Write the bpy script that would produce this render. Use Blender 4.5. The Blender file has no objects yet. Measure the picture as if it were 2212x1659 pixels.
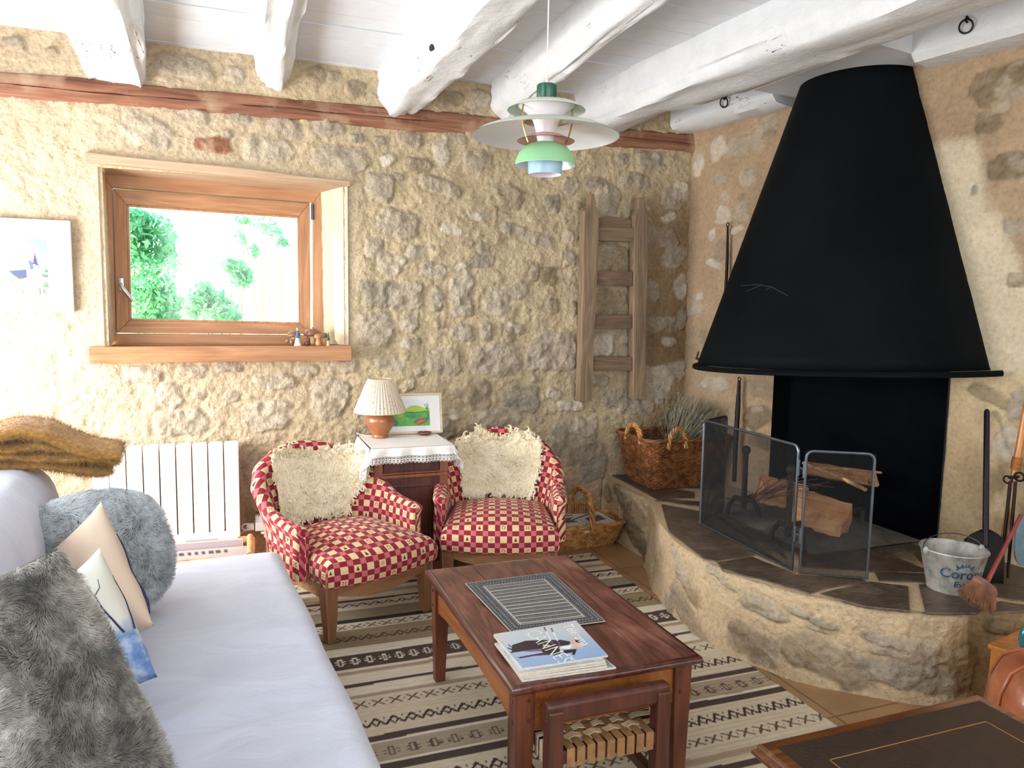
import bpy, bmesh, math, random
import numpy as np
from mathutils import Vector, Matrix, Euler

S = bpy.context.scene
COL = S.collection
PI = math.pi
R = math.radians

# ------------------------------------------------------------------ camera
CX, CY, FPX = 1106.0, 829.5, 1640.0
EYE = np.array([0.0, 0.0, 1.5])


def cam_axes(yaw, pitch, roll):
    cy, sy, cp, sp = math.cos(yaw), math.sin(yaw), math.cos(pitch), math.sin(pitch)
    r = np.array([cy, -sy, 0]); f = np.array([sy * cp, cy * cp, -sp]); d = np.cross(f, r)
    c, s = math.cos(roll), math.sin(roll)
    return c * r - s * d, s * r + c * d, f


AX, AD, AF = cam_axes(R(20.5), R(6.0), R(0.9))
cam_data = bpy.data.cameras.new('camera')
cam = bpy.data.objects.new('camera', cam_data)
COL.objects.link(cam)
cam_data.sensor_width = 36.0
cam_data.lens = FPX * 36.0 / 2212.0
cam_data.clip_start = 0.02
cam_data.clip_end = 200
cam.matrix_world = Matrix(((AX[0], -AD[0], -AF[0], EYE[0]), (AX[1], -AD[1], -AF[1], EYE[1]), (AX[2], -AD[2], -AF[2], EYE[2]), (0, 0, 0, 1)))
S.camera = cam

# ------------------------------------------------------------------ world, sun, daylight at the side openings, rear fill, exposure
W = bpy.data.worlds.new('sky'); S.world = W
W.use_nodes = True
bg = W.node_tree.nodes['Background']
bg.inputs[0].default_value = (0.93, 0.97, 1.0, 1)
bg.inputs[1].default_value = 2.6
sun_d = bpy.data.lights.new('sun', 'SUN'); sun_d.energy = 24; sun_d.angle = R(0.6); sun_d.color = (1.0, 0.93, 0.82)
sun = bpy.data.objects.new('sun', sun_d); COL.objects.link(sun)
SUN_DIR = Vector((1.5, -1.0, -.72)).normalized()
sun.rotation_euler = SUN_DIR.to_track_quat('-Z', 'Y').to_euler()
sun.location = (-3, 9, 6)


def area(name, loc, aim, sx, sy, power, col):
    d = bpy.data.lights.new(name, 'AREA'); d.shape = 'RECTANGLE'; d.size = sx; d.size_y = sy; d.energy = power; d.color = col
    o = bpy.data.objects.new(name, d); COL.objects.link(o); o.location = loc
    o.rotation_euler = Vector(aim).to_track_quat('-Z', 'Z').to_euler()
    return o


area('daylight_side_door', (-1.72, 3.75, 1.25), (1, 0.12, 0), 1.0, 1.7, 108, (0.98, 0.98, 1.0))
area('daylight_side_window', (-1.72, 1.2, 1.55), (1, 0, -0.05), 2.6, 1.3, 48, (0.70, 0.85, 1.0))
area('rear_fill', (0.9, -2.3, 1.6), (0, 1, 0), 3.4, 1.9, 46, (0.92, 0.96, 1.0))  # fill lamp added behind the camera to brighten the room from the front

S.view_settings.view_transform = 'Standard'
S.view_settings.look = 'None'
S.view_settings.gamma = 1.0
S.view_settings.exposure = 0.35
S.view_settings.use_curve_mapping = False
S.cycles.use_denoising = True
S.cycles.max_bounces = 10
S.cycles.diffuse_bounces = 6
S.cycles.transparent_max_bounces = 12
S.cycles.sample_clamp_indirect = 8
S.cycles.caustics_reflective = False
S.cycles.caustics_refractive = False


# ------------------------------------------------------------------ from a pixel of the photograph to a point of the room
def ray(x, y):
    return AX * ((x - CX) / FPX) + AD * ((y - CY) / FPX) + AF


def on_z(x, y, z):
    d = ray(x, y); return EYE + d * (z - EYE[2]) / d[2]


def on_y(x, y, Y):
    d = ray(x, y); return EYE + d * Y / d[1]


def on_x(x, y, X):
    d = ray(x, y); return EYE + d * X / d[0]


def on_plane(x, y, p, n):
    d = ray(x, y); return EYE + d * (np.dot(np.array(p) - EYE, n) / np.dot(d, n))


def to_px(p):
    q = np.asarray(p, float) - EYE
    z = q @ AF
    return CX + FPX * (q @ AX) / z, CY + FPX * (q @ AD) / z


YW = 4.5                                   # the window wall stands at y = YW
WC = np.array([2.95, 4.5, 0.0])            # corner of window wall and chimney wall
_a = R(9.5)
WD = np.array([math.sin(_a), -math.cos(_a), 0.0])     # along the chimney wall, towards the viewer
WN = np.array([-math.cos(_a), -math.sin(_a), 0.0])    # out of it, into the room


def on_w(x, y):
    p = on_plane(x, y, WC, WN); return (p - WC) @ WD, p[2]


def wpt(s, z, off=0.0):
    return WC + WD * s + WN * off + np.array([0, 0, z])


# ------------------------------------------------------------------ noise in numpy
def _hash(ix, iy, seed):
    n = (ix.astype(np.int64) * 374761393 + iy.astype(np.int64) * 668265263 + seed * 974711) & 0x7fffffff
    n = ((n ^ (n >> 13)) * 1274126177) & 0x7fffffff
    n = (n ^ (n >> 16)) & 0xffff
    return n / 65535.0


def vnoise(x, y, seed=0):
    x = np.asarray(x, float); y = np.asarray(y, float)
    ix = np.floor(x); iy = np.floor(y); fx = x - ix; fy = y - iy
    fx = fx * fx * (3 - 2 * fx); fy = fy * fy * (3 - 2 * fy)
    a = _hash(ix, iy, seed); b = _hash(ix + 1, iy, seed); c = _hash(ix, iy + 1, seed); d = _hash(ix + 1, iy + 1, seed)
    return (a + (b - a) * fx) * (1 - fy) + (c + (d - c) * fx) * fy


def fbm(x, y, seed=0, octv=4, gain=0.5):
    s = 0; amp = 1; tot = 0; f = 1.0
    for k in range(octv):
        s = s + amp * vnoise(np.asarray(x) * f + 13.7 * k, np.asarray(y) * f - 7.3 * k, seed + k); tot += amp; amp *= gain; f *= 2.03
    return s / tot


def sstep(a, b, x):
    t = np.clip((x - a) / (b - a), 0, 1); return t * t * (3 - 2 * t)


def lin(c):
    """sRGB 0-255 to linear 0-1"""
    c = np.asarray(c, float) / 255.0
    return np.where(c <= 0.04045, c / 12.92, ((c + 0.055) / 1.055) ** 2.4)


def L4(c):
    a = lin(c); return (float(a[0]), float(a[1]), float(a[2]), 1.0)


# ------------------------------------------------------------------ mesh collector
class MB:
    def __init__(s):
        s.v = []; s.f = []; s.uv = {}; s.M = None

    def add(s, verts, faces, M=None, uvs=None):
        b = len(s.v)
        for p in verts:
            q = Vector(p)
            if M is not None: q = M @ q
            if s.M is not None: q = s.M @ q
            s.v.append((q.x, q.y, q.z))
        for i, f in enumerate(faces):
            if uvs is not None: s.uv[len(s.f)] = uvs[i]
            s.f.append(tuple(b + k for k in f))
        return s

    def box(s, c, d, M=None, bev=0.0):
        x, y, z = d[0] / 2, d[1] / 2, d[2] / 2
        if bev <= 0:
            vs = [(c[0] + i * x, c[1] + j * y, c[2] + k * z) for k in (-1, 1) for j in (-1, 1) for i in (-1, 1)]
            return s.add(vs, [(0, 2, 3, 1), (4, 5, 7, 6), (0, 1, 5, 4), (2, 6, 7, 3), (0, 4, 6, 2), (1, 3, 7, 5)], M)
        bev = min(bev, x * .98, y * .98, z * .98)
        bm = bmesh.new(); bmesh.ops.create_cube(bm, size=1.0)
        for v in bm.verts: v.co = Vector((c[0] + v.co.x * d[0], c[1] + v.co.y * d[1], c[2] + v.co.z * d[2]))
        bmesh.ops.bevel(bm, geom=list(bm.edges), offset=bev, segments=2, affect='EDGES', profile=0.7)
        s.bm(bm, M); return s

    def bm(s, bm, M=None):
        bm.verts.index_update()
        s.add([v.co.copy() for v in bm.verts], [[v.index for v in f.verts] for f in bm.faces], M); bm.free(); return s

    def prism(s, poly, z0, z1, axis='z', M=None):
        """polygon in two coordinates, drawn out along the third"""
        def P(a, b, c):
            return {'z': (a, b, c), 'y': (a, c, b), 'x': (c, a, b)}[axis]
        n = len(poly)
        vs = [P(a, b, z0) for a, b in poly] + [P(a, b, z1) for a, b in poly]
        fs = [tuple(range(n))[::-1], tuple(range(n, 2 * n))] + [(i, (i + 1) % n, n + (i + 1) % n, n + i) for i in range(n)]
        return s.add(vs, fs, M)

    def loft(s, rings, closed=True, cap0=True, cap1=True, M=None):
        n = len(rings[0]); vs = [p for r in rings for p in r]; fs = []
        for i in range(len(rings) - 1):
            for j in range(n if closed else n - 1):
                k = (j + 1) % n
                fs.append((i * n + j, i * n + k, (i + 1) * n + k, (i + 1) * n + j))
        if closed and cap0: fs.append(tuple(range(n))[::-1])
        if closed and cap1: fs.append(tuple((len(rings) - 1) * n + j for j in range(n)))
        return s.add(vs, fs, M)

    def tube(s, path, r, seg=8, M=None, closed=False, flat=None):
        P = [Vector(p) for p in path]; n = len(P); rings = []
        rad = r if hasattr(r, '__len__') else [r] * n
        prev = None
        for i, p in enumerate(P):
            if closed: t = P[(i + 1) % n] - P[i - 1]
            else: t = P[min(i + 1, n - 1)] - P[max(i - 1, 0)]
            if t.length < 1e-9: t = Vector((0, 0, 1))
            t.normalize()
            if prev is None:
                a = Vector((0, 0, 1)) if abs(t.z) < .9 else Vector((1, 0, 0))
                u = t.cross(a).normalized()
            else:
                u = (prev - t * prev.dot(t))
                u = u.normalized() if u.length > 1e-6 else t.orthogonal().normalized()
            prev = u; w = t.cross(u)
            fl = flat or 1.0
            rings.append([p + u * (math.cos(2 * PI * k / seg) * rad[i]) + w * (math.sin(2 * PI * k / seg) * rad[i] * fl) for k in range(seg)])
        if closed: rings.append(rings[0]); return s.loft(rings, True, False, False, M)
        return s.loft(rings, True, True, True, M)

    def lathe(s, prof, seg=32, c=(0, 0, 0), M=None, caps=True):
        rings = [[(c[0] + r * math.cos(2 * PI * k / seg), c[1] + r * math.sin(2 * PI * k / seg), c[2] + z) for k in range(seg)] for r, z in prof]
        return s.loft(rings, True, caps, caps, M)

    def grid(s, fn, nu, nv, M=None, uvfn=None, wrap=False):
        vs = [fn(i / nu, j / nv) for j in range(nv + 1) for i in range(nu + 1)]
        w = nu + 1
        fs = [(j * w + i, j * w + i + 1, (j + 1) * w + i + 1, (j + 1) * w + i) for j in range(nv) for i in range(nu)]
        uvs = None
        if uvfn:
            U = [uvfn(i / nu, j / nv) for j in range(nv + 1) for i in range(nu + 1)]
            uvs = [[U[k] for k in f] for f in fs]
        return s.add(vs, fs, M, uvs)

    def sphere(s, c, r, M=None, sx=1, sy=1, sz=1, u=16, v=10):
        rings = []
        for j in range(1, v):
            a = -PI / 2 + PI * j / v
            rings.append([(c[0] + sx * r * math.cos(a) * math.cos(2 * PI * k / u), c[1] + sy * r * math.cos(a) * math.sin(2 * PI * k / u), c[2] + sz * r * math.sin(a)) for k in range(u)])
        return s.loft(rings, True, True, True, M)

    def build(s, name, mat, parent=None, smooth=True, bevel=0.0, world=False, cols=None, sub=0, solid=0.0, weld=False, angle=42):
        me = bpy.data.meshes.new(name)
        vs = s.v
        if world and parent is not None:
            Mi = PM[parent.name].inverted(); vs = [tuple(Mi @ Vector(p)) for p in vs]
        me.from_pydata(vs, [], s.f)
        if s.uv:
            ul = me.uv_layers.new(name='UVMap')
            for pi, p in enumerate(me.polygons):
                if pi in s.uv:
                    for k, li in enumerate(p.loop_indices): ul.data[li].uv = s.uv[pi][k]
        if cols is not None: set_cols(me, cols)
        me.validate(clean_customdata=False)
        return finish(name, me, mat, parent, smooth, bevel, sub, solid, weld, angle)


def set_cols(me, cols, name='Col'):
    at = me.color_attributes.new(name, 'FLOAT_COLOR', 'POINT')
    c = np.ones((len(me.vertices), 4), np.float32); c[:, :cols.shape[1]] = cols
    at.data.foreach_set('color', c.ravel())


def finish(name, me, mat, parent, smooth=True, bevel=0.0, sub=0, solid=0.0, weld=False, angle=42):
    o = bpy.data.objects.new(name, me); COL.objects.link(o)
    me.materials.append(mat)
    if weld or smooth:
        bm = bmesh.new(); bm.from_mesh(me)
        if weld: bmesh.ops.remove_doubles(bm, verts=bm.verts, dist=1e-5)
        bmesh.ops.recalc_face_normals(bm, faces=bm.faces)
        if smooth:
            for f in bm.faces: f.smooth = True
            th = R(angle)
            for e in bm.edges:
                if len(e.link_faces) == 2 and e.calc_face_angle(0) > th: e.smooth = False
        bm.to_mesh(me); bm.free()
    if solid:
        m = o.modifiers.new('thick', 'SOLIDIFY'); m.thickness = solid; m.offset = 0
    if bevel:
        m = o.modifiers.new('bevel', 'BEVEL'); m.width = bevel; m.segments = 2; m.limit_method = 'ANGLE'; m.angle_limit = R(35)
    if sub:
        m = o.modifiers.new('sub', 'SUBSURF'); m.levels = sub; m.render_levels = sub
    if parent is not None: o.parent = parent
    return o


def fast_grid(name, P, mat, parent=None, keep=None, cols=None, smooth=True, uv=None):
    """P: (nv, nu, 3) array of points; keep: boolean mask of the cells"""
    nv, nu = P.shape[:2]
    idx = np.arange(nv * nu).reshape(nv, nu)
    q = np.stack([idx[:-1, :-1], idx[:-1, 1:], idx[1:, 1:], idx[1:, :-1]], -1).reshape(-1, 4)
    if keep is not None: q = q[keep.reshape(-1)]
    me = bpy.data.meshes.new(name)
    me.vertices.add(nv * nu); me.vertices.foreach_set('co', P.reshape(-1).astype(np.float32))
    me.loops.add(q.size); me.loops.foreach_set('vertex_index', q.reshape(-1).astype(np.int32))
    me.polygons.add(len(q)); me.polygons.foreach_set('loop_start', (np.arange(len(q)) * 4).astype(np.int32))
    me.polygons.foreach_set('loop_total', np.full(len(q), 4, np.int32))
    me.update(calc_edges=True)
    if smooth: me.polygons.foreach_set('use_smooth', np.ones(len(q), bool))
    if cols is not None: set_cols(me, cols.reshape(-1, cols.shape[-1]))
    o = bpy.data.objects.new(name, me); COL.objects.link(o); me.materials.append(mat)
    if parent is not None: o.parent = parent
    return o


PM = {}


def tag(o, label, cat, group=None, kind=None):
    o['label'] = label
    if cat: o['category'] = cat
    if group: o['group'] = group
    if kind: o['kind'] = kind
    return o


def thing(name, label, cat, loc=(0, 0, 0), rotz=0.0, group=None, rot=None):
    o = bpy.data.objects.new(name, None); COL.objects.link(o)
    o.empty_display_size = 0.1
    o.location = loc; o.rotation_euler = rot if rot is not None else (0, 0, rotz)
    PM[o.name] = Matrix.LocRotScale(Vector(loc), Euler(o.rotation_euler), Vector((1, 1, 1)))
    return tag(o, label, cat, group)


def struct(o, label=None):
    o['kind'] = 'structure'
    if label: o['label'] = label
    return o


def copy_thing(root, loc, rotz, label, group=None):
    c = root.copy(); COL.objects.link(c); c.location = loc; c.rotation_euler = (0, 0, rotz)
    PM[c.name] = Matrix.LocRotScale(Vector(loc), Euler((0, 0, rotz)), Vector((1, 1, 1)))
    c['label'] = label
    if group: c['group'] = group
    for ch in list(root.children):
        d = ch.copy(); COL.objects.link(d); d.parent = c
        for g in list(ch.children):
            e = g.copy(); COL.objects.link(e); e.parent = d
    return c


def hairs(name, pts, mat, parent, radius, taper=0.35):
    """pts: (n, k, 3) strands"""
    n, k = pts.shape[:2]
    hc = bpy.data.hair_curves.new(name)
    hc.add_curves([k] * n)
    hc.points.foreach_set('position', pts.reshape(-1).astype(np.float32))
    at = hc.attributes.get('radius') or hc.attributes.new('radius', 'FLOAT', 'POINT')
    r = np.linspace(1, taper, k)[None, :] * np.broadcast_to(np.asarray(radius), (n,))[:, None]
    at.data.foreach_set('value', r.reshape(-1).astype(np.float32))
    hc.materials.append(mat)
    o = bpy.data.objects.new(name, hc); COL.objects.link(o)
    if parent is not None: o.parent = parent
    return o


# ------------------------------------------------------------------ material helper
class NT:
    def __init__(s, name):
        s.m = bpy.data.materials.new(name); s.m.use_nodes = True
        s.t = s.m.node_tree; s.b = s.t.nodes['Principled BSDF']; s.out = s.t.nodes['Material Output']

    def n(s, kind, **kw):
        x = s.t.nodes.new('ShaderNode' + kind)
        for k, v in kw.items():
            if k.startswith('i_'):
                key = k[2:]; key = int(key) if key.isdigit() else key.replace('_', ' ')
                s.put(x.inputs[key], v)
            else: setattr(x, k, v)
        return x

    def put(s, sock, v):
        if hasattr(v, 'is_linked') or hasattr(v, 'links'): s.t.links.new(v, sock)
        else: sock.default_value = v

    def co(s, kind='Object', scale=(1, 1, 1), rot=(0, 0, 0)):
        c = s.n('TexCoord').outputs[kind]
        mp = s.n('Mapping', i_Vector=c, i_Scale=scale, i_Rotation=rot)
        return mp.outputs[0]

    def noise(s, vec, scale, detail=4, rough=.55, dist=0.0):
        return s.n('TexNoise', i_Vector=vec, i_Scale=scale, i_Detail=detail, i_Roughness=rough, i_Distortion=dist).outputs[0]

    def ramp(s, fac, stops, interp='LINEAR'):
        r = s.n('ValToRGB'); s.put(r.inputs[0], fac); cr = r.color_ramp; cr.interpolation = interp
        while len(cr.elements) < len(stops): cr.elements.new(0.5)
        for e, (p, c) in zip(cr.elements, stops):
            e.position = p; e.color = L4(c) if not isinstance(c, float) else (c, c, c, 1)
        return r.outputs[0]

    def mix(s, fac, a, b, blend='MIX'):
        x = s.n('Mix', data_type='RGBA', blend_type=blend)
        s.put(x.inputs[0], fac); s.put(x.inputs[6], a); s.put(x.inputs[7], b); return x.outputs[2]

    def math(s, op, a, b=0.0, c=0.0):
        x = s.n('Math', operation=op); s.put(x.inputs[0], a); s.put(x.inputs[1], b); s.put(x.inputs[2], c); return x.outputs[0]

    def bump(s, h, strength=.3, dist=.01, nrm=None):
        x = s.n('Bump', i_Strength=strength, i_Distance=dist); s.put(x.inputs['Height'], h)
        if nrm is not None: s.put(x.inputs['Normal'], nrm)
        return x.outputs[0]

    def done(s, col=None, rough=.6, nrm=None, metal=0.0, spec=None, sheen=None, coat=None, trans=None, sss=None, alpha=None):
        b = s.b.inputs
        if col is not None: s.put(b['Base Color'], col)
        s.put(b['Roughness'], rough); s.put(b['Metallic'], metal)
        if nrm is not None: s.put(b['Normal'], nrm)
        if spec is not None: s.put(b['Specular IOR Level'], spec)
        if sheen is not None: s.put(b['Sheen Weight'], sheen); s.put(b['Sheen Roughness'], .4)
        if coat is not None: s.put(b['Coat Weight'], coat); s.put(b['Coat Roughness'], .12)
        if trans is not None: s.put(b['Transmission Weight'], trans)
        if alpha is not None: s.put(b['Alpha'], alpha)
        return s.m


def plain(name, c, rough=.5, metal=0.0, spec=None, bump=0.0, bscale=80, var=0.08, coat=None, sheen=None):
    t = NT(name); v = t.co()
    n = t.noise(v, bscale * .25, 3)
    d = np.array(c, float)
    col = t.ramp(n, [(.25, np.clip(d * (1 - var), 0, 255)), (.75, np.clip(d * (1 + var), 0, 255))])
    nr = t.bump(t.noise(v, bscale, 5), bump, .004) if bump else None
    return t.done(col, rough, nr, metal, spec, sheen, coat)


def wood(name, stops, axis='x', scale=1.0, rough=.45, coat=None, bump=.15, ringy=5.0, dist=.8, dark=None):
    """long grain along one axis of the object"""
    t = NT(name)

    def st(k, m=1.0):
        return t.co('Object', tuple((k if a == axis else 1.0) * scale * m for a in 'xyz'))
    big = t.noise(st(.10), ringy, 2, .5, dist)
    rings = t.math('MULTIPLY', t.math('ABSOLUTE', t.math('SUBTRACT', t.math('FRACT', t.math('MULTIPLY', big, 7.0)), .5)), 2.0)
    fine = t.noise(st(.03), 110, 3, .6)
    blot = t.noise(st(.5), 4.0, 3)
    f = t.math('ADD', t.math('ADD', t.math('MULTIPLY', rings, .16), t.math('MULTIPLY', big, .22)), t.math('ADD', t.math('MULTIPLY', fine, .42), t.math('MULTIPLY', blot, .20)))
    col = t.ramp(f, stops)
    if dark is not None:
        sp = t.noise(t.co('Object', (scale, scale, scale)), 5.0, 4)
        col = t.mix(t.ramp(sp, [(.52, 0.0), (.72, 1.0)]), col, L4(dark))
    nr = t.bump(t.math('ADD', fine, t.math('MULTIPLY', rings, .3)), bump, .003)
    return t.done(col, rough, nr, coat=coat)


def vcol(name, rough=.8, bump=.3, bscale=150, bdist=.004, nmul=.25, spec=None, coat=None, sheen=None):
    """albedo from the mesh's own colours, with fine grain over it"""
    t = NT(name)
    a = t.n('Attribute', attribute_name='Col').outputs[0]
    v = t.co(); n = t.noise(v, bscale, 5, .6)
    col = a
    if nmul: col = t.mix(nmul, a, t.ramp(n, [(.3, 0.45), (.5, 1.0), (.72, 1.4)]), 'MULTIPLY')
    nr = t.bump(n, bump, bdist) if bump else None
    return t.done(col, rough, nr, spec=spec, coat=coat, sheen=sheen)
# ------------------------------------------------------------------ materials of the shell
M = {}
M['stone'] = vcol('rubble stone and lime', .95, .9, 55, .014, .45)
M['plaster'] = vcol('ochre lime plaster', .95, .6, 50, .009, .35)
M['white_paint'] = plain('white painted wood', (236, 234, 230), .55, bump=.25, bscale=30, var=.02)
M['board_paint'] = plain('white painted boards', (214, 219, 225), .5, bump=.08, bscale=60, var=.02)
M['red_timber'] = wood('old red brown timber', [(.32, (92, 58, 44)), (.5, (136, 90, 68)), (.68, (160, 116, 92))], 'x', 1.0, .85, bump=.6, dark=(176, 148, 120))
M['oak'] = wood('warm oak', [(.3, (140, 94, 58)), (.5, (168, 119, 78)), (.7, (188, 142, 100))], 'x', 1.2, .42, bump=.1)
M['oak_z'] = wood('warm oak upright', [(.3, (140, 94, 58)), (.5, (168, 119, 78)), (.7, (188, 142, 100))], 'z', 1.2, .42, bump=.1)
M['pale_oak'] = wood('pale oak', [(.3, (158, 128, 100)), (.5, (182, 154, 126)), (.7, (196, 172, 146))], 'x', 1.2, .6, bump=.2)
M['side_plaster'] = plain('side wall plaster', (214, 198, 172), .9, bump=.5, bscale=50, var=.05)


def floor_mat():
    t = NT('terracotta tiles'); v = t.co()
    br = t.n('TexBrick', i_Vector=v, offset=0.0, i_Color1=L4((164, 128, 92)), i_Color2=L4((178, 142, 106)), i_Mortar=L4((126, 98, 70)), i_Scale=1.0)
    br.inputs['Mortar Size'].default_value = .005; br.inputs['Brick Width'].default_value = .415; br.inputs['Row Height'].default_value = .415
    n = t.noise(v, 5, 5)
    col = t.mix(.45, br.outputs[0], t.ramp(n, [(.3, .35), (.7, 1.25)]), 'MULTIPLY')
    return t.done(col, .38, t.bump(br.outputs[1], -.4, .004))


M['floor'] = floor_mat()

# ------------------------------------------------------------------ rubble stone fields
MORTAR = lin((190, 172, 140)); STONE = lin((170, 157, 138)); PALE = lin((196, 186, 170))
TONES = {'s': STONE, 'd': lin((154, 138, 116)), 'l': lin((178, 165, 144)), 'w': lin((204, 192, 174)), 'r': lin((146, 84, 56)), 'b': lin((152, 134, 104)),
         'g': lin((148, 140, 124)), 'k': lin((116, 102, 78)), 'p': lin((216, 198, 160))}


def stones_on(U, V, H, C, stones, seed=0, jag=.35):
    """press each stone (u, v, half width, half height, turn, tone, rise) into the height field H and the colours C"""
    for k, (u, v, a, b, ang, tone, rise) in enumerate(stones):
        m = max(a, b) * 1.7
        sel = (np.abs(U - u) < m) & (np.abs(V - v) < m)
        if not sel.any(): continue
        x = U[sel] - u; y = V[sel] - v
        c, s = math.cos(ang), math.sin(ang)
        X = (x * c + y * s) / a; Y = (-x * s + y * c) / b
        sc = 2.2 / max(a, b) * .5
        wx = fbm(U[sel] * sc + 17 * k, V[sel] * sc, seed + k, 3) - .5; wy = fbm(U[sel] * sc, V[sel] * sc + 31 * k, seed + k + 50, 3) - .5
        X = X + wx * jag * 2; Y = Y + wy * jag * 2
        e = 2.6 + 1.5 * _hash(np.array([k]), np.array([7]), seed)[0]
        r = (np.abs(X) ** e + np.abs(Y) ** e) ** (1 / e)
        r = r + .30 * (fbm(U[sel] * 30, V[sel] * 30, seed + 5 * k, 3) - .5)
        mask = sstep(1.08, .82, r)
        lump = fbm(U[sel] * 22, V[sel] * 22, seed + 9 * k, 4) - .5
        H[sel] = H[sel] * (1 - .6 * mask) + mask * (rise * (1 - .35 * np.clip(r, 0, 1) ** 2) + lump * .036) - .005 * sstep(1.25, 1.04, r) * sstep(.86, 1.0, r)
        tint = TONES[tone] * (1 + .55 * (fbm(U[sel] * 14, V[sel] * 14, seed + 3 * k, 4) - .5))[:, None] * (.92 + .16 * _hash(np.array([k]), np.array([3]), seed)[0])
        pat = sstep(.55, .72, fbm(U[sel] * 9 + k, V[sel] * 9, seed + 77, 4))[:, None] * .45
        tint = tint * (1 - pat) + PALE * pat
        cm = (mask * (.70 + .25 * fbm(U[sel] * 18, V[sel] * 18, seed + 2 * k, 3)))[:, None]
        C[sel] = C[sel] * (1 - cm) + tint * cm


def px_stones(lst, conv, rise=.012):
    out = []
    for q in lst:
        x, y, hw, hh, tone = q[:5]; ang = R(q[5]) if len(q) > 5 else 0
        u, v = conv(x, y); u2, v2 = conv(x + hw, y); u3, v3 = conv(x, y + hh)
        out.append((u, v, abs(u2 - u) + 1e-3, abs(v3 - v) + 1e-3, -ang, tone, rise))
    return out


BACK_STONES = [
    (863, 483, 47, 33, 's', 10), (808, 537, 22, 22, 'l'), (845, 570, 30, 25, 'l'), (816, 635, 40, 32, 'g'), (881, 642, 40, 32, 's'), (807, 711, 43, 40, 's'),
    (884, 696, 20, 25, 's', 20), (942, 650, 14, 27, 'g'), (997, 632, 27, 46, 's'), (924, 580, 18, 16, 's'), (950, 588, 14, 20, 'l'), (978, 496, 26, 12, 'w', 15),
    (1036, 468, 26, 9, 'w', 8), (997, 574, 15, 9, 'w', -15), (1036, 566, 28, 14, 'g', -5), (1043, 537, 15, 14, 's'), (1105, 425, 30, 27, 'd'), (1192, 440, 18, 18, 'g'),
    (1141, 508, 62, 15, 's', 14), (1072, 653, 30, 32, 'l'), (1109, 631, 32, 18, 's', -20), (1152, 588, 11, 22, 'd'), (1185, 595, 22, 20, 'b'), (1192, 660, 17, 16, 'd'),
    (964, 783, 38, 28, 's'), (1072, 776, 50, 33, 's'), (1188, 762, 54, 44, 's'), (1000, 718, 27, 18, 's'), (1033, 852, 27, 31, 'd'), (1121, 859, 42, 31, 'g', 15),
    (1195, 852, 19, 11, 'w', 20), (1235, 877, 25, 13, 'w'), (1246, 957, 55, 46, 'g'), (1072, 903, 55, 20, 's'), (982, 895, 13, 11, 'w'), (958, 925, 22, 24, 'g'),
    (1315, 432, 24, 34, 'l'), (1320, 650, 36, 32, 'b'), (1307, 747, 24, 23, 'w'), (1330, 560, 30, 28, 'b'), (1452, 430, 20, 26, 'l'), (1430, 512, 36, 22, 'd'),
    (1455, 555, 22, 26, 'l', 25), (1445, 470, 18, 9, 'w', -25), (1409, 628, 17, 22, 's'), (1430, 700, 36, 20, 's'), (1445, 737, 18, 10, 'w'), (1418, 827, 36, 34, 'w'),
    (1297, 823, 22, 14, 's'), (1330, 860, 30, 20, 's'), (1375, 878, 40, 18, 's'), (1472, 620, 14, 30, 'w'), (1475, 690, 12, 24, 's'), (1462, 800, 18, 22, 'l'),
    (398, 145, 66, 27, 's', 8), (505, 160, 26, 16, 's'), (683, 163, 24, 22, 'd'), (770, 192, 26, 20, 'd'), (720, 165, 14, 12, 's'), (110, 110, 14, 8, 'd'), (30, 95, 26, 14, 's'),
    (315, 282, 62, 34, 'l', 20), (416, 253, 38, 18, 'l', 8), (457, 312, 44, 18, 'r'), (579, 322, 56, 28, 'l'), (618, 278, 47, 21, 's', 12), (734, 343, 66, 30, 's'),
    (517, 253, 26, 10, 'g', 10), (709, 275, 32, 20, 's'), (490, 290, 12, 8, 'l'), (770, 300, 16, 10, 'g'),
    (311, 809, 47, 22, 'l'), (416, 802, 36, 15, 'l'), (369, 856, 29, 30, 'l'), (579, 896, 52, 39, 'l'), (394, 912, 55, 30, 'l'), (716, 863, 42, 42, 'l'), (503, 856, 20, 11, 'l'),
    (597, 827, 42, 17, 'l'), (493, 792, 26, 13, 'l'), (840, 785, 34, 10, 'l', 15), (745, 790, 30, 16, 'l'), (660, 800, 26, 12, 'l'), (430, 852, 17, 10, 'l'),
    (968, 213, 33, 19, 'd'), (1035, 215, 24, 22, 's'), (903, 358, 30, 18, 'd'), (823, 405, 30, 30, 's'), (953, 333, 18, 25, 'w', -15), (1033, 347, 38, 24, 's'), (953, 402, 42, 18, 's', 15),
    (840, 345, 18, 14, 'w', -30), (890, 300, 30, 14, 's'), (1405, 347, 32, 22, 's'), (1369, 392, 34, 17, 's'), (1470, 409, 17, 22, 'w'), (1345, 345, 18, 14, 's'), (1290, 395, 26, 14, 's'),
    (1060, 300, 40, 16, 's'), (985, 300, 26, 15, 's'), (1105, 710, 30, 14, 's'), (1050, 715, 14, 20, 's'), (1100, 722, 12, 16, 'd'), (1225, 510, 14, 14, 'l'), (1230, 560, 14, 20, 'l'),
    (545, 1010, 22, 46, 's'), (560, 1100, 30, 40, 'b'), (990, 960, 25, 16, 's'), (1280, 1010, 30, 30, 'g'), (1270, 920, 26, 20, 'l')]

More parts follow.
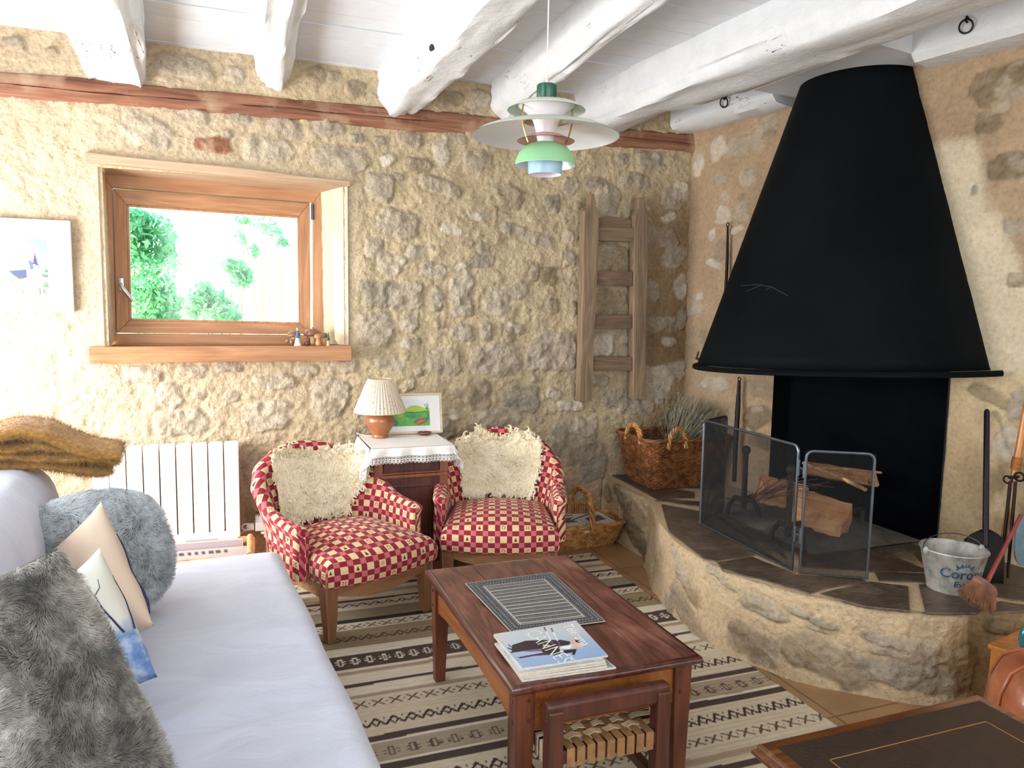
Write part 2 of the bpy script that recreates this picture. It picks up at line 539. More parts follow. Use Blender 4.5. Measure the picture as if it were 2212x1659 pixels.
RIGHT_STONES = [
    (1553, 320, 20, 22, 'w', -20), (1510, 356, 12, 22, 'w'), (1593, 315, 26, 22, 's'), (1614, 382, 17, 22, 'l', 15), (1564, 466, 17, 20, 'w'), (1600, 452, 18, 25, 's', 15),
    (1540, 506, 8, 13, 'w'), (1557, 546, 15, 28, 'd'), (1542, 571, 18, 8, 'w', 20), (1590, 497, 13, 7, 'w', -15), (1637, 300, 14, 26, 's'), (1660, 262, 26, 16, 's'), (1660, 290, 16, 10, 'd'),
    (1502, 656, 13, 26, 's'), (1517, 727, 11, 13, 'd'), (1510, 640, 7, 7, 'w'), (1555, 388, 14, 12, 's'), (1643, 842, 26, 22, 'd'), (1630, 900, 32, 26, 'k'), (1540, 830, 30, 16, 's'),
    (1587, 355, 8, 4, 'd'), (1565, 425, 10, 12, 'l'), (1600, 425, 8, 8, 'b'), (1640, 950, 26, 20, 'k'), (1580, 900, 14, 24, 'b'),
    (2171, 177, 70, 44, 'k'), (2139, 262, 28, 24, 'k'), (2182, 362, 48, 28, 'k'), (2192, 488, 26, 16, 'g'), (2198, 605, 26, 18, 'k'), (2160, 230, 20, 14, 'b'),
    (2105, 410, 9, 12, 'g'), (2150, 860, 60, 16, 'b', 20), (2170, 960, 26, 40, 'w', 20), (2200, 880, 20, 30, 'g')]


def back_wall():
    u0, u1, z0, z1 = -1.75, 3.02, -.02, 2.84
    du = .0085
    nu, nv = int((u1 - u0) / du) + 1, int((z1 - z0) / du) + 1
    U, Z = np.meshgrid(np.linspace(u0, u1, nu), np.linspace(z0, z1, nv))
    H = (fbm(U * 2.2, Z * 2.2, 3, 3) - .5) * .035 + (fbm(U * 11, Z * 11, 5, 4) - .5) * .030 + (fbm(U * 42, Z * 42, 8, 3) - .5) * .014
    C = MORTAR[None, None, :] * (1 + .30 * (fbm(U * 3, Z * 3, 11, 4)[..., None] - .5) + .22 * (fbm(U * 30, Z * 30, 12, 3)[..., None] - .5))
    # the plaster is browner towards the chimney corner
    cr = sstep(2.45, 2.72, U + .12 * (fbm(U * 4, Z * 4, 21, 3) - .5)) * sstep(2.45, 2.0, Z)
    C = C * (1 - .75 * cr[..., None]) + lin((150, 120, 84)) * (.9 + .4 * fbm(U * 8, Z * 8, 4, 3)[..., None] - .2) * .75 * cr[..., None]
    # thin pinkish wash on the left, and darker brown towards the foot of the wall
    lw = sstep(.55, -.3, U)
    C = C * (1 - .35 * lw[..., None]) + lin((204, 182, 158)) * .35 * lw[..., None]
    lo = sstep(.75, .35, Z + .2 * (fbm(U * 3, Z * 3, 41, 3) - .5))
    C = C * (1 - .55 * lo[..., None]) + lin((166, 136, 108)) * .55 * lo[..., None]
    st = px_stones(BACK_STONES, lambda x, y: tuple(on_y(x, y, YW)[[0, 2]]))
    # stones that barely show through the render
    rng = random.Random(5)
    for k in range(420):
        u = rng.uniform(.75, 2.85); z = rng.uniform(.75, 2.78); a = rng.choice((.012, .018, .026, .036, .05, .06))
        if all((u - q[0]) ** 2 + (z - q[1]) ** 2 > (a + max(q[2], q[3])) ** 2 for q in st):
            st.append((u, z, a, a * rng.uniform(.5, .9), rng.uniform(-.4, .4), rng.choice('sllgwlsd'), .010))
    stones_on(U, Z, H, C, st, 100)
    # smoother render round the window
    ow = [tuple(on_y(x, y, YW)[[0, 2]]) for x, y in ((218, 355), (742, 403), (745, 745), (238, 740))]
    OL, OR_ = (ow[0][0] + ow[3][0]) / 2, (ow[1][0] + ow[2][0]) / 2
    OT, OB = 2.17, 1.235
    dx = np.maximum(np.maximum(OL - U, U - OR_), 0); dz = np.maximum(np.maximum(OB - Z, Z - OT), 0)
    near = np.hypot(dx, dz); nm = sstep(.13, .02, near + .05 * (fbm(U * 9, Z * 9, 60, 3) - .5))
    H = H * (1 - nm) + ((fbm(U * 40, Z * 40, 8, 3) - .5) * .008) * nm
    C = C * (1 - nm[..., None] * .8) + lin((202, 184, 154)) * (.9 + .2 * fbm(U * 25, Z * 25, 9, 3)[..., None]) * nm[..., None] * .8
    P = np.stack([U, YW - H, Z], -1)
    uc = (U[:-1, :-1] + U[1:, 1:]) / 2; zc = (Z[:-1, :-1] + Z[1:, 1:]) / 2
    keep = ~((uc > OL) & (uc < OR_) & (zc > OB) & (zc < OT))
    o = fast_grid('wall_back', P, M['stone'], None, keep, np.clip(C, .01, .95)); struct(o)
    return OL, OR_, OB, OT


def right_wall(n0, n1, nz0, nz1):
    s0, s1, z0, z1 = -.05, 4.6, -.02, 2.84
    du = .0095
    nu, nv = int((s1 - s0) / du) + 1, int((z1 - z0) / du) + 1
    U, Z = np.meshgrid(np.linspace(s0, s1, nu), np.linspace(z0, z1, nv))
    H = (fbm(U * 2.2, Z * 2.2, 33, 3) - .5) * .03 + (fbm(U * 11, Z * 11, 35, 4) - .5) * .014 + (fbm(U * 45, Z * 45, 38, 3) - .5) * .005
    och = lin((168, 144, 115))
    C = och[None, None, :] * (1 + .45 * (fbm(U * 3.2, Z * 3.2, 71, 4)[..., None] - .5) + .2 * (fbm(U * 26, Z * 26, 72, 3)[..., None] - .5))
    # pale new plaster beside the hood
    hs = 1.53 + (2.68 - Z) * (2.01 - 1.53) / (2.68 - 1.23)            # edge of the hood on the wall
    w = fbm(U * 5, Z * 5, 81, 4) - .5
    pl = sstep(.34, .24, (U - hs) + .25 * w) * sstep(2.34, 2.27, Z + .05 * w) * sstep(-.2, -.1, U - hs)
    pl2 = sstep(2.32, 2.2, U + .2 * w) * sstep(1.75, 1.8, U) * sstep(1.25, 1.18, Z) * sstep(.2, .5, Z + .6 * w)
    for m, c in ((pl, (206, 192, 164)), (pl2 * .75, (196, 172, 132))):
        C = C * (1 - .9 * m[..., None]) + lin(c) * (.88 + .24 * fbm(U * 12, Z * 12, 91, 3)[..., None]) * .9 * m[..., None]
        H = H * (1 - .6 * m)
    # brown soot runs under the hood
    so = sstep(.55, .75, fbm(U * 7, Z * 1.6, 95, 3)) * sstep(1.2, 1.0, Z) * sstep(1.8, 2.0, U) * .5
    C = C * (1 - so[..., None]) + lin((134, 96, 54)) * so[..., None]
    sd = sstep(.50, .64, fbm(U * 3.4 + 3, Z * 4.2, 97, 5)) * sstep(.24, .42, (U - hs) + .3 * w) * sstep(1.2, 1.5, U) * .75
    sd = np.maximum(sd, sstep(.52, .66, fbm(U * 6 + 1, Z * 5, 99, 4)) * sstep(1.25, 1.0, Z) * sstep(1.9, 2.1, U) * .5)
    C = C * (1 - sd[..., None]) + lin((118, 98, 68)) * (.8 + .5 * fbm(U * 16, Z * 16, 98, 4)[..., None]) * sd[..., None]
    st = px_stones(RIGHT_STONES, on_w, .007)
    rng = random.Random(8)
    for k in range(30):
        u = rng.uniform(2.35, 4.4); z = rng.uniform(.4, 2.6); a = rng.uniform(.05, .14)
        st.append((u, z, a, a * rng.uniform(.5, .9), rng.uniform(-.4, .4), rng.choice('skbkgl'), .01))
    stones_on(U, Z, H, C, st, 300, .4)
    P = WC[None, None, :] + WD * U[..., None] + WN * H[..., None] + np.array([0, 0, 1]) * Z[..., None]
    uc = (U[:-1, :-1] + U[1:, 1:]) / 2; zc = (Z[:-1, :-1] + Z[1:, 1:]) / 2
    keep = ~((uc > n0) & (uc < n1) & (zc > nz0) & (zc < nz1))
    o = fast_grid('wall_right', P, M['plaster'], None, keep, np.clip(C, .01, .95)); struct(o)


OL, OR_, OB, OT = back_wall()
NI0, NI1, NZ0, NZ1 = .80, 1.85, .34, 1.42
right_wall(NI0, NI1, NZ0, NZ1)

# side wall behind the sofa with a glazed door and a wide window, rear wall with an opening added for the fill lamp, all out of the frame
def wall_with_holes(name, axis, pos, a0, a1, holes, thick=.3):
    """upright wall along x or y made of the pieces round its openings (a, b, z0, z1)"""
    mb = MB()
    cuts = sorted(set([a0, a1] + [h[0] for h in holes] + [h[1] for h in holes]))
    for c0, c1 in zip(cuts[:-1], cuts[1:]):
        hh = [h for h in holes if h[0] <= c0 + 1e-6 and h[1] >= c1 - 1e-6]
        spans = [(-.02, hh[0][2]), (hh[0][3], 2.86)] if hh else [(-.02, 2.86)]
        for z0, z1 in spans:
            if z1 - z0 < 1e-3: continue
            c = ((c0 + c1) / 2, pos, (z0 + z1) / 2) if axis == 'x' else (pos, (c0 + c1) / 2, (z0 + z1) / 2)
            d = (c1 - c0, thick, z1 - z0) if axis == 'x' else (thick, c1 - c0, z1 - z0)
            mb.box(c, d)
    return struct(mb.build(name, M['side_plaster'], smooth=False))


wall_with_holes('wall_left', 'y', -1.9, -2.6, 4.7, [(3.2, 4.3, .35, 2.15), (-.15, 2.55, .85, 2.25)])
wall_with_holes('wall_front', 'x', -2.45, -2.05, 4.4, [(-.9, 2.7, .6, 2.55)])

mb = MB(); mb.box((1.2, 1.1, -.05), (6.6, 7.4, .1))
fl = mb.build('floor', M['floor'], smooth=False); struct(fl)

# ------------------------------------------------------------------ ceiling boards and beams
mb = MB()
rng = random.Random(3)
y = 4.6
while y > -2.4:
    w = rng.choice((.13, .15, .17, .19, .22))
    z = 2.815 + rng.uniform(-.004, .004)
    mb.box((1.1, y - w / 2, z + .0125), (6.0, w - rng.choice((.002, .003, .005, .006)), .025))
    y -= w
struct(mb.build('ceiling', M['board_paint'], smooth=False, bevel=.002))
M['attic'] = plain('dark boards above', (70, 62, 54), .9)
mb = MB(); mb.box((1.1, 1.1, 2.862), (6.0, 7.2, .03)); struct(mb.build('trim_4', M['attic'], smooth=False), 'dark backing above the ceiling boards')


def paint_cracks():
    t = NT('white painted old beam'); v = t.co()
    n = t.noise(v, 9, 5)
    cr = t.noise(t.co('Object', (1, .05, 1)), 26, 2, .5, .6)
    crk = t.math('MULTIPLY', t.math('LESS_THAN', t.math('ABSOLUTE', t.math('SUBTRACT', cr, .5)), .004), t.math('GREATER_THAN', t.noise(v, 1.7, 2), .60))
    col = t.mix(crk, t.ramp(n, [(.3, (214, 219, 223)), (.7, (226, 230, 233))]), L4((70, 62, 54)))
    return t.done(col, .55, t.bump(t.math('ADD', n, t.math('MULTIPLY', t.noise(v, 45, 4), .4)), .5, .012))


M['beam'] = paint_cracks()


def beam(name, cuts, label, seed, length_axis='y'):
    """cuts: (y, x centre, z bottom, half width, top) ; faceted log with wandering edges"""
    n = 20; rings = []
    ys = np.linspace(cuts[0][0], cuts[-1][0], 60)
    A = np.array(cuts, float); order = np.argsort(A[:, 0])
    for y in ys:
        x, zb, hw, zt, ch = [float(np.interp(y, A[order, 0], A[order, k])) for k in range(1, 6)]
        ring = []
        # hewn section: flat sides, broad chamfers below
        base = [(-hw, zt), (-hw, zb + ch), (-hw + ch * .9, zb), (hw - ch * .9, zb), (hw, zb + ch), (hw, zt)]
        pts = []
        for (ax, az), (bx, bz) in zip(base[:-1], base[1:]):
            for q in range(5): pts.append((ax + (bx - ax) * q / 5, az + (bz - az) * q / 5))
        pts.append(base[-1])
        for k, (px, pz) in enumerate(pts):
            w = float(fbm(y * 2.0 + seed * 9, k * .35, seed, 3) - .5) * .055
            w2 = float(fbm(y * 9.0, k * .9, seed + 4, 2) - .5) * .014
            ln = math.hypot(px, pz - zt) or 1
            fall = 0.0 if k in (0, len(pts) - 1) else 1.0
            ring.append((x + px + (w + w2) * px / ln * fall, y, pz + (w + w2) * min(0, (pz - zt)) / ln * fall))
        rings.append(ring)
    mb = MB(); mb.loft(rings, True)
    o = mb.build('ceiling_beam', M['beam'], angle=50)
    o['group'] = 'white ceiling beams'; o['category'] = 'beam'
    return struct(o, label)


#            y     x     zb    hw   zt    chamfer
beam('b', [(4.62, -.51, 2.585, .125, 2.83, .035), (3.8, -.48, 2.60, .15, 2.83, .05), (2.6, -.46, 2.61, .15, 2.83, .05), (-2.3, -.45, 2.6, .15, 2.83, .05)],
     'white ceiling beam nearest the left end of the window wall', 1)
beam('b', [(4.62, .265, 2.655, .085, 2.83, .05), (3.6, .22, 2.665, .10, 2.83, .06), (2.4, .21, 2.67, .10, 2.83, .06), (-2.3, .2, 2.67, .1, 2.83, .06)],
     'slim white ceiling beam above the right half of the window', 2)
b3_ = beam('b', [(4.62, .96, 2.58, .125, 2.83, .07), (4.2, .97, 2.575, .135, 2.83, .07), (3.0, .99, 2.585, .125, 2.83, .05), (-2.3, 1.0, 2.6, .13, 2.83, .05)],
     'thick white ceiling beam with a dark knot hole, left of the pendant lamp', 3)
beam('b', [(4.62, 1.62, 2.60, .10, 2.83, .09), (3.6, 1.555, 2.62, .10, 2.83, .08), (2.5, 1.53, 2.64, .09, 2.83, .07), (-2.3, 1.5, 2.64, .1, 2.83, .07)],
     'round white ceiling beam directly behind the pendant cord', 4)
beam('b', [(4.62, 2.24, 2.60, .19, 2.83, .08), (3.8, 2.29, 2.60, .17, 2.83, .06), (2.6, 2.44, 2.60, .2, 2.83, .06), (-2.3, 2.85, 2.60, .22, 2.83, .06)],
     'widest white ceiling beam, long cracks along its side, beside the chimney hood', 5)


def wall_beam(s0, s1, label):
    """white beam lying along the chimney wall"""
    mb = MB(); rings = []
    for s in np.linspace(s0, s1, 16):
        ring = []
        for k, (o_, z) in enumerate(((-.06, 2.825), (-.06, 2.67), (.05, 2.655), (.16, 2.665), (.185, 2.69), (.185, 2.825))):
            w = float(fbm(s * 4 + 5, k * .7, 17, 3) - .5) * .02
            ring.append(tuple(wpt(s, z + (w if z < 2.8 else 0), o_ + w)))
        rings.append(ring)
    mb.loft(rings, True); o = mb.build('ceiling_beam', M['beam'], angle=40)
    o['group'] = 'white ceiling beams'; o['category'] = 'beam'
    return struct(o, label)


wall_beam(-.02, .84, 'short white beam along the chimney wall left of the hood, carrying an iron ring')
wall_beam(1.66, 4.4, 'short white beam along the chimney wall right of the hood, carrying an iron ring')
# white boards filling the gap round the flue
mb = MB()
ring = [wpt(.84, 2.70, -.05), wpt(1.66, 2.70, -.05), wpt(1.66, 2.70, .42), wpt(.84, 2.70, .34)]
up = [p + np.array([0, 0, .12]) for p in ring]
mb.loft([[tuple(p) for p in ring], [tuple(p) for p in up]], True)
struct(mb.build('trim_1', M['board_paint'], smooth=False), 'white boards closing the ceiling round the chimney hood')

# red wall plate let into the stone
mb = MB(); rings = []
for i, x in enumerate(np.linspace(-1.72, 2.96, 90)):
    ring = []
    zc = 2.535 + (x + 1.0) * .014
    for k, (oy, oz) in enumerate(((.1, .062), (-.004, .060), (-.016, .045), (-.020, .010), (-.020, .002), (-.008, .000), (-.020, -.004), (-.020, -.03), (-.014, -.05), (-.004, -.058), (.1, -.058))):
        w = float(fbm(x * 3, k * .8, 9, 3) - .5) * .028
        ring.append((x, YW + oy + (w * .4 if oy < 0 else 0), zc + oz + w))
    rings.append(ring)
mb.loft(rings, True)
o = mb.build('trim_2', M['red_timber'], angle=55); struct(o, 'long red brown timber wall plate under the beam ends')
# ring hooks
M['iron'] = plain('black iron', (38, 34, 34), .5, .7, bump=.3, bscale=90)
for (px, py, s_, lab) in ((1567, 222, .36, 'black iron ring hanging from the beam left of the chimney hood'), (2090, 58, 1.86, 'black iron ring hanging from the beam right of the chimney hood')):
    p = on_plane(px, py, WC + WN * .19, WN); c = Vector(p)
    rr = .030
    t = thing('iron_ring', lab, 'ring', tuple(c), group='iron rings on the beams')
    mb = MB(); n = 28
    d = Vector(WD); up = Vector((0, 0, 1)); out = Vector(WN)
    mb.tube([d * (rr * math.cos(2 * PI * k / n)) + (up * .9 + out * .25) * (rr * math.sin(2 * PI * k / n)) + out * .012 for k in range(n)], .0042, 8, closed=True)
    mb.build('ring', M['iron'], t)
    mb = MB(); mb.tube([out * -.02 + up * rr, out * .012 + up * (rr + .012), out * .02 + up * (rr - .006), out * .004 + up * (rr - .012)], .0045, 8)
    mb.build('staple', M['iron'], t)

k_ = Vector(on_x(932, 103, .868))
mb = MB(); mb.sphere((k_.x, k_.y, k_.z), .02, sx=.5, sy=1.1, sz=.75, u=14, v=8)
o = mb.build('knot_hole', plain('dark knot hole', (52, 44, 36), .9, bump=.5), b3_); o['label'] = 'dark knot hole'
# ------------------------------------------------------------------ window in the stone wall
def quad(pts, Y):
    return [tuple(on_y(x, y, Y)[[0, 2]]) for x, y in pts]


YF = 4.72
Q_frame = quad(((228, 378), (687, 418), (693, 737), (249, 733)), YF)
Q_sash_o = quad(((244, 408), (669, 439), (671, 722), (252, 719)), YF)
Q_sash_o2 = quad(((242, 405), (676, 438), (677, 724), (251, 721)), YF)
Q_glass = quad(((278, 446), (642, 471), (645, 696), (284, 688)), YF)
win = bpy.data.objects.new('window_1', None); COL.objects.link(win); win.location = (0, YF, 1.25)
PM['window_1'] = Matrix.Translation((0, YF, 1.25))
struct(win, 'oak framed window in a deep opening of the stone wall')


def ring_frame(name, outer, inner, y0, y1, mats, parent):
    """mitred frame between two quads; uprights and rails as one part"""
    mb = MB()
    for i in range(4):
        j = (i + 1) % 4
        q = [outer[i], outer[j], inner[j], inner[i]]
        mb.add([(a, y0, b) for a, b in q] + [(a, y1, b) for a, b in q], [(0, 1, 2, 3), (7, 6, 5, 4), (0, 4, 5, 1), (1, 5, 6, 2), (2, 6, 7, 3), (3, 7, 4, 0)])
    o = mb.build(name, mats, parent, smooth=False, bevel=.003, world=True)
    o.data.materials.append(M['oak_z'])
    for k, pl in enumerate(o.data.polygons):
        if (k // 6) % 2 == 1: pl.material_index = 1
    return o


def grow(q, d):
    cx = sum(p[0] for p in q) / 4; cz = sum(p[1] for p in q) / 4
    return [(a + math.copysign(d, a - cx), b + math.copysign(d, b - cz)) for a, b in q]


ring_frame('frame', grow(Q_frame, .05), Q_sash_o2, YF - .012, YF + .06, M['oak'], win)
ring_frame('rebate', grow(Q_frame, .04), grow(Q_sash_o, -.015), YF + .052, YF + .07, M['oak'], win)
sash = ring_frame('sash', Q_sash_o, grow(Q_glass, .012), YF - .004, YF + .05, M['oak'], win)
ring_frame('glazing_bead', grow(Q_glass, .013), Q_glass, YF + .004, YF + .03, M['oak_z'], win)
t = NT('window glass')
tb = t.n('BsdfTransparent'); tb.inputs[0].default_value = (.97, .99, .98, 1)
gl = t.n('BsdfGlossy'); gl.inputs['Roughness'].default_value = .02
fr = t.n('Fresnel'); fr.inputs[0].default_value = 1.45
mx = t.n('MixShader'); t.put(mx.inputs[0], t.math('MULTIPLY', fr.outputs[0], .7)); t.put(mx.inputs[1], tb.outputs[0]); t.put(mx.inputs[2], gl.outputs[0])
t.t.links.new(mx.outputs[0], t.out.inputs[0]); M['glass'] = t.m
mb = MB(); g = grow(Q_glass, .008)
mb.add([(a, YF + .018, b) for a, b in g] + [(a, YF + .022, b) for a, b in g], [(0, 1, 2, 3), (7, 6, 5, 4), (0, 4, 5, 1), (1, 5, 6, 2), (2, 6, 7, 3), (3, 7, 4, 0)])
mb.build('pane', M['glass'], win, smooth=False, world=True)
# reveals (plaster), lintel and soffit (oak), sill (oak plank)
P0 = [(OL, OT), (OR_, OT), (OR_, OB), (OL, OB)]
mb = MB()
fo = grow(Q_frame, .003)
for i, j in ((0, 3), (1, 2)):
    a, b = P0[i], P0[j]; c, d = fo[j], fo[i]
    sgn = -1 if i == 0 else 1
    n = 14; m = 40
    vs = []
    for jj in range(m + 1):
        v = jj / m
        for ii in range(n + 1):
            u = ii / n
            fx = (a[0] + (b[0] - a[0]) * v) * (1 - u) + (d[0] + (c[0] - d[0]) * v) * u
            fz = (a[1] + (b[1] - a[1]) * v) * (1 - u) + (d[1] + (c[1] - d[1]) * v) * u
            fy = YW - .012 + (YF + .02 - YW + .012) * u
            k = (fbm(fy * 30, fz * 30, 5, 3) - .5) * .012 * (0 < u < 1)
            rnd = sgn * .02 * max(0, 1 - u * 6) ** 2
            vs.append((fx + float(k) + rnd, fy, fz))
    fs = [(jj * (n + 1) + ii, jj * (n + 1) + ii + 1, (jj + 1) * (n + 1) + ii + 1, (jj + 1) * (n + 1) + ii) for jj in range(m) for ii in range(n)]
    mb.add(vs, fs)
M['reveal'] = plain('smooth lime render', (206, 190, 162), .9, bump=.6, bscale=70, var=.05)
mb.build('reveal', M['reveal'], win, world=True)
lt = [tuple(on_y(x, y, YW)[[0, 2]]) for x, y in ((185, 330), (755, 392), (755, 404), (190, 352))]
mb = MB(); xs = np.linspace(lt[0][0], lt[1][0], 12); rings = []
for x in xs:
    f = (x - xs[0]) / (xs[-1] - xs[0]); zt = lt[0][1] * (1 - f) + lt[1][1] * f - .004 * math.sin(f * 9); zb = lt[3][1] * (1 - f) + lt[2][1] * f
    zb = min(zb, OT + .02)
    zr = fo[0][1] * (1 - f) + fo[1][1] * f
    rings.append([(x, YW - .035, zt), (x, YF + .02, zt), (x, YF + .02, zr - .002), (x, YW - .035, zb)])
mb.loft(rings, True); mb.build('lintel', M['pale_oak'], win, smooth=False, bevel=.004, world=True)
sl = quad(((190, 741), (760, 746), (760, 776), (190, 776)), 4.40)
mb = MB(); mb.box(((sl[0][0] + sl[1][0]) / 2, 4.475, 1.205), (sl[1][0] - sl[0][0], .15, .085))
mb.box(((OL + OR_) / 2, 4.62, 1.2165), (OR_ - OL - .004, .26, .062))
mb.build('sill', M['oak'], win, smooth=False, bevel=.003, world=True)
ZSILL = 1.2475
M['steel'] = plain('brushed steel', (190, 190, 192), .3, 1.0)
M['dark_steel'] = plain('dark steel', (84, 84, 88), .4, .9)
M['chrome'] = plain('chrome', (215, 216, 220), .16, 1.0)
# handle on the left stile, hinge at the top right
hc = on_y(262, 614, YF - .01); he = on_y(287, 651, YF - .05)
mb = MB(); mb.box((hc[0], YF - .012, hc[2]), (.026, .012, .07), bev=.006)
mb.tube([(hc[0], YF - .015, hc[2]), (hc[0], YF - .055, hc[2] - .002), (hc[0] + .012, YF - .062, hc[2] - .02), ((hc[0] + he[0]) / 2, YF - .06, (hc[2] + he[2]) / 2), (he[0], YF - .05, he[2])], [.009, .009, .0105, .0105, .008], 10)
o = mb.build('handle', M['steel'], win, world=True); o['label'] = 'brushed steel handle'
hg = on_y(675, 458, YF - .012)
mb = MB(); mb.tube([(hg[0], YF - .012, hg[2] + .045), (hg[0], YF - .012, hg[2] - .045)], .010, 12)
o = mb.build('hinge', M['dark_steel'], win, world=True); o['label'] = 'grey metal hinge cover'

# ------------------------------------------------------------------ garden outside
M['lawn'] = plain('sunlit pale ground', (196, 204, 170), .95, bump=.3, bscale=20, var=.15)
mb = MB(); mb.grid(lambda u, v: (-14 + 28 * u, 4.95 + 24 * v, -.25 + .9 * v * v + .2 * float(fbm(u * 6, v * 6, 3, 3))), 24, 24)
struct(mb.build('lawn', M['lawn']))
t = NT('green leaves'); v = t.co(); n = t.noise(v, 3.0, 3)
col = t.ramp(n, [(.3, (56, 150, 116)), (.5, (110, 190, 146)), (.72, (176, 222, 182))])
t.done(col, .5); tr = t.n('BsdfTranslucent'); t.put(tr.inputs[0], col)
mx = t.n('MixShader'); mx.inputs[0].default_value = .5; t.put(mx.inputs[1], t.b.outputs[0]); t.put(mx.inputs[2], tr.outputs[0]); t.t.links.new(mx.outputs[0], t.out.inputs[0])
M['leaf'] = t.m
M['bark'] = plain('bark', (150, 150, 110), .9, bump=.8, bscale=30, var=.3)


def leaf_cloud(mb, blobs, count, size, rng):
    for (c, r) in blobs:
        for k in range(count):
            while True:
                p = Vector((rng.uniform(-1, 1), rng.uniform(-1, 1), rng.uniform(-1, 1)))
                if p.length < 1: break
            p = Vector((c[0] + p.x * r[0], c[1] + p.y * r[1], c[2] + p.z * r[2]))
            Rm = Euler((rng.uniform(-1.2, 1.2), rng.uniform(-1.2, 1.2), rng.uniform(0, 6.3))).to_matrix()
            l = size * rng.uniform(.6, 1.3); w = l * .42
            pts = [(-l, 0, 0), (-l * .3, -w, .1 * l), (l * .5, -w * .7, .05 * l), (l, 0, -.1 * l), (l * .5, w * .7, .05 * l), (-l * .3, w, .1 * l)]
            mb.add([p + Rm @ Vector(q) for q in pts], [(0, 1, 2, 3), (0, 3, 4, 5)])


def ground(x, y):
    u, v = (x + 14) / 28, (y - 4.95) / 24
    return -.25 + .9 * v * v + .2 * float(fbm(u * 6, v * 6, 3, 3))


def shrub(label, base, blobs, count, size, seed, stem_h, kind='garden_shrub'):
    base = (base[0], base[1], ground(base[0], base[1]) - .02)
    rng = random.Random(seed)
    t = thing(kind, label, 'shrub', base, group='garden plants outside the window')
    mb = MB(); leaf_cloud(mb, blobs, count, size, rng); mb.build('foliage', M['leaf'], t, world=True, smooth=False)
    mb = MB()
    for k, (c, r) in enumerate(blobs):
        b = Vector(base); e = Vector(c)
        mb.tube([b, b.lerp(e, .5) + Vector((rng.uniform(-.1, .1), 0, .1)), e], [.012, .009, .006], 6)
    mb.build('stem', M['bark'], t, world=True)


def at(x, y, Y): return tuple(on_y(x, y, Y))


shrub('tall leafy green shrub at the left of the window view', at(310, 760, 8.0),
      [(at(310, 560, 8.0), (.32, .3, .42)), (at(300, 640, 7.9), (.36, .3, .35)), (at(330, 520, 8.1), (.24, .25, .25)), (at(345, 660, 8.0), (.22, .2, .25)), (at(285, 500, 8), (.18, .2, .25))], 420, .045, 1, 1.5)
shrub('low green bush in the bottom middle of the window view', at(455, 730, 7.4),
      [(at(455, 665, 7.4), (.24, .2, .16)), (at(440, 645, 7.4), (.12, .15, .16)), (at(480, 680, 7.3), (.16, .2, .09))], 190, .05, 2, .8)
shrub('sparse green sprig in the middle of the window view', at(520, 740, 9.0),
      [(at(517, 590, 9.0), (.14, .15, .14)), (at(500, 575, 9.0), (.12, .1, .08)), (at(528, 600, 9), (.09, .1, .1))], 90, .05, 3, .8)
shrub('thin hanging green branch at the top right of the window view', at(600, 740, 10.0),
      [(at(565, 480, 10.0), (.12, .1, .14)), (at(588, 500, 10.0), (.12, .1, .12)), (at(520, 515, 10.0), (.07, .1, .1)), (at(550, 545, 10), (.05, .1, .1)), (at(610, 525, 10), (.08, .1, .06)), (at(525, 475, 10), (.1, .1, .05))], 34, .05, 4, .8)
# leaf mass added left of the view to block sun from most of the opening
dv = -SUN_DIR; k = 3.0 / dv.y
cx = [-.68 + .72 * (i + .5) / 4 for i in range(4)]
blobs = []
for x0 in cx:
    for z0 in (1.15, 1.45, 1.75, 2.05, 2.3):
        blobs.append(((x0 + dv.x * k, YF + 3.0, z0 + dv.z * k), (.22, .12, .24)))
shrub('added unseen leaf mass blocking sun from the window', (-2.2, 8.0, -.1), blobs, 300, .065, 7, 2, 'sun_blocker_leaves')
mb = MB(); mb.box((-4.6, 3.6, 1.7), (.25, 5.2, 3.6)); mb.grid(lambda u, v: (-8 + 6 * u, -4 + 12 * v, -.12), 4, 4)  # unseen wall added to stop sun at the side openings, with ground below
struct(mb.build('sun_blocker_wall', M['side_plaster'], smooth=False))
# low stone wall and a post with a pale board beyond the shrub
M['pale_stone'] = plain('pale stone', (214, 196, 166), .95, bump=.6, bscale=16, var=.15)
mb = MB(); p = at(350, 690, 8.6); mb.box((p[0], 8.6, p[2] - .25), (.55, .2, .9)); mb.box((p[0], 8.6, p[2] + .22), (.62, .3, .05))
tag(mb.build('garden_wall', M['pale_stone'], smooth=False, bevel=.02), 'pale stone pier behind the left shrub outside the window', 'wall')
# ------------------------------------------------------------------ raised stone hearth
ZH = .355
OUT = [(2.345, 4.49), (2.335, 4.2), (2.335, 3.86), (2.27, 3.72), (2.13, 3.42), (2.035, 3.12), (2.005, 2.85), (2.03, 2.60), (2.125, 2.40), (2.26, 2.23), (2.42, 2.09), (2.56, 2.02), (2.66, 2.02), (2.70, 2.10),
       (2.80, 2.06), (3.05, 1.93), (3.40, 1.76)]


def smooth_line(pts, n):
    P = np.array(pts, float)
    d = np.r_[0, np.cumsum(np.hypot(*(P[1:] - P[:-1]).T))]
    t = np.linspace(0, d[-1], n)
    x = np.interp(t, d, P[:, 0]); y = np.interp(t, d, P[:, 1])
    k = np.array([1, 2, 3, 2, 1.]) / 9
    for _ in range(2):
        xp = np.r_[x[0], x[0], x, x[-1], x[-1]]; yp = np.r_[y[0], y[0], y, y[-1], y[-1]]
        x, y = np.convolve(xp, k, 'valid'), np.convolve(yp, k, 'valid')
    return np.stack([x, y], 1), t


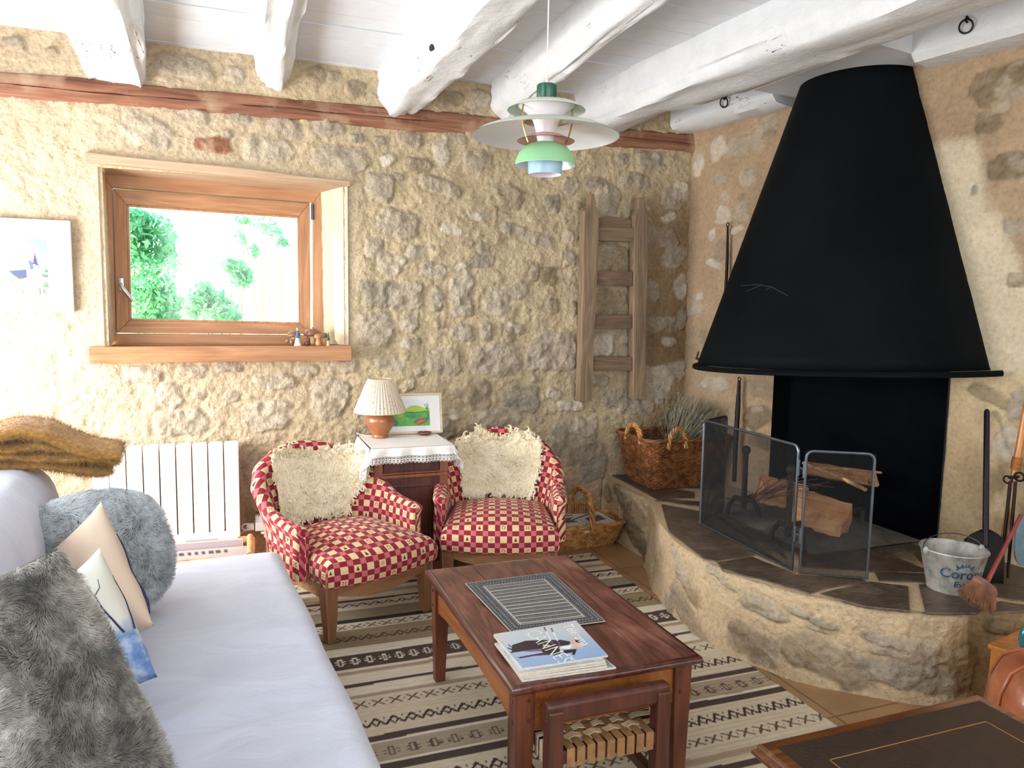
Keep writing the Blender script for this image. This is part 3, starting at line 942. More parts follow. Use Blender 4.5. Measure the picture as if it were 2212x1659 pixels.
hearth = thing('stone_hearth', 'raised rounded stone hearth with slate slabs under the black hood', 'hearth', (2.6, 3.0, 0))
NL = 480
line, arc = smooth_line(OUT, NL)
tg = np.gradient(line, axis=0); tg /= np.linalg.norm(tg, axis=1)[:, None]
nrm = np.stack([tg[:, 1], -tg[:, 0]], 1)
if nrm[NL // 2] @ np.array([-1, 0]) < 0: nrm = -nrm
nz = 56
zz = np.linspace(-.01, ZH, nz)
U, Z = np.meshgrid(arc, zz)
H = (fbm(U * 4, Z * 4, 13, 3) - .5) * .03 + (fbm(U * 16, Z * 16, 15, 4) - .5) * .018 + (fbm(U * 50, Z * 50, 18, 2) - .5) * .006
H += .035 * (1 - Z / ZH) ** 2                        # spreads a little at the foot
C = lin((204, 182, 148))[None, None, :] * (1 + .3 * (fbm(U * 6, Z * 6, 22, 4)[..., None] - .5))
gP = np.stack([np.broadcast_to(line[:, 0], U.shape), np.broadcast_to(line[:, 1], U.shape), Z], -1).reshape(-1, 3)
q = gP - EYE; dz = q @ AF; gx = CX + FPX * (q @ AX) / dz; gy = CY + FPX * (q @ AD) / dz
Ur, Zr = U.ravel(), Z.ravel()


def conv(x, y):
    k = np.argmin((gx - x) ** 2 + (gy - y) ** 2); return Ur[k], Zr[k]


HST = [(1375, 1110, 26, 30, 'b', 20), (1345, 1070, 22, 22, 'k', 30), (1385, 1165, 22, 22, 'k', 20), (1320, 1060, 10, 26, 'b'), (1490, 1262, 40, 18, 'b', 20), (1496, 1330, 60, 34, 'd', 25), (1625, 1385, 66, 38, 'd', 12),
       (1470, 1215, 26, 12, 'l', 25), (1800, 1425, 112, 38, 'd', 14), (2015, 1465, 70, 30, 'g', 5), (1650, 1310, 56, 24, 's', 12), (1780, 1345, 34, 10, 'g', 10), (1900, 1378, 48, 11, 'g', 8),
       (1775, 1358, 26, 5, 'd', 10), (1960, 1402, 80, 26, 'l', 5), (2170, 1350, 46, 20, 'k', 0), (2080, 1420, 40, 40, 'b', 0), (1720, 1320, 30, 12, 'l', 10), (1560, 1250, 40, 8, 's', 15), (1455, 1300, 14, 20, 'd')]
stones_on(U, Z, H, C, px_stones(HST, conv, .022), 500, .28)
# darker brown to the right of the bulge
md = sstep(2.5, 2.85, np.broadcast_to(line[:, 0], U.shape)) * .7
C = C * (1 - md[..., None]) + lin((142, 118, 78)) * (.85 + .3 * fbm(U * 9, Z * 9, 3, 3)[..., None]) * md[..., None]
rndd = np.clip((Z - (ZH - .03)) / .03, 0, 1) ** 2 * .03
Hh = H - rndd
P = np.stack([line[:, 0][None] + nrm[:, 0][None] * Hh, line[:, 1][None] + nrm[:, 1][None] * Hh, Z], -1)
o = fast_grid('rubble_face', P - np.array([2.6, 3.0, 0]), M['stone'], hearth, None, np.clip(C, .01, .95))
# mortar bed on top
mb = MB(); top = [(p[0], min(p[1], 4.5)) for p in line[:-24:6]] + [tuple(wpt(2.6, 0, .01)[:2]), tuple(wpt(1.0, 0, .01)[:2]), tuple(wpt(.02, 0, .01)[:2])]
mb.add([(x, y, ZH - .001) for x, y in top], [tuple(range(len(top)))])
t = NT('sooty lime mortar'); v = t.co()
fc = wpt(1.35, ZH, .28) - np.array([2.6, 3.0, 0])
dd = t.n('VectorMath', operation='DISTANCE', i_0=v, i_1=tuple(fc)).outputs['Value']
nz_ = t.noise(v, 9, 5)
ff = t.math('ADD', dd, t.math('MULTIPLY', t.math('SUBTRACT', nz_, .5), .35))
col = t.mix(t.ramp(ff, [(.48, 0.0), (.66, 1.0)]), L4((86, 76, 66)), L4((190, 168, 134)))
M['mortar'] = t.done(col, .95, t.bump(t.noise(v, 60, 5), .8, .006))
mb.build('mortar_bed', M['mortar'], hearth, smooth=False, world=True)


def slate_mat():
    t = NT('dark slate flagstone'); v = t.co()
    n = t.noise(v, 7, 6, .65); n2 = t.noise(t.co('Object', (1, 3, 1)), 24, 5, .6)
    col = t.ramp(t.math('ADD', t.math('MULTIPLY', n, .6), t.math('MULTIPLY', n2, .4)), [(.34, (54, 46, 40)), (.5, (92, 79, 67)), (.66, (126, 106, 86)), (.78, (172, 156, 136))])
    return t.done(col, .42, t.bump(t.math('ADD', n, n2), .5, .010))


M['slate'] = slate_mat()
SL = [[(1428, 1090), (1535, 1110), (1700, 1225), (1632, 1200), (1545, 1213), (1520, 1208), (1445, 1150)],
      [(1548, 1216), (1625, 1204), (1720, 1243), (1860, 1252), (1872, 1258), (1785, 1272), (1748, 1284), (1640, 1252), (1560, 1232)],
      [(1770, 1284), (1800, 1276), (1880, 1258), (1962, 1268), (1966, 1322), (1870, 1312)],
      [(1984, 1264), (2010, 1262), (2150, 1296), (2110, 1326), (2000, 1326)],
      [(1415, 1082), (1430, 1078), (1520, 1085), (1640, 1110), (1700, 1210), (1540, 1100)],
      [(1890, 1238), (2000, 1240), (1998, 1258), (1900, 1256)],
      [(2130, 1312), (2160, 1300), (2230, 1312), (2230, 1322), (2140, 1326)],
      [(1305, 1018), (1330, 1006), (1440, 1055), (1500, 1064), (1500, 1076), (1418, 1078)],
      [(1965, 1190), (2060, 1196), (2062, 1240), (2012, 1238)], [(2072, 1200), (2230, 1196), (2230, 1304), (2168, 1294), (2074, 1266)],
      [(1700, 1150), (1900, 1190), (2010, 1235), (1880, 1236), (1735, 1226)],
      [(1330, 1004), (1500, 1000), (1560, 1060), (1445, 1052)],
      [(1560, 1075), (1660, 1080), (1800, 1160), (1690, 1150), (1640, 1105)]]
for poly in SL:
    pts = [on_z(x, y, ZH) for x, y in poly]
    cx_ = sum(p[0] for p in pts) / len(pts); cy_ = sum(p[1] for p in pts) / len(pts)
    dense = []
    for a, b in zip(pts, pts[1:] + pts[:1]):
        for k in range(4):
            w = float(fbm(a[0] * 20 + k, a[1] * 20, 4, 2) - .5) * .012
            dense.append((a[0] + (b[0] - a[0]) * k / 4 + w, a[1] + (b[1] - a[1]) * k / 4 + w))
    mb = MB(); mb.prism(dense, ZH - .006, ZH + .005)
    mb.build('flagstone', M['slate'], hearth, smooth=False, bevel=.003, world=True)
ZT = ZH + .005

# ------------------------------------------------------------------ fire niche and its back
M['soot'] = plain('soot black masonry', (6, 8, 13), .9, spec=.08, bump=.4, bscale=25, var=.3)
M['soot_edge'] = plain('sooty edge', (44, 34, 30), .9, bump=.5, bscale=30, var=.3)
t = thing('fireback', 'black soot covered fire opening below the hood', 'fireplace', tuple(wpt((NI0 + NI1) / 2, ZH)), 0)
mb = MB()
dp = .12
a = [wpt(NI0, NZ0, .015), wpt(NI0, NZ1, .015), wpt(NI1, NZ1, .015), wpt(NI1, NZ0, .015)]
b = [wpt(NI0 + .02, NZ0, -dp), wpt(NI0 + .02, NZ1, -dp), wpt(NI1 - .02, NZ1, -dp), wpt(NI1 - .02, NZ0, -dp)]
mb.add([tuple(p) for p in a + b], [(0, 1, 5, 4), (1, 2, 6, 5), (2, 3, 7, 6), (3, 0, 4, 7)])
mb.build('jamb', M['soot'], t, smooth=False, world=True)
mb = MB(); mb.grid(lambda u, v: tuple(wpt(NI0 + (NI1 - NI0) * u, NZ0 + (NZ1 - NZ0) * v, -dp + .015 * float(fbm(u * 5, v * 5, 3, 3)))), 16, 16)
mb.build('back_plate', M['soot'], t, world=True)

# ------------------------------------------------------------------ hood
def hood_mat():
    t = NT('black enamelled hood'); v = t.co()
    n = t.noise(v, 1.6, 3); f = t.noise(v, 160, 3)
    col = t.ramp(n, [(.3, (8, 13, 17)), (.7, (16, 20, 22))])
    # a few pale scratches
    sc = t.noise(t.co('Object', (1, 1, 7)), 26, 2, .5, 1.2)
    where = t.n('TexGradient', gradient_type='SPHERICAL', i_Vector=t.n('Mapping', i_Vector=t.n('TexCoord').outputs['Object'], i_Location=(5.6, 2.6, -7.6), i_Scale=(7, 7, 17)).outputs[0]).outputs[1]
    return t.done(col, .6, t.bump(f, .12, .002), spec=.05)


M['hood'] = hood_mat()
hood = thing('chimney_hood', 'tall black half cone chimney hood over the hearth', 'hood', tuple(wpt(1.25, 1.2)))


def rim_pt(s0, s1, d, z0, z1, th):
    return wpt((s0 + s1) / 2 - (s1 - s0) / 2 * math.cos(th), z0 + (z1 - z0) * (1 - math.cos(th)) / 2, d * math.sin(th))


BOT = (.46, 2.03, .75, 1.165, 1.232); TOP = (.965, 1.545, .25, 2.775, 2.70)
mb = MB(); n = 72; rings = []
for k in range(25):
    f = k / 24
    b_ = [BOT[i] + (TOP[i] - BOT[i]) * f for i in range(5)]
    rings.append([tuple(rim_pt(b_[0], b_[1], b_[2], b_[3], b_[4], PI * j / n)) for j in range(n + 1)])
mb.loft(rings, False)
o = mb.build('cone', M['hood'], hood, world=True, solid=.006)
RIM = (.445, 2.085, .785, 1.150, 1.222)
mb = MB(); rings = []
for (dd, dz) in ((-.035, .012), (.0, .014), (.012, .004), (.010, -.010), (-.002, -.014), (-.035, -.010)):
    rings.append([tuple(rim_pt(RIM[0] - dd * .5, RIM[1] + dd * .5, RIM[2] + dd, RIM[3] + dz, RIM[4] + dz, PI * j / n)) for j in range(n + 1)])
rings.append(rings[0]); mb.loft(rings, False)
o = mb.build('rim', M['hood'], hood, world=True); o['label'] = 'flat black rim round the foot of the hood'
# curled iron tab at the left end of the rim
p = rim_pt(*RIM, .35)
mb = MB(); q = Vector(on_plane(1515, 778, WC + WN * .25, WN))
mb.tube([q + Vector((.05, -.02, .0)), q + Vector((.0, 0, .0)), q + Vector((-.03, .01, .01)), q + Vector((-.01, .02, .05))], [.014, .02, .022, .012], 10, flat=.4)
mb.build('tab', plain('rusty iron', (96, 70, 52), .7, .4, bump=.4, var=.2), hood, world=True)
# scratches on the front of the cone
mb = MB(); rng = random.Random(4)
M['scratch'] = plain('pale scratch', (70, 74, 74), .6)


def cone_at(x, y):
    best = None
    for k in range(60):
        f = k / 59 * .6
        b_ = [BOT[i] + (TOP[i] - BOT[i]) * f for i in range(5)]
        for j in range(8, 50):
            p = rim_pt(*b_, PI * j / 60); X, Y = to_px(p)
            d = (X - x) ** 2 + (Y - y) ** 2
            if best is None or d < best[0]: best = (d, p, j, f)
    return Vector(best[1]), PI * best[2] / 60


for pts in (((1604, 618), (1640, 613), (1668, 622), (1692, 632)), ((1612, 632), (1632, 618), (1650, 616)), ((1650, 628), (1672, 618), (1690, 630), (1700, 637))):
    path = []
    for x, y in pts:
        c, th = cone_at(x, y); path.append(c + Vector(WN) * (.006 * math.sin(th)) + Vector(WD) * (-.006 * math.cos(th)))
    mb.tube(path, .0011, 4)
o = mb.build('scratch', M['scratch'], hood, world=True); o['label'] = 'pale curved scratches'

# ------------------------------------------------------------------ folding fire screen
M['zinc'] = plain('grey steel tube', (104, 112, 120), .38, .85, bump=.1)
M['wire'] = plain('dark wire mesh', (44, 46, 48), .5, .7)
scr = thing('fire_screen', 'three panel folding mesh fire screen standing before the fire opening', 'fire screen', tuple(on_z(1716, 1236, ZT)))


def screen_panel(bl, br, tl, tr, name='panel'):
    """corners are pixels; the panel stands upright on the hearth"""
    A = Vector(on_z(*bl, ZT + .008)); B = Vector(on_z(*br, ZT + .008))
    d = (B - A); L = d.length; d.normalize(); nn = Vector((-d.y, d.x, 0))
    hl = on_plane(*tl, A, np.array(nn))[2]; hr = on_plane(*tr, B, np.array(nn))[2]
    h = ((hl + hr) / 2) - ZT - .008
    rad = .0065; rc = .03
    pts = []

    def P(a, z): return A + d * a + Vector((0, 0, z))
    pts += [P(rad, 0), P(rad, h - rc)]
    for k in range(1, 6): pts.append(P(rad + rc - rc * math.cos(k / 6 * PI / 2), h - rc + rc * math.sin(k / 6 * PI / 2)))
    pts += [P(rad + rc, h), P(L - rad - rc, h)]
    for k in range(1, 6): pts.append(P(L - rad - rc + rc * math.sin(k / 6 * PI / 2), h - rc + rc * math.cos(k / 6 * PI / 2)))
    pts += [P(L - rad, h - rc), P(L - rad, 0)]
    mb = MB(); mb.tube(pts, rad, 8, closed=True)
    fr = mb.build('panel_frame', M['zinc'], scr, world=True)
    mb = MB(); st = .0050; r = .00075

    def wire(p, q):
        w = (q - p).normalized(); u = nn * r; v = w.cross(nn) * r
        mb.add([p + u, p + v, p - u, p - v, q + u, q + v, q - u, q - v], [(0, 1, 5, 4), (1, 2, 6, 5), (2, 3, 7, 6), (3, 0, 4, 7)])
    k = -h
    # two families of diagonal wires
    for sgn in (1, -1):
        c = -h if sgn > 0 else 0.0
        hi = L if sgn > 0 else L + h
        while c < hi:
            # line a = c + sgn*z (sgn 1) or a = c - z
            z0, z1 = (max(0, -c), min(h, L - c)) if sgn > 0 else (max(0, c - L), min(h, c))
            if z1 - z0 > .004: wire(P(c + sgn * z0, z0), P(c + sgn * z1, z1))
            c += st * 1.414
    mb.build('mesh', M['wire'], scr, world=True, smooth=False)
    return A, B, h, d


pA = screen_panel((1562, 1104), (1511, 1128), (1597, 894), (1529, 906))
pB = screen_panel((1512, 1130), (1713, 1232), (1530, 908), (1735, 968))
pC = screen_panel((1724, 1238), (1876, 1250), (1746, 972), (1902, 984))
for z in (.13, .42):
    a = pB[1]; b = pC[0]
    mb = MB(); mb.tube([a + Vector((0, 0, z)), a + Vector((0, 0, z + .07))], .006, 8); mb.tube([b + Vector((0, 0, z)), b + Vector((0, 0, z + .07))], .005, 8)
    mb.tube([a + Vector((0, 0, z + .035)), b + Vector((0, 0, z + .035))], .005, 6)
    mb.build('hinge', M['zinc'], scr, world=True)

# ------------------------------------------------------------------ fire dogs, grate bar, logs, twigs, ash
M['cast'] = plain('grey cast iron', (66, 62, 58), .6, .5, bump=.5, bscale=60, var=.15)


def fire_dog(label, foot_px, back_s, back_off):
    f = Vector(on_z(*foot_px, ZT)); bk = Vector(wpt(back_s, ZT, back_off))
    t = thing('fire_dog', label, 'andiron', tuple(f), group='iron fire dogs')
    d = (bk - f); d.z = 0; d.normalize(); s = Vector((-d.y, d.x, 0)); up = Vector((0, 0, 1))
    mb = MB(); mb.tube([f + up * .10 + d * .02, bk + up * .10, bk + up * .01], [.014, .013, .012], 8); mb.build('bar', M['cast'], t, world=True)
    mb = MB(); mb.tube([f + up * .05, f + up * .30, f + up * .36], [.016, .013, .014], 8); mb.sphere(tuple(f + up * .375), .024); mb.build('upright', M['cast'], t, world=True)
    for sg in (-1, 1):
        mb = MB(); mb.tube([f + up * .10, f + s * sg * .05 + up * .105, f + s * sg * .085 + up * .06, f + s * sg * .095 + up * .0], [.014, .013, .012, .014], 8)
        mb.build('leg', M['cast'], t, world=True)


fire_dog('iron fire dog with curved feet behind the large mesh panel', (1605, 1118), .95, .10)
fire_dog('iron fire dog half hidden by the hinge of the mesh screen', (1700, 1180), 1.5, .10)
M['split_wood'] = wood('split firewood', [(.3, (178, 124, 82)), (.5, (204, 154, 110)), (.7, (222, 180, 138))], 'x', 2.0, .85, bump=.5, dark=(160, 96, 66))


def log(label, c, ln, rad, rot, seed, sect=None):
    rng = random.Random(seed)
    mb = MB(); rings = []
    sect = sect or [(-1, -.5), (-.2, -.75), (.8, -.55), (1.0, .1), (.35, .85), (-.35, .7)]
    for i in range(9):
        f = i / 8 - .5
        ring = []
        for k, (a, b) in enumerate(sect):
            for h in range(3):
                a2, b2 = sect[(k + 1) % len(sect)]
                aa = a + (a2 - a) * h / 3; bb = b + (b2 - b) * h / 3
                w = 1 + .16 * (rng.random() - .5)
                ring.append((f * ln + .02 * (rng.random() - .5), aa * rad * w, bb * rad * w))
        rings.append(ring)
    mb.loft(rings, True)
    o = mb.build('log', M['split_wood'], None, angle=35); o.location = c; o.rotation_euler = rot
    return tag(o, label, 'log', 'firewood logs')


lz = ZT + .175
def atz(x, y, z): return tuple(on_z(x, y, z))
yaw_ = math.degrees(math.atan2(AX[1], AX[0]))
log('split log with triangular end behind the small right mesh panel', atz(1770, 1108, lz - .02), .26, .075, (R(8), R(6), R(yaw_ - 46)), 1, [(-1.05, -.75), (1.0, -.85), (.62, 1.0)])
log('split log lying behind the large mesh panel', atz(1690, 1062, lz + .02), .22, .078, (R(20), R(10), R(yaw_ - 12)), 2, [(-1, -.6), (.9, -.8), (1.0, .2), (.2, .8), (-.7, .5)])
log('rear split log against the soot, above the other logs', tuple(wpt(1.32, lz + .07, .06)), .42, .05, (R(10), R(3), R(100)), 3)
M['twig'] = plain('dry twigs', (128, 92, 70), .8, var=.25)
M['stick'] = plain('pale split stick', (206, 166, 116), .7, var=.2)
for (a, b, r, lab, m_) in (((1745, 1010), (1912, 1022), .007, 'pale split stick poking out beyond the screen\'s right edge', 'stick'), ((1735, 1000), (1870, 1058), .010, 'thick pale stick slanting down behind the right mesh panel', 'stick')):
    p = Vector(on_z(*a, ZT + .30)); q = Vector(on_z(*b, ZT + .26))
    mb = MB(); mb.tube([p, p.lerp(q, .5) + Vector((0, 0, .008)), q], [r * .8, r, r], 7)
    tag(mb.build('stick', M[m_]), lab, 'stick', 'kindling sticks')
rng = random.Random(6)
t = thing('twig_bundle', 'bundle of thin brown twigs behind the large mesh panel', 'twigs', atz(1680, 1060, lz + .05))
mb = MB()
for k in range(26):
    p = Vector(on_z(1640 + rng.uniform(-20, 20), 1075 + rng.uniform(-8, 8), lz + .05)); e = p + Vector((rng.uniform(.02, .30), rng.uniform(-.22, .02), rng.uniform(.02, .16)))
    mb.tube([p, p.lerp(e, .5) + Vector((0, 0, rng.uniform(.0, .05))), e], [.0022, .0018, .001], 4)
mb.build('twigs', M['twig'], t, world=True)
t['kind'] = 'stuff'
M['ash'] = plain('grey ash', (118, 112, 106), .95, bump=.9, bscale=40, var=.2)
mb = MB()
pc = wpt(1.32, ZT, .30)
mb.grid(lambda u, v: (pc[0] + .34 * (2 * u - 1) * (1 if True else 0), pc[1] + .42 * (2 * v - 1), ZT + max(0, 1 - (2 * u - 1) ** 2 - (2 * v - 1) ** 2) * (.03 + .02 * float(fbm(u * 9, v * 9, 2, 3))) + .001), 30, 30)
tag(mb.build('ash_heap', M['ash']), 'grey ash spread on the hearth under the logs', 'ash', kind='stuff')

# ------------------------------------------------------------------ tools and bucket to the right of the fire
M['galv'] = None
t_ = NT('weathered galvanised zinc'); v = t_.co(); n = t_.noise(v, 26, 5, .6); n2 = t_.noise(v, 7, 3)
col = t_.ramp(t_.math('ADD', t_.math('MULTIPLY', n, .6), t_.math('MULTIPLY', n2, .4)), [(.35, (126, 126, 122)), (.5, (170, 168, 160)), (.68, (198, 196, 188))])
M['galv'] = t_.done(col, .55, t_.bump(n, .2, .003), .25)
bc = on_z(2054, 1270, ZT) + np.array([0, .0, 0])
bc[2] = ZT
bl = on_plane(1996, 1182, bc, AF * np.array([1, 1, 0])); br = on_plane(2125, 1190, bc, AF * np.array([1, 1, 0]))
RT = float(np.linalg.norm(br - bl)) / 2
HB = float((bl[2] + br[2]) / 2 - ZT) + .004
RB = RT * .73
bucket = thing('bucket', 'weathered zinc bucket with faded blue lettering on the hearth', 'bucket', tuple(bc))
mb = MB(); mb.lathe([(0.001, .008), (RB * .96, .008), (RB, .0), (RB * 1.0, .004), (RB + (RT - RB) * .5, HB * .5), (RT, HB - .006), (RT + .005, HB - .002), (RT + .003, HB + .003), (RT - .003, HB), (RB + (RT - RB) * .5 - .003, HB * .5), (RB - .004, .012), (0.001, .012)], 48, caps=False)
mb.build('body', M['galv'], bucket)
# the bail and its two ears
ax = Vector(AX); ax.z = 0; ax.normalize(); ay = Vector((-ax.y, ax.x, 0))
ear = (ax * .97 + ay * .15).normalized()
for sg in (-1, 1):
    mb = MB(); mb.M = Matrix.Translation(ear * sg * (RT + .004) + Vector((0, 0, HB - .006)))
    mb.sphere((0, 0, 0), .012, sz=1.5, u=10, v=8); mb.build('ear', M['galv'], bucket)
mb = MB(); pth = []
for k in range(25):
    a = PI * k / 24
    pth.append(ear * (-math.cos(a) * (RT + .012)) + Vector((0, 0, HB - .004 + math.sin(a) * .05)) + ay * (.055 * math.sin(a)))
mb.tube(pth, .0022, 6); mb.build('handle', M['dark_steel'], bucket)


def text_mesh(body, size, font_shear=0.0, bold=0.0, spacing=1.0, extrude=0.0):
    cu = bpy.data.curves.new('lettering', 'FONT'); cu.body = body; cu.size = size; cu.shear = font_shear; cu.offset = bold; cu.space_character = spacing; cu.extrude = extrude
    cu.align_x = 'CENTER'; cu.resolution_u = 3
    o = bpy.data.objects.new('lettering', cu); COL.objects.link(o)
    dg = bpy.context.evaluated_depsgraph_get(); me = bpy.data.meshes.new_from_object(o.evaluated_get(dg))
    vs = [tuple(v.co) for v in me.vertices]; fs = [tuple(p.vertices) for p in me.polygons]
    bpy.data.objects.remove(o); bpy.data.meshes.remove(me); bpy.data.curves.remove(cu)
    return vs, fs


M['ink_blue'] = plain('faded blue print', (44, 74, 110), .6, var=.25, bscale=300)
M['ink_navy'] = plain('dark blue print', (34, 40, 62), .6, var=.2, bscale=300)


def on_bucket(vs, z0, ang0):
    out = []
    for x, y, z in vs:
        zz = z0 + y; r = RB + (RT - RB) * zz / HB + .0012; a = ang0 + x / r
        out.append((r * math.cos(a), r * math.sin(a), zz))
    return out


to_cam = math.atan2(-bc[1], -bc[0])
A0 = to_cam + .42
for body, sz, hz, da in (('Corona', .058, .44, 0), ('Extra', .034, .22, .03)):
    mb = MB(); vs, fs = text_mesh(body, sz, .0, .0009); mb.add(on_bucket(vs, HB * hz, A0 + da), fs)
    mb.build('lettering', M['ink_blue'], bucket, smooth=False)
mb = MB()
crown = [(-.03, 0), (.03, 0), (.036, .024), (.020, .014), (.013, .030), (.004, .016), (0, .036), (-.004, .016), (-.013, .030), (-.020, .014), (-.036, .024)]
mb.add(on_bucket([(x, y, 0) for x, y in crown], HB * .66, A0 - .02), [tuple(range(len(crown)))])
mb.build('crown_emblem', M['ink_blue'], bucket, smooth=False)

# shovel behind the bucket, leaning on the wall
def lean(label, name, cat, a, b, build):
    t = thing(name, label, cat, tuple(a)); build(t, Vector(a), Vector(b)); return t


M['tube'] = plain('dark shiny tube', (70, 66, 78), .25, .9)
M['black_iron'] = plain('matt black sheet iron', (20, 20, 22), .6, .4, bump=.3)
p_foot = on_z(2118, 1295, ZT + .0)
sh_top = wpt(*on_w(2141, 884), .035); sh_mid = Vector(on_plane(2098, 1180, p_foot + np.array([.08, .10, 0]), AF * np.array([1, 1, 0])))


def b_shovel(t, a, b):
    d = (b - a).normalized()
    mb = MB(); k = a + d * (sh_mid - a).length
    mb.tube([k - d * .05, b - d * .01], .0125, 12); mb.tube([b - d * .012, b], [.0125, .008], 12); mb.build('handle', M['tube'], t, world=True)
    s = Vector(AX); s.z = 0; s.normalize(); nn = d.cross(s).normalized()
    mb = MB(); ln = (k - a).length
    prof = [(-.085, .012), (-.08, 0), (0, -.004), (.08, 0), (.085, .012)]
    rings = []
    for f, wd in ((0, .95), (.5, 1.0), (.9, 1.0), (1.02, .6), (1.1, .2)):
        rings.append([a + d * (ln * f + .004) + s * (x * wd) + nn * y for x, y in prof])
    mb.loft(rings, False); mb.build('blade', M['black_iron'], t, world=True, solid=.003)


sf = on_z(2128, 1262, ZT); sf = np.array([sf[0], sf[1], ZT])
lean('black fire shovel with a dark steel tube handle behind the bucket', 'fire_shovel', 'shovel', sf, sh_top, b_shovel)

# hand broom
M['red_wood'] = plain('red varnished handle', (128, 48, 46), .3, coat=.5, var=.15)
M['bristle'] = plain('brown bristle', (138, 98, 72), .85, var=.25)
bf = Vector(on_z(2120, 1312, ZT)); bh = Vector(on_plane(2128, 1266, np.array(bf), AF * np.array([1, 1, 0])))
bt = Vector(on_plane(2206, 1112, np.array(bf) + np.array([.12, .08, 0]), AF * np.array([1, 1, 0])))
br_ = thing('hand_broom', 'hand broom with brown bristles and a red handle beside the bucket', 'broom', tuple(bf))
d = (bt - bh).normalized()
mb = MB(); mb.tube([bh, bh.lerp(bt, .3), bt], [.009, .0085, .0075], 10); mb.build('handle', M['red_wood'], br_, world=True)
s = Vector(AX) * .86 + Vector((0, 0, -.42)); s = (s - d * s.dot(d)).normalized(); w = d.cross(s)
mb = MB()
rings = [[bh + d * q + s * (.058 * math.cos(2 * PI * k / 20) * m_) + w * (.016 * math.sin(2 * PI * k / 20)) for k in range(20)] for q, m_ in ((-.012, 1), (.006, 1), (.016, .8))]
mb.loft(rings, True); o = mb.build('head', plain('speckled wood block', (120, 84, 70), .4, var=.4, bscale=60), br_, world=True)
rng = np.random.default_rng(3); n = 2600
a = rng.uniform(0, 2 * PI, n); rr = np.sqrt(rng.uniform(0, 1, n)); px = .056 * rr * np.cos(a); py = .015 * rr * np.sin(a)
base = np.array(bh)[None] + np.array(s)[None] * px[:, None] + np.array(w)[None] * py[:, None] - np.array(d)[None] * .008
dirn = -np.array(d)[None] + np.array(s)[None] * (px * 7 + rng.normal(0, .06, n))[:, None] + np.array(w)[None] * (py * 9 + rng.normal(0, .06, n))[:, None]
L_ = rng.uniform(.060, .085, n)
pts = base[:, None, :] + dirn[:, None, :] * L_[:, None, None] * np.linspace(0, 1, 5)[None, :, None]
pts[:, :, 2] = np.maximum(pts[:, :, 2], ZT + .002)
hairs('bristles', (pts - np.array(bf)).astype(np.float32), M['bristle'], br_, .0006, .7)['kind'] = 'stuff'

# fire tongs and poker leaning together at the right edge
def pt_w(x, y, off): return Vector(on_plane(x, y, WC + WN * off, WN))


tg_ = thing('fire_tongs', 'black iron fire tongs with a looped top leaning beside the broom', 'tongs', tuple(pt_w(2165, 1290, .22)))
mb = MB()
mb.tube([pt_w(2182, 1040, .12), pt_w(2176, 1110, .15), pt_w(2160, 1230, .2), pt_w(2158, 1300, .22)], [.007, .007, .006, .005], 8)
mb.build('arm', M['iron'], tg_, world=True)
mb = MB(); mb.tube([pt_w(2194, 1040, .12), pt_w(2186, 1130, .15), pt_w(2178, 1230, .2), pt_w(2176, 1300, .22)], [.007, .007, .006, .005], 8); mb.build('arm', M['iron'], tg_, world=True)
mb = MB(); c = pt_w(2177, 1036, .12); mb.tube([c + Vector(WD) * (.018 * math.cos(2 * PI * k / 16)) + Vector((0, 0, .016 * math.sin(2 * PI * k / 16))) for k in range(16)], .004, 8, closed=True)
c2 = pt_w(2202, 1030, .11); mb.tube([c + Vector((0, 0, .01)), c2], .006, 8); mb.tube([c2 + Vector(WD) * (.02 * math.cos(2 * PI * k / 16)) + Vector((0, 0, .018 * math.sin(2 * PI * k / 16))) for k in range(16)], .005, 8, closed=True)
mb.build('loop', M['iron'], tg_, world=True)
M['orange_wood'] = wood('varnished orange stick', [(.3, (150, 88, 30)), (.5, (190, 120, 50)), (.7, (212, 146, 72))], 'z', 1.5, .35, bump=.2, coat=.4)
st_ = thing('wooden_staff', 'orange varnished wooden stick leaning on the wall at the far right', 'stick', tuple(pt_w(2152, 1262, .14)))
mb = MB(); mb.tube([pt_w(2152, 1262, .14), pt_w(2172, 1140, .10), pt_w(2192, 1020, .06), pt_w(2215, 900, .03), pt_w(2228, 830, .025)], [.012, .013, .015, .017, .018], 10); mb.build('shaft', M['orange_wood'], st_, world=True)
mb = MB(); mb.tube([pt_w(2193, 1014, .065), pt_w(2198, 988, .06)], [.02, .02], 10); mb.build('grip_binding', plain('cord binding', (150, 92, 44), .8, bump=1, bscale=120, var=.3), st_, world=True)
# hanging blue grey card with white lettering
M['slate_blue'] = plain('blue grey card', (102, 122, 136), .7, bump=.2, var=.08)
t = thing('hanging_tag', 'blue grey oval board with white lettering behind the broom handle', 'sign', tuple(pt_w(2206, 1170, .16)))
sN = Vector(AX); sN.z = 0; sN.normalize(); cN = pt_w(2222, 1165, .16); upv = Vector((0, 0, 1)); ou = Vector((-sN.y, sN.x, 0))
if ou.y > 0: ou = -ou
mb = MB(); ring = []
for k in range(28):
    a = 2 * PI * k / 28; rx = .062; rz = .115
    ring.append((rx * math.copysign(abs(math.cos(a)) ** .7, math.cos(a)), rz * math.copysign(abs(math.sin(a)) ** .7, math.sin(a))))
mb.loft([[cN + sN * x + upv * z + ou * .0 for x, z in ring], [cN + sN * x + upv * z + ou * .008 for x, z in ring]], True)
mb.build('board', M['slate_blue'], t, world=True, smooth=False)
M['chalk'] = plain('white chalk paint', (232, 234, 236), .7)
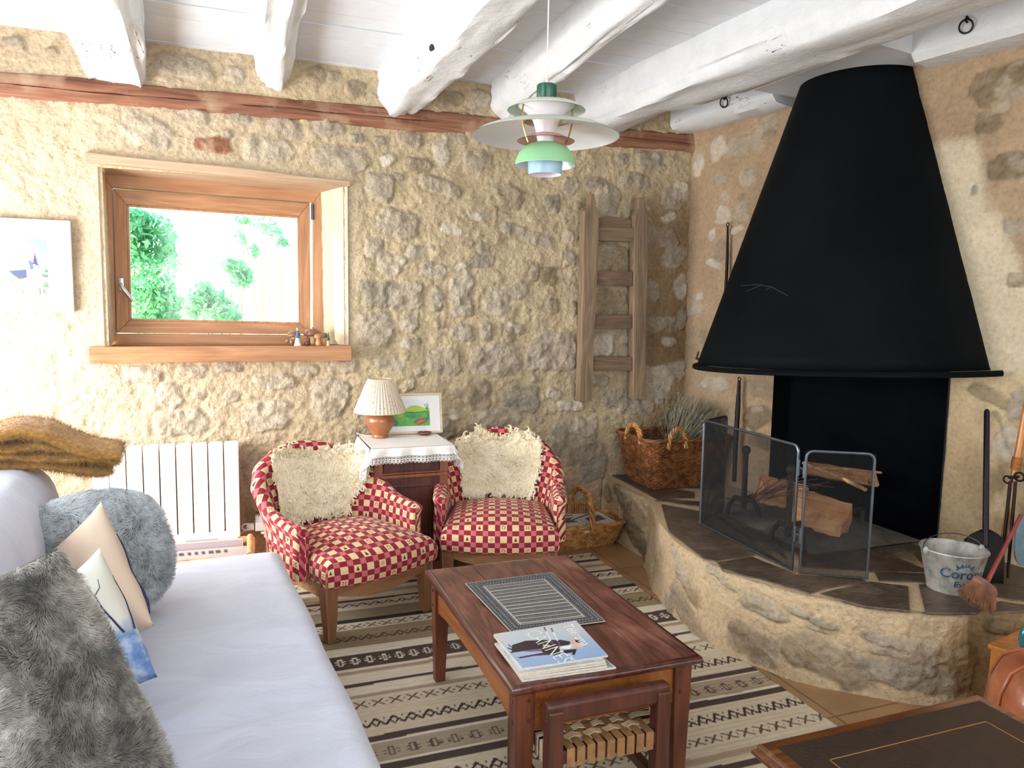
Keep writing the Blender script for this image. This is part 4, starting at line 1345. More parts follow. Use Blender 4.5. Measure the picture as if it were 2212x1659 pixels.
for z, body, sz in ((.0, 'T', .03), (-.055, '&', .034)):
    mb = MB(); vs, fs = text_mesh(body, sz); mb.add([cN + sN * (x - .012) + upv * (y + z) + ou * .0095 for x, y, _ in vs], fs)
    mb.build('lettering', M['chalk'], t, world=True, smooth=False)

# pokers by the left side of the hood
for (pts, rads, lab) in ((((1572, 488, .03), (1571, 560, .03), (1567, 640, .035), (1565, 700, .04)), (.006, .010, .011, .010), 'long dark iron tool hanging on the wall left of the hood'),
                         (((1597, 822, .04), (1594, 880, .05), (1589, 960, .06), (1586, 1040, .08)), (.010, .016, .016, .014), 'black iron tool standing behind the mesh screen near the fire opening')):
    t = thing('fire_iron', lab, 'fire tool', tuple(pt_w(*pts[-1])), group='fire irons left of the hood')
    mb = MB(); mb.tube([pt_w(*p) for p in pts], list(rads), 10); mb.build('shaft', M['iron'], t, world=True)
    mb = MB(); c = pt_w(pts[0][0], pts[0][1] - 3, pts[0][2]); mb.tube([c + Vector(WD) * (.011 * math.cos(2 * PI * k / 14)) + Vector((0, 0, .012 * math.sin(2 * PI * k / 14))) for k in range(14)], .0035, 6, closed=True)
    mb.build('loop', M['iron'], t, world=True)
# ------------------------------------------------------------------ sofa under its white cover
def cover_mat():
    t = NT('white cotton cover'); v = t.co()
    n = t.noise(t.co('Object', (1, 1.6, 1)), 5, 4, .55, .8); f = t.noise(v, 420, 2)
    col = t.ramp(n, [(.3, (192, 197, 214)), (.7, (203, 208, 224))])
    nr = t.bump(f, .10, .001, t.bump(n, .35, .03))
    return t.done(col, .85, nr, sheen=.15)


M['cover'] = cover_mat()
SO = thing('sofa', 'long sofa under a smooth white cotton cover', 'sofa', (-.105, 3.33, 0), R(4.6))
ZS = .425


def fall(s, r=.07, flare=.05):
    """unrolled length s past the start of the rounding -> (offset, drop)"""
    if s <= 0: return s, 0.0
    a = s / r
    if a < PI / 2: return r * math.sin(a), -r * (1 - math.cos(a))
    e = s - r * PI / 2
    return r + flare * min(e, .5), -r - e


XR, XL, YB, YF_ = .235, -.60, -.03, -2.45


def seat_fn(u, v):
    sx = XL + (XR + .42 - XL) * u                      # unrolled across, hanging on the right
    sy = (YB + .40) - (YB + .40 - YF_) * v             # hanging at the far end
    ox, dxz = fall(sx - XR); oy, dyz = fall(sy - YB)
    x = XR + ox; y = YB + oy
    z = ZS + min(dxz, dyz)
    if dxz < -.05 and dyz < -.05:
        x = XR + min(ox, .07); y = YB + min(oy, .07)
    top = 1.0 if dxz == 0 and dyz == 0 else 0.0
    z += .022 * (float(fbm(x * 1.6 + 3, y * 1.3, 7, 2)) - .5) * (1 if min(dxz, dyz) > -.08 else .0)
    # soft folds across the seat
    z += .006 * (float(fbm(x * 2.2, y * 7.5 + x * 3, 9, 3)) - .5) * top
    w = min(1, max(0, -min(dxz, dyz) * 4))
    x += w * .022 * math.sin(y * 9 + 2 * float(fbm(y * 2, 1, 3, 2)))
    return (x, y, max(z, .012))


mb = MB(); mb.grid(seat_fn, 70, 130); mb.build('seat_cover', M['cover'], SO)
mb = MB(); mb.box((-.19, -1.26, .19), (.80, 2.38, .34), bev=.03); mb.build('base', M['cover'], SO)
# back: soft rounded slab leaning a little
mb = MB(); rings = []
for i in range(41):
    f = i / 40; y = .0 - 2.45 * f
    e = min(1, (min(f, 1 - f) * 2.45 / .16)); sc = math.sqrt(max(0.0, 1 - (1 - e) ** 2)) * .97 + .03
    ring = []
    for k in range(36):
        a = 2 * PI * k / 36; c, s = math.cos(a), math.sin(a)
        px = .165 * math.copysign(abs(c) ** .62, c); pz = .25 * math.copysign(abs(s) ** .62, s)
        n_ = .012 * (float(fbm(y * 2.5 + k * .1, k * .35, 3, 3)) - .5)
        ring.append((-.63 + px * (.55 + .45 * sc) - (pz + .2) * .12 + n_, y, .35 + (.285 + pz * 1.1 + n_) * (.72 + .28 * sc) + .0))
    rings.append(ring)
mb.loft(rings, True); mb.build('backrest', M['cover'], SO, angle=80)

# ------------------------------------------------------------------ mustard blanket folded over the sofa back
def blanket_mat():
    t = NT('mustard wool blanket'); v = t.co()
    n = t.noise(v, 9, 4); f = t.noise(v, 70, 4, .7)
    col = t.ramp(t.math('ADD', t.math('MULTIPLY', n, .5), t.math('MULTIPLY', f, .5)), [(.3, (122, 82, 34)), (.5, (168, 122, 56)), (.68, (206, 162, 84))])
    return t.done(col, .95, t.bump(f, .9, .006), sheen=.4)


M['blanket'] = blanket_mat()
BK = thing('blanket', 'folded mustard yellow wool blanket lying on the sofa back', 'blanket', (-.68, 3.16, .888), R(4))
allv = []; alln = []
for li, (zc, th, xr, hw_, seed) in enumerate(((.014, .030, .262, .148, 1), (.040, .030, .285, .150, 2), (.066, .032, .270, .142, 3), (.098, .050, .292, .158, 4))):
    mb = MB(); rings = []; NA = 40; top_ = li == 3
    for i in range(64):
        f = i / 63; x = -.40 + (xr + .40) * f
        e = min(1.0, (1 - f) * (xr + .40) / (.05 if not top_ else .09)); sc = math.sqrt(max(.0, 1 - (1 - e) ** 2)) * .97 + .03
        wave = .022 * (float(fbm(x * 6.5, li * 3.1, seed, 3)) - .5) + .010 * math.sin(x * 17 + seed * 2)
        hump = .030 * math.sin(min(1, f * 1.1) * PI) * (li + .5) / 4
        droop = -.060 * max(0, f - .66) / .34 * (.55 if not top_ else 1.15)
        ring = []
        for k in range(NA):
            a = 2 * PI * k / NA; c, s_ = math.cos(a), math.sin(a)
            yy = hw_ * math.copysign(abs(c) ** .85, c) + .016 * (float(fbm(x * 6, li * 2 + c, seed + 9, 2)) - .5)
            zz = th / 2 * math.copysign(abs(s_) ** .9, s_) * sc * (1.25 if not top_ else 1.2)
            ruf = .013 * (float(fbm(x * 13 + yy * 9, yy * 22 + seed, seed + 3, 3)) - .5) + .007 * (float(fbm(x * 45, yy * 45, seed + 6, 2)) - .5)
            ring.append((x + .012 * (float(fbm(yy * 14, f * 3, seed + 5, 2)) - .5), yy, zc + wave + hump + droop + zz + ruf))
        rings.append(ring)
        for k in range(NA):
            a = 2 * PI * k / NA; allv.append(ring[k]); alln.append(((.8 if e < 1 else 0) * (1 - e), math.cos(a), math.sin(a) * 1.0 + .15))
    mb.loft(rings, True); mb.build('fold', M['blanket'], BK, angle=180)
rng = np.random.default_rng(5); vv = np.array(allv); nv_ = np.array(alln); n = 60000
sel = rng.integers(0, len(vv), n); base = vv[sel] + rng.normal(0, .003, (n, 3))
dr = nv_[sel] * .8 + rng.normal(0, .75, (n, 3)); dr /= np.linalg.norm(dr, axis=1)[:, None]
d2 = rng.normal(0, .6, (n, 3)); tt = np.linspace(0, 1, 4)
pts = base[:, None] + rng.uniform(.006, .015, n)[:, None, None] * (dr[:, None] * tt[None, :, None] + d2[:, None] * (tt ** 2)[None, :, None])
hairs('fuzz', pts, M['blanket'], BK, .00045)['kind'] = 'stuff'


# ------------------------------------------------------------------ cushions
def pillow(name, label, cat, T, Rr, n, size, thick, mat, group, puff=.75, nu=40, rnd=.0, mesh_name='cover', cols=None, hint=None, wr=.012, seed=1):
    """square cushion given by one corner, the next corner and its face normal; returns the thing and a surface function"""
    T = Vector(T); Rr = Vector(Rr); ea = (Rr - T); s1 = ea.length; ea.normalize()
    if hint is not None:
        eb = Vector(hint); eb = (eb - ea * eb.dot(ea)).normalized(); n = ea.cross(eb)
    else:
        n = Vector(n); n = (n - ea * n.dot(ea)).normalized(); eb = n.cross(ea)
        if eb.x > 0: eb = -eb
    c = T + ea * s1 / 2 + eb * size / 2
    Rm = Matrix((ea, eb, n)).transposed()
    if Rm.determinant() < 0: Rm = Matrix((ea, eb, -n)).transposed()
    t = thing(name, label, cat, tuple(c), rot=Rm.to_euler(), group=group)

    def surf(u, v, side, off=0.0):
        U = 2 * u - 1; V = 2 * v - 1
        h = (max(0, 1 - abs(U) ** 2.6) * max(0, 1 - abs(V) ** 2.6)) ** puff * thick / 2
        w = wr * (float(fbm(u * 4 + seed, v * 4, seed, 3)) - .5) * (h / (thick / 2 + 1e-6))
        k = (1 - rnd * (U * U * V * V)) if rnd else 1.0
        pin = .09 if not rnd else .02
        x = s1 / 2 * U * (1 - pin * (1 - V * V) * abs(U)) * k; y = size / 2 * V * (1 - pin * (1 - U * U) * abs(V)) * k
        return (x, y, side * (h + off) + w)
    mb = MB()
    for side in (1, -1):
        mb.grid(lambda u, v: surf(u, v, side), nu, nu)
    ob = mb.build(mesh_name, mat, t, weld=True, angle=100, cols=cols)
    return t, surf, s1, size


def fur_mat(name, stops, rough=.55):
    t = NT(name); v = t.co()
    n = t.noise(v, 7, 4, .6); f = t.noise(v, 60, 2)
    col = t.ramp(t.math('ADD', t.math('MULTIPLY', n, .75), t.math('MULTIPLY', f, .25)), stops)
    return t.done(col, rough, None, spec=.25, sheen=.0)


M['fur_grey'] = fur_mat('grey faux fur', [(.28, (112, 118, 122)), (.42, (172, 178, 182)), (.55, (210, 216, 220)), (.68, (236, 240, 244))])
M['fur_warm'] = fur_mat('grey brown faux fur', [(.30, (70, 70, 68)), (.43, (126, 124, 118)), (.55, (180, 176, 168)), (.68, (226, 226, 220))])


def furry(t, surf, count, length, mat, seed, radius=.0011, lay=(.6, -.2), sides=(1, -1)):
    rng = np.random.default_rng(seed); out = []
    n = count
    u = rng.uniform(0.005, .995, n); v = rng.uniform(0.005, .995, n); sd = rng.choice(sides, n)
    P = np.array([surf(a, b, c) for a, b, c in zip(u, v, sd)])
    e = 1e-3
    Pu = np.array([surf(a + e, b, c) for a, b, c in zip(u, v, sd)]); Pv = np.array([surf(a, b + e, c) for a, b, c in zip(u, v, sd)])
    N = np.cross(Pu - P, Pv - P); N /= np.linalg.norm(N, axis=1)[:, None] + 1e-12; N *= np.where(N[:, 2] * sd < 0, -1, 1)[:, None]
    ang = (fbm(P[:, 0] * 11, P[:, 1] * 11, seed, 2) - .5) * 7.0
    ca, sa = np.cos(ang), np.sin(ang)
    L = np.stack([lay[0] * ca - lay[1] * sa, lay[0] * sa + lay[1] * ca, np.zeros(n)], 1)
    D = N * .75 + L + rng.normal(0, .16, (n, 3)); D /= np.linalg.norm(D, axis=1)[:, None]
    curl = L - N * .5
    k = 5; tt = np.linspace(0, 1, k)
    ln = length * rng.uniform(.6, 1.15, n)
    pts = P[:, None] + D[:, None] * (ln[:, None, None] * tt[None, :, None]) + curl[:, None] * (ln[:, None, None] * .45 * (tt ** 2)[None, :, None])
    hairs('fur', pts, mat, t, radius)['kind'] = 'stuff'


M['fur_base'] = plain('fur backing', (84, 84, 80), .9)
GC = 'cushions on the white sofa'
t, sf_, a_, b_ = pillow('cushion', 'round edged grey fur cushion at the far end of the sofa, under the mustard blanket', 'cushion', (-.255, 2.95, .865), (-.165, 2.80, .445), (.34, -.86, .34), .47, .21, M['fur_base'], GC, .5, 30, rnd=.30)
furry(t, sf_, 60000, .017, M['fur_grey'], 11, .0008)
t, sf_, a_, b_ = pillow('cushion', 'largest grey brown fur cushion, nearest to the viewer on the sofa', 'cushion', (-.345, 1.79, .985), (-.120, 1.72, .44), (.62, -.62, .48), .60, .20, M['fur_base'], GC, .6, 34, rnd=.03, hint=(-.55, -.66, -.20))
furry(t, sf_, 130000, .020, M['fur_warm'], 12, .0006)
# plain tan cushion with a blue print on its front
M['tan_cotton'] = plain('tan cotton', (206, 184, 164), .85, bump=.25, bscale=12, var=.04)
t, sf_, a_, b_ = pillow('cushion', 'tan cushion with a dark blue drawn line, standing against the far fur cushion', 'cushion', tuple(on_y(218, 1083, 2.52)), tuple(on_y(333, 1352, 2.32)), (.80, .50, .3), .40, .15, M['tan_cotton'], GC, .6, 44, hint=(-.42, .42, -.20), wr=.03, seed=4)
M['print_blue'] = plain('navy print', (40, 46, 84), .8)
sgn = 1
mb = MB()


def on_pillow(surf, pts, side, w):
    P2 = []; W2 = []
    ww = w if hasattr(w, '__len__') else [w] * len(pts)
    for (a, b), (c, d), w0, w1 in zip(pts[:-1], pts[1:], ww[:-1], ww[1:]):
        for k in range(10): P2.append(Vector(surf(a + (c - a) * k / 10, b + (d - b) * k / 10, side, .0008))); W2.append((w0 + (w1 - w0) * k / 10) * .8)
    P2.append(Vector(surf(*pts[-1], side, .0008))); W2.append(ww[-1] * .8)
    mb.tube(P2, W2, 6)


for side in (1,):
    on_pillow(sf_, [(.22, .10), (.34, .13), (.46, .09), (.60, .13), (.74, .08), (.88, .12)], side, [.004, .006, .005, .007, .009, .012])
    on_pillow(sf_, [(.34, .13), (.30, .2), (.36, .24), (.44, .2), (.46, .09)], side, .004)
    on_pillow(sf_, [(.60, .13), (.54, .2), (.48, .24)], side, .003)
o = mb.build('printed_line', M['print_blue'], t); o['label'] = 'dark blue printed drawing'


def tree_cushion():
    """white cushion with bare branches over a blue wash"""
    t = NT('white cushion with blue wash'); v = t.co(); n = t.noise(v, 16, 5)
    sx = t.n('SeparateXYZ', i_Vector=v).outputs[0]
    edge = t.math('ADD', sx, t.math('MULTIPLY', t.math('SUBTRACT', n, .5), .16))
    blue = t.ramp(n, [(.35, (58, 92, 156)), (.5, (112, 142, 190)), (.66, (190, 204, 224))])
    col = t.mix(t.ramp(edge, [(.0, 0.0), (.05, 1.0)]), L4((214, 212, 200)), blue)
    return t.done(col, .85, t.bump(t.noise(v, 9, 3), .3, .01))


t, sf_, a_, b_ = pillow('cushion', 'white cushion printed with bare branches above a blue wash, between tan and front fur cushions', 'cushion', tuple(on_y(215, 1183, 2.16)), tuple(on_y(340, 1462, 2.0)), (.72, .58, .36), .40, .16, tree_cushion(), GC, .6, 44, hint=(-.45, .40, -.20), wr=.02, seed=6)
mb = MB()
for side in (1, -1):
    on_pillow(sf_, [(.62, .012), (.5, .03), (.4, .05), (.3, .06), (.2, .09)], side, [.0035, .003, .0022, .0016, .001])
    on_pillow(sf_, [(.4, .05), (.36, .08), (.3, .11), (.27, .16)], side, [.002, .0016, .0012, .0008])
    on_pillow(sf_, [(.3, .06), (.26, .03), (.2, .03)], side, [.0014, .001, .0007])
    on_pillow(sf_, [(.45, .04), (.42, .07), (.40, .12), (.36, .17)], side, [.002, .0014, .001, .0008])
    on_pillow(sf_, [(.36, .17), (.42, .2), (.36, .34), (.30, .46)], side, [.0015, .001, .001, .0007])
o = mb.build('printed_branches', M['print_blue'], t); o['label'] = 'thin dark blue printed branches'


# ------------------------------------------------------------------ check fabric, wood of the two armchairs
def check_mat():
    t = NT('red and cream check'); uvn = t.n('UVMap').outputs[0]
    s = t.n('Mapping', i_Vector=uvn, i_Scale=(1 / .060, 1 / .060, 1)).outputs[0]
    sp = t.n('SeparateXYZ', i_Vector=s); U, V = sp.outputs[0], sp.outputs[1]
    fu, fv = t.math('FRACT', U), t.math('FRACT', V)
    w = .56
    cu, cv = t.math('LESS_THAN', fu, w), t.math('LESS_THAN', fv, w)
    cream = t.math('MULTIPLY', cu, cv); pink = t.math('MULTIPLY', t.math('SUBTRACT', 1.0, cu), t.math('SUBTRACT', 1.0, cv))
    iu, iv = t.math('FLOOR', U), t.math('FLOOR', V)
    par = t.math('MODULO', t.math('ADD', t.math('ABSOLUTE', iu), t.math('ABSOLUTE', iv)), 2.0)
    par = t.math('GREATER_THAN', par, .5)
    # which little figure
    h = t.n('TexWhiteNoise', noise_dimensions='2D', i_Vector=t.n('CombineXYZ', i_X=iu, i_Y=iv).outputs[0]).outputs[0]
    a = t.math('DIVIDE', t.math('SUBTRACT', fu, w / 2), w / 2); b = t.math('DIVIDE', t.math('SUBTRACT', fv, w / 2), w / 2)
    aa, ab = t.math('ABSOLUTE', a), t.math('ABSOLUTE', b)
    r = t.math('SQRT', t.math('ADD', t.math('MULTIPLY', a, a), t.math('MULTIPLY', b, b)))
    cross = t.math('MULTIPLY', t.math('LESS_THAN', t.math('ABSOLUTE', t.math('SUBTRACT', aa, ab)), .17), t.math('LESS_THAN', t.math('ABSOLUTE', t.math('SUBTRACT', r, .48)), .27))
    tree = t.math('MULTIPLY', t.math('LESS_THAN', aa, t.math('MULTIPLY', t.math('SUBTRACT', .6, b), .38)), t.math('LESS_THAN', ab, .6))
    ring = t.math('MULTIPLY', t.math('LESS_THAN', t.math('ABSOLUTE', t.math('SUBTRACT', t.math('ADD', r, t.math('MULTIPLY', aa, .25)), .55)), .10), t.math('GREATER_THAN', t.math('ADD', b, aa), -.35))
    dots = t.math('MULTIPLY', t.math('LESS_THAN', r, .62), t.math('GREATER_THAN', t.math('MULTIPLY', t.math('SINE', t.math('MULTIPLY', a, 13.0)), t.math('SINE', t.math('MULTIPLY', b, 13.0))), .25))
    q1, q2, q3 = t.math('LESS_THAN', h, .28), t.math('LESS_THAN', h, .52), t.math('LESS_THAN', h, .74)
    fig = t.mix(q3, dots, ring); fig = t.mix(q2, fig, tree); fig = t.mix(q1, fig, cross)
    fig = t.math('MULTIPLY', t.math('MULTIPLY', fig, par), cream)
    col = t.mix(pink, L4((138, 24, 48)), L4((196, 104, 106)))
    col = t.mix(cream, col, L4((226, 198, 150)))
    col = t.mix(fig, col, L4((92, 26, 34)))
    f = t.noise(s, 30, 2)
    return t.done(col, .85, t.bump(f, .25, .002), sheen=.1)


M['check'] = check_mat()
M['chair_wood'] = wood('chair beech', [(.3, (108, 72, 48)), (.5, (140, 98, 68)), (.7, (162, 120, 86))], 'z', 1.6, .5, bump=.2)
M['chair_rail'] = wood('chair rail beech', [(.3, (128, 88, 58)), (.5, (160, 116, 80)), (.7, (182, 140, 102))], 'x', 1.6, .5, bump=.2)

PLAN = [(.300, -.150), (.302, -.06), (.298, .05), (.286, .15), (.252, .235), (.19, .285), (.10, .308), (0, .315), (-.10, .308), (-.19, .285), (-.252, .235), (-.286, .15), (-.298, .05), (-.302, -.06), (-.300, -.150)]
HGT = [.490, .495, .503, .525, .600, .700, .748, .760, .748, .700, .600, .525, .503, .495, .490]
LEAN = [.01, .012, .02, .04, .07, .11, .14, .15, .14, .11, .07, .04, .02, .012, .01]
PLAN = [(x * .95, y) for x, y in PLAN]
_l, _arc = smooth_line(PLAN, 141)
_tg = np.gradient(_l, axis=0); _tg /= np.linalg.norm(_tg, axis=1)[:, None]
_nm = np.stack([_tg[:, 1], -_tg[:, 0]], 1)
if _nm[70] @ np.array([0, 1]) < 0: _nm = -_nm          # outward
_k = np.linspace(0, 1, len(PLAN)); _q = np.linspace(0, 1, 141)
_h = np.interp(_q, _k, HGT); _ln = np.interp(_q, _k, LEAN)
_ker = np.hanning(13); _ker /= _ker.sum()
_h = np.convolve(np.r_[[_h[0]] * 6, _h, [_h[-1]] * 6], _ker, 'valid'); _ln = np.convolve(np.r_[[_ln[0]] * 6, _ln, [_ln[-1]] * 6], _ker, 'valid')
TH = .068


def inner_at(i, z, off=0.0):
    """point of the inner face of the tub back at station i (float) and height z"""
    i = min(max(i, 0), 140); a = int(i); b = min(a + 1, 140); f = i - a
    p = _l[a] * (1 - f) + _l[b] * f; n = _nm[a] * (1 - f) + _nm[b] * f; h = _h[a] * (1 - f) + _h[b] * f; ln = _ln[a] * (1 - f) + _ln[b] * f
    fr = max(0, (z - .36)) / max(.05, h - .36)
    o = ln * fr + off - .012 * math.sin(min(1, fr) * PI)
    return Vector((p[0] + n[0] * o, p[1] + n[1] * o, z)), Vector((n[0], n[1], 0)), h


def shell(i0, i1, mb, shrink=0.0):
    rings = []; uv = []
    for i in range(i0, i1 + 1):
        h = _h[i]; ring = []; acc = 0
        zs = [.30, .36, .42] + [.42 + (h - .045 - .42) * k / 5 for k in range(1, 6)]
        pts = [inner_at(i, z)[0] for z in zs]
        top, nn, _ = inner_at(i, h - .03)
        e = min(1.0, (i - i0 + .001) / 4) if i0 == 0 else 1.0
        if i1 == 140: e = min(1.0, (140 - i + .001) / 4)
        e = math.sqrt(max(0, 1 - (1 - e) ** 2)) * .55 + .45
        rl = TH / 2 * (1.12)
        cc = top + nn * TH / 2 * .9
        for k in range(1, 9):
            a = PI * k / 9
            pts.append(cc - nn * (rl * math.cos(a)) + Vector((0, 0, rl * .9 * math.sin(a) * e)))
        for z in (h - .05, h - .12, .42, .34, .255):
            z = min(z, h - .05); q, nn2, _ = inner_at(i, z); pts.append(q + nn2 * (TH * .92 * e))
        # rounded arm fronts
        mid = sum((p for p in pts), Vector()) / len(pts)
        if e < 1: pts = [Vector((mid.x + (p.x - mid.x) * e, mid.y + (p.y - mid.y) * e, p.z)) for p in pts]
        L = [0]
        for p, q in zip(pts[:-1], pts[1:]): L.append(L[-1] + (q - p).length)
        rings.append(pts); uv.append([(float(_arc[i]), l) for l in L])
    n = len(rings[0]); vs = [p for r in rings for p in r]; fs = []; us = []
    for a in range(len(rings) - 1):
        for b in range(n - 1):
            fs.append((a * n + b, a * n + b + 1, (a + 1) * n + b + 1, (a + 1) * n + b)); us.append([uv[a][b], uv[a][b + 1], uv[a + 1][b + 1], uv[a + 1][b]])
    for a, rv in ((0, 1), (len(rings) - 1, 0)):
        r = rings[a]; cen = [(p.x + p.y, p.z) for p in r]
        f = tuple(a * n + b for b in range(n)); fs.append(f if rv else f[::-1]); us.append(cen if rv else cen[::-1])
    mb.add(vs, fs, None, us)


def make_chair(label, loc, rz, seatbulge=1.0):
    t = thing('armchair', label, 'armchair', loc, rz, 'checked armchairs by the window wall')
    # seat
    W0, W1, Y0, Y1 = .288, .248, -.305, .25
    zb, zt = .245, .372

    def outline(y, q):
        f = (y - Y0) / (Y1 - Y0); return (W0 * (1 - f) + W1 * f)
    mb = MB(); nu, nv = 44, 40
    vs = {}; V = []; UV = []

    def sp(u, v):
        U = 2 * u - 1; Vv = 2 * v - 1
        # square to a rounded block: the last bit of the range turns down the side
        def turn(s, r=.055, side=.10):
            tot = 1.0
            a = abs(s); lim = .80
            if a <= lim: return math.copysign(a / lim, s), 0.0
            return math.copysign(1.0, s), (a - lim) / (1 - lim)
        ux, dx = turn(U); uy, dy = turn(Vv)
        y = (Y0 + Y1) / 2 + uy * (Y1 - Y0) / 2
        bulge = -.045 * (1 - ux * ux) * max(0, -uy) ** 2
        x = ux * outline(y, 0)
        d = max(dx, dy)
        if dy > 0 and uy > 0: d = max(dx, dy * .6)
        dome = .058 * (1 - abs(ux) ** 2.4) * (1 - abs(uy) ** 2.6)
        z = zt + dome - (zt - zb) * d
        out = .016 * math.sin(d * PI)
        return Vector((x + math.copysign(out, ux) * (abs(ux) > .99), y + bulge + math.copysign(out, uy) * (abs(uy) > .99), z)), (x + math.copysign(dx * .125, ux), y + math.copysign(dy * .125, uy))
    P = [[sp(i / nu, j / nv) for i in range(nu + 1)] for j in range(nv + 1)]
    vs = [P[j][i][0] for j in range(nv + 1) for i in range(nu + 1)]; fs = []; us = []
    for j in range(nv):
        for i in range(nu):
            c = ((j, i), (j, i + 1), (j + 1, i + 1), (j + 1, i))
            fs.append(tuple(a * (nu + 1) + b for a, b in c)); us.append([P[a][b][1] for a, b in c])
    mb.add(vs, fs, None, us)
    o = mb.build('seat', M['check'], t, angle=60)
    m = o.modifiers.new('soft', 'SMOOTH'); m.factor = .5; m.iterations = 5
    for nm, i0, i1 in (('arm', 0, 36), ('backrest', 36, 104), ('arm', 104, 140)):
        mb = MB(); shell(i0, i1, mb); mb.build(nm, M['check'], t, angle=60)
    # rails: front one is bowed below
    mb = MB(); n = 14
    top = [(-.262 + .524 * k / n, .262) for k in range(n + 1)]
    bot = [(.262 - .524 * k / n, .165 + .055 * (2 * k / n - 1) ** 2 * 1.0) for k in range(n + 1)]
    mb.prism(top + bot, -.29, -.262, 'y'); mb.build('front_rail', M['chair_rail'], t, smooth=False, bevel=.003)
    for s in (-1, 1):
        mb = MB(); mb.box((s * .258, -.03, .222), (.028, .46, .075)); mb.build('side_rail', M['chair_rail'], t, smooth=False, bevel=.003)
    mb = MB(); mb.box((0, .215, .222), (.45, .028, .075)); mb.build('back_rail', M['chair_rail'], t, smooth=False, bevel=.003)
    for sx, sy in ((-1, -1), (1, -1), (-1, 1), (1, 1)):
        mb = MB(); rings = []
        for f, w in ((0, .060), (.15, .060), (.5, .055), (1.0, .036)):
            z = .25 * (1 - f); bx = sx * (.262 if sy < 0 else .235) + (0 if sy < 0 else sx * .012 * f); by = (-.262 - .012 * f if sy < 0 else .215 + .10 * f * f)
            sh = (.056 - w) / 2
            cx_, cy_ = bx - sx * sh * .0, by
            rings.append([(cx_ - w / 2, cy_ - w / 2, z), (cx_ + w / 2, cy_ - w / 2, z), (cx_ + w / 2, cy_ + w / 2, z), (cx_ - w / 2, cy_ + w / 2, z)])
        mb.loft(rings, True); mb.build('leg', M['chair_wood'], t, smooth=False, bevel=.003)
    return t


CL = make_chair('red and cream checked armchair beside the radiator, angled towards the sofa end', (.520, 3.625, .009), R(23.4))
CR = copy_thing(CL, (1.352, 3.775, .009), R(-19), 'red and cream checked armchair nearer the fireplace, beside the wicker trug')


# ------------------------------------------------------------------ sheepskins hung over the chair backs
def fleece_mat(name, stops):
    t = NT(name); v = t.co(); n = t.noise(v, 10, 4, .6)
    r = t.n('HairInfo').outputs['Random']
    return t.done(t.ramp(t.math('ADD', t.math('MULTIPLY', n, .6), t.math('MULTIPLY', r, .4)), stops), .8, None, spec=.1)


M['fleece'] = fleece_mat('cream sheepskin', [(.25, (224, 211, 176)), (.5, (240, 230, 204)), (.75, (248, 242, 226))])
M['hide'] = plain('sheepskin hide', (224, 206, 172), .9)


def fleece(label, chair, i0, i1, ztop, seed, skew=0.0, notch=.05):
    loc = chair.location; t = thing('sheepskin', label, 'sheepskin', tuple(loc), chair.rotation_euler.z, 'sheepskins on the armchairs')

    def surf(u, v):
        i = i0 + (i1 - i0) * u + skew * (v - .5)
        _, nn, h = inner_at(i, .5)
        zt = min(ztop(u), h + .0)
        z = .405 + (zt - .405) * v
        wob = .012 * (float(fbm(u * 4, v * 4, seed, 3)) - .5)
        p, nn, h = inner_at(i, z, -.022 + wob)
        if z > h - .03: p = p + nn * 0 + Vector((0, 0, .012))
        return p, nn
    mb = MB(); mb.grid(lambda u, v: tuple(surf(u, v)[0]), 30, 30); mb.build('pelt', M['hide'], t, solid=.008)
    rng = np.random.default_rng(seed); nc = 900; per = 30
    cu = rng.uniform(.0, 1.0, nc); cv = rng.uniform(.0, 1.0, nc)
    Pc = []; Nc = []
    for a, b in zip(cu, cv):
        p, nn = surf(a, b); Pc.append(p); Nc.append(nn)
    Pc = np.array(Pc); Nc = -np.array(Nc); Nc[:, 2] += .1
    T1 = np.stack([-Nc[:, 1], Nc[:, 0], np.zeros(nc)], 1)
    ang = 5.0 * (fbm(cu * 4, cv * 4, seed + 2, 3) - .5) + rng.normal(0, .55, nc)
    lay = T1 * np.sin(ang)[:, None] + np.array([0, 0, -1.0]) * np.cos(ang)[:, None]
    ed = np.clip((np.abs(cu - .5) - .42) / .08, 0, 1) * np.sign(cu - .5)
    Pa, Pb = surf(.4, .5)[0], surf(.6, .5)[0]; du_ = np.array((Pb - Pa).normalized())
    lay += du_[None] * (ed * .45)[:, None]
    lay[:, 2] += np.clip((cv - .92) / .08, 0, 1) * 1.8
    k = 8; tt = np.linspace(0, 1, k); ln = rng.uniform(.038, .062, nc)
    D = Nc * .55 + lay * .80; D /= np.linalg.norm(D, axis=1)[:, None]
    side = np.cross(D, Nc); ph = rng.uniform(0, 2 * PI, nc); fr = rng.uniform(5, 9, nc)
    path = Pc[:, None] + ln[:, None, None] * (D[:, None] * tt[None, :, None] + side[:, None] * (np.sin(ph[:, None] + tt[None] * fr[:, None]) * .20 * np.sqrt(tt)[None])[:, :, None] - Nc[:, None] * (.16 * tt ** 2)[None, :, None]
                                           + Nc[:, None] * (np.cos(ph[:, None] + tt[None] * fr[:, None]) * .07 * tt[None])[:, :, None])
    path = np.repeat(path, per, 0); n = nc * per
    o1 = rng.normal(0, .0088, (n, 1)); o2 = rng.normal(0, .0088, (n, 1))
    off = np.repeat(T1, per, 0) * o1 + np.array([0, 0, 1.0]) * o2
    squeeze = (1 - .80 * np.minimum(1, tt * 1.6) ** 1.0)
    pts = path + off[:, None] * squeeze[None, :, None]
    pts += rng.normal(0, .0006, pts.shape) * tt[None, :, None]
    hairs('fleece', pts, M['fleece'], t, .0016, .4)['kind'] = 'stuff'
    return t


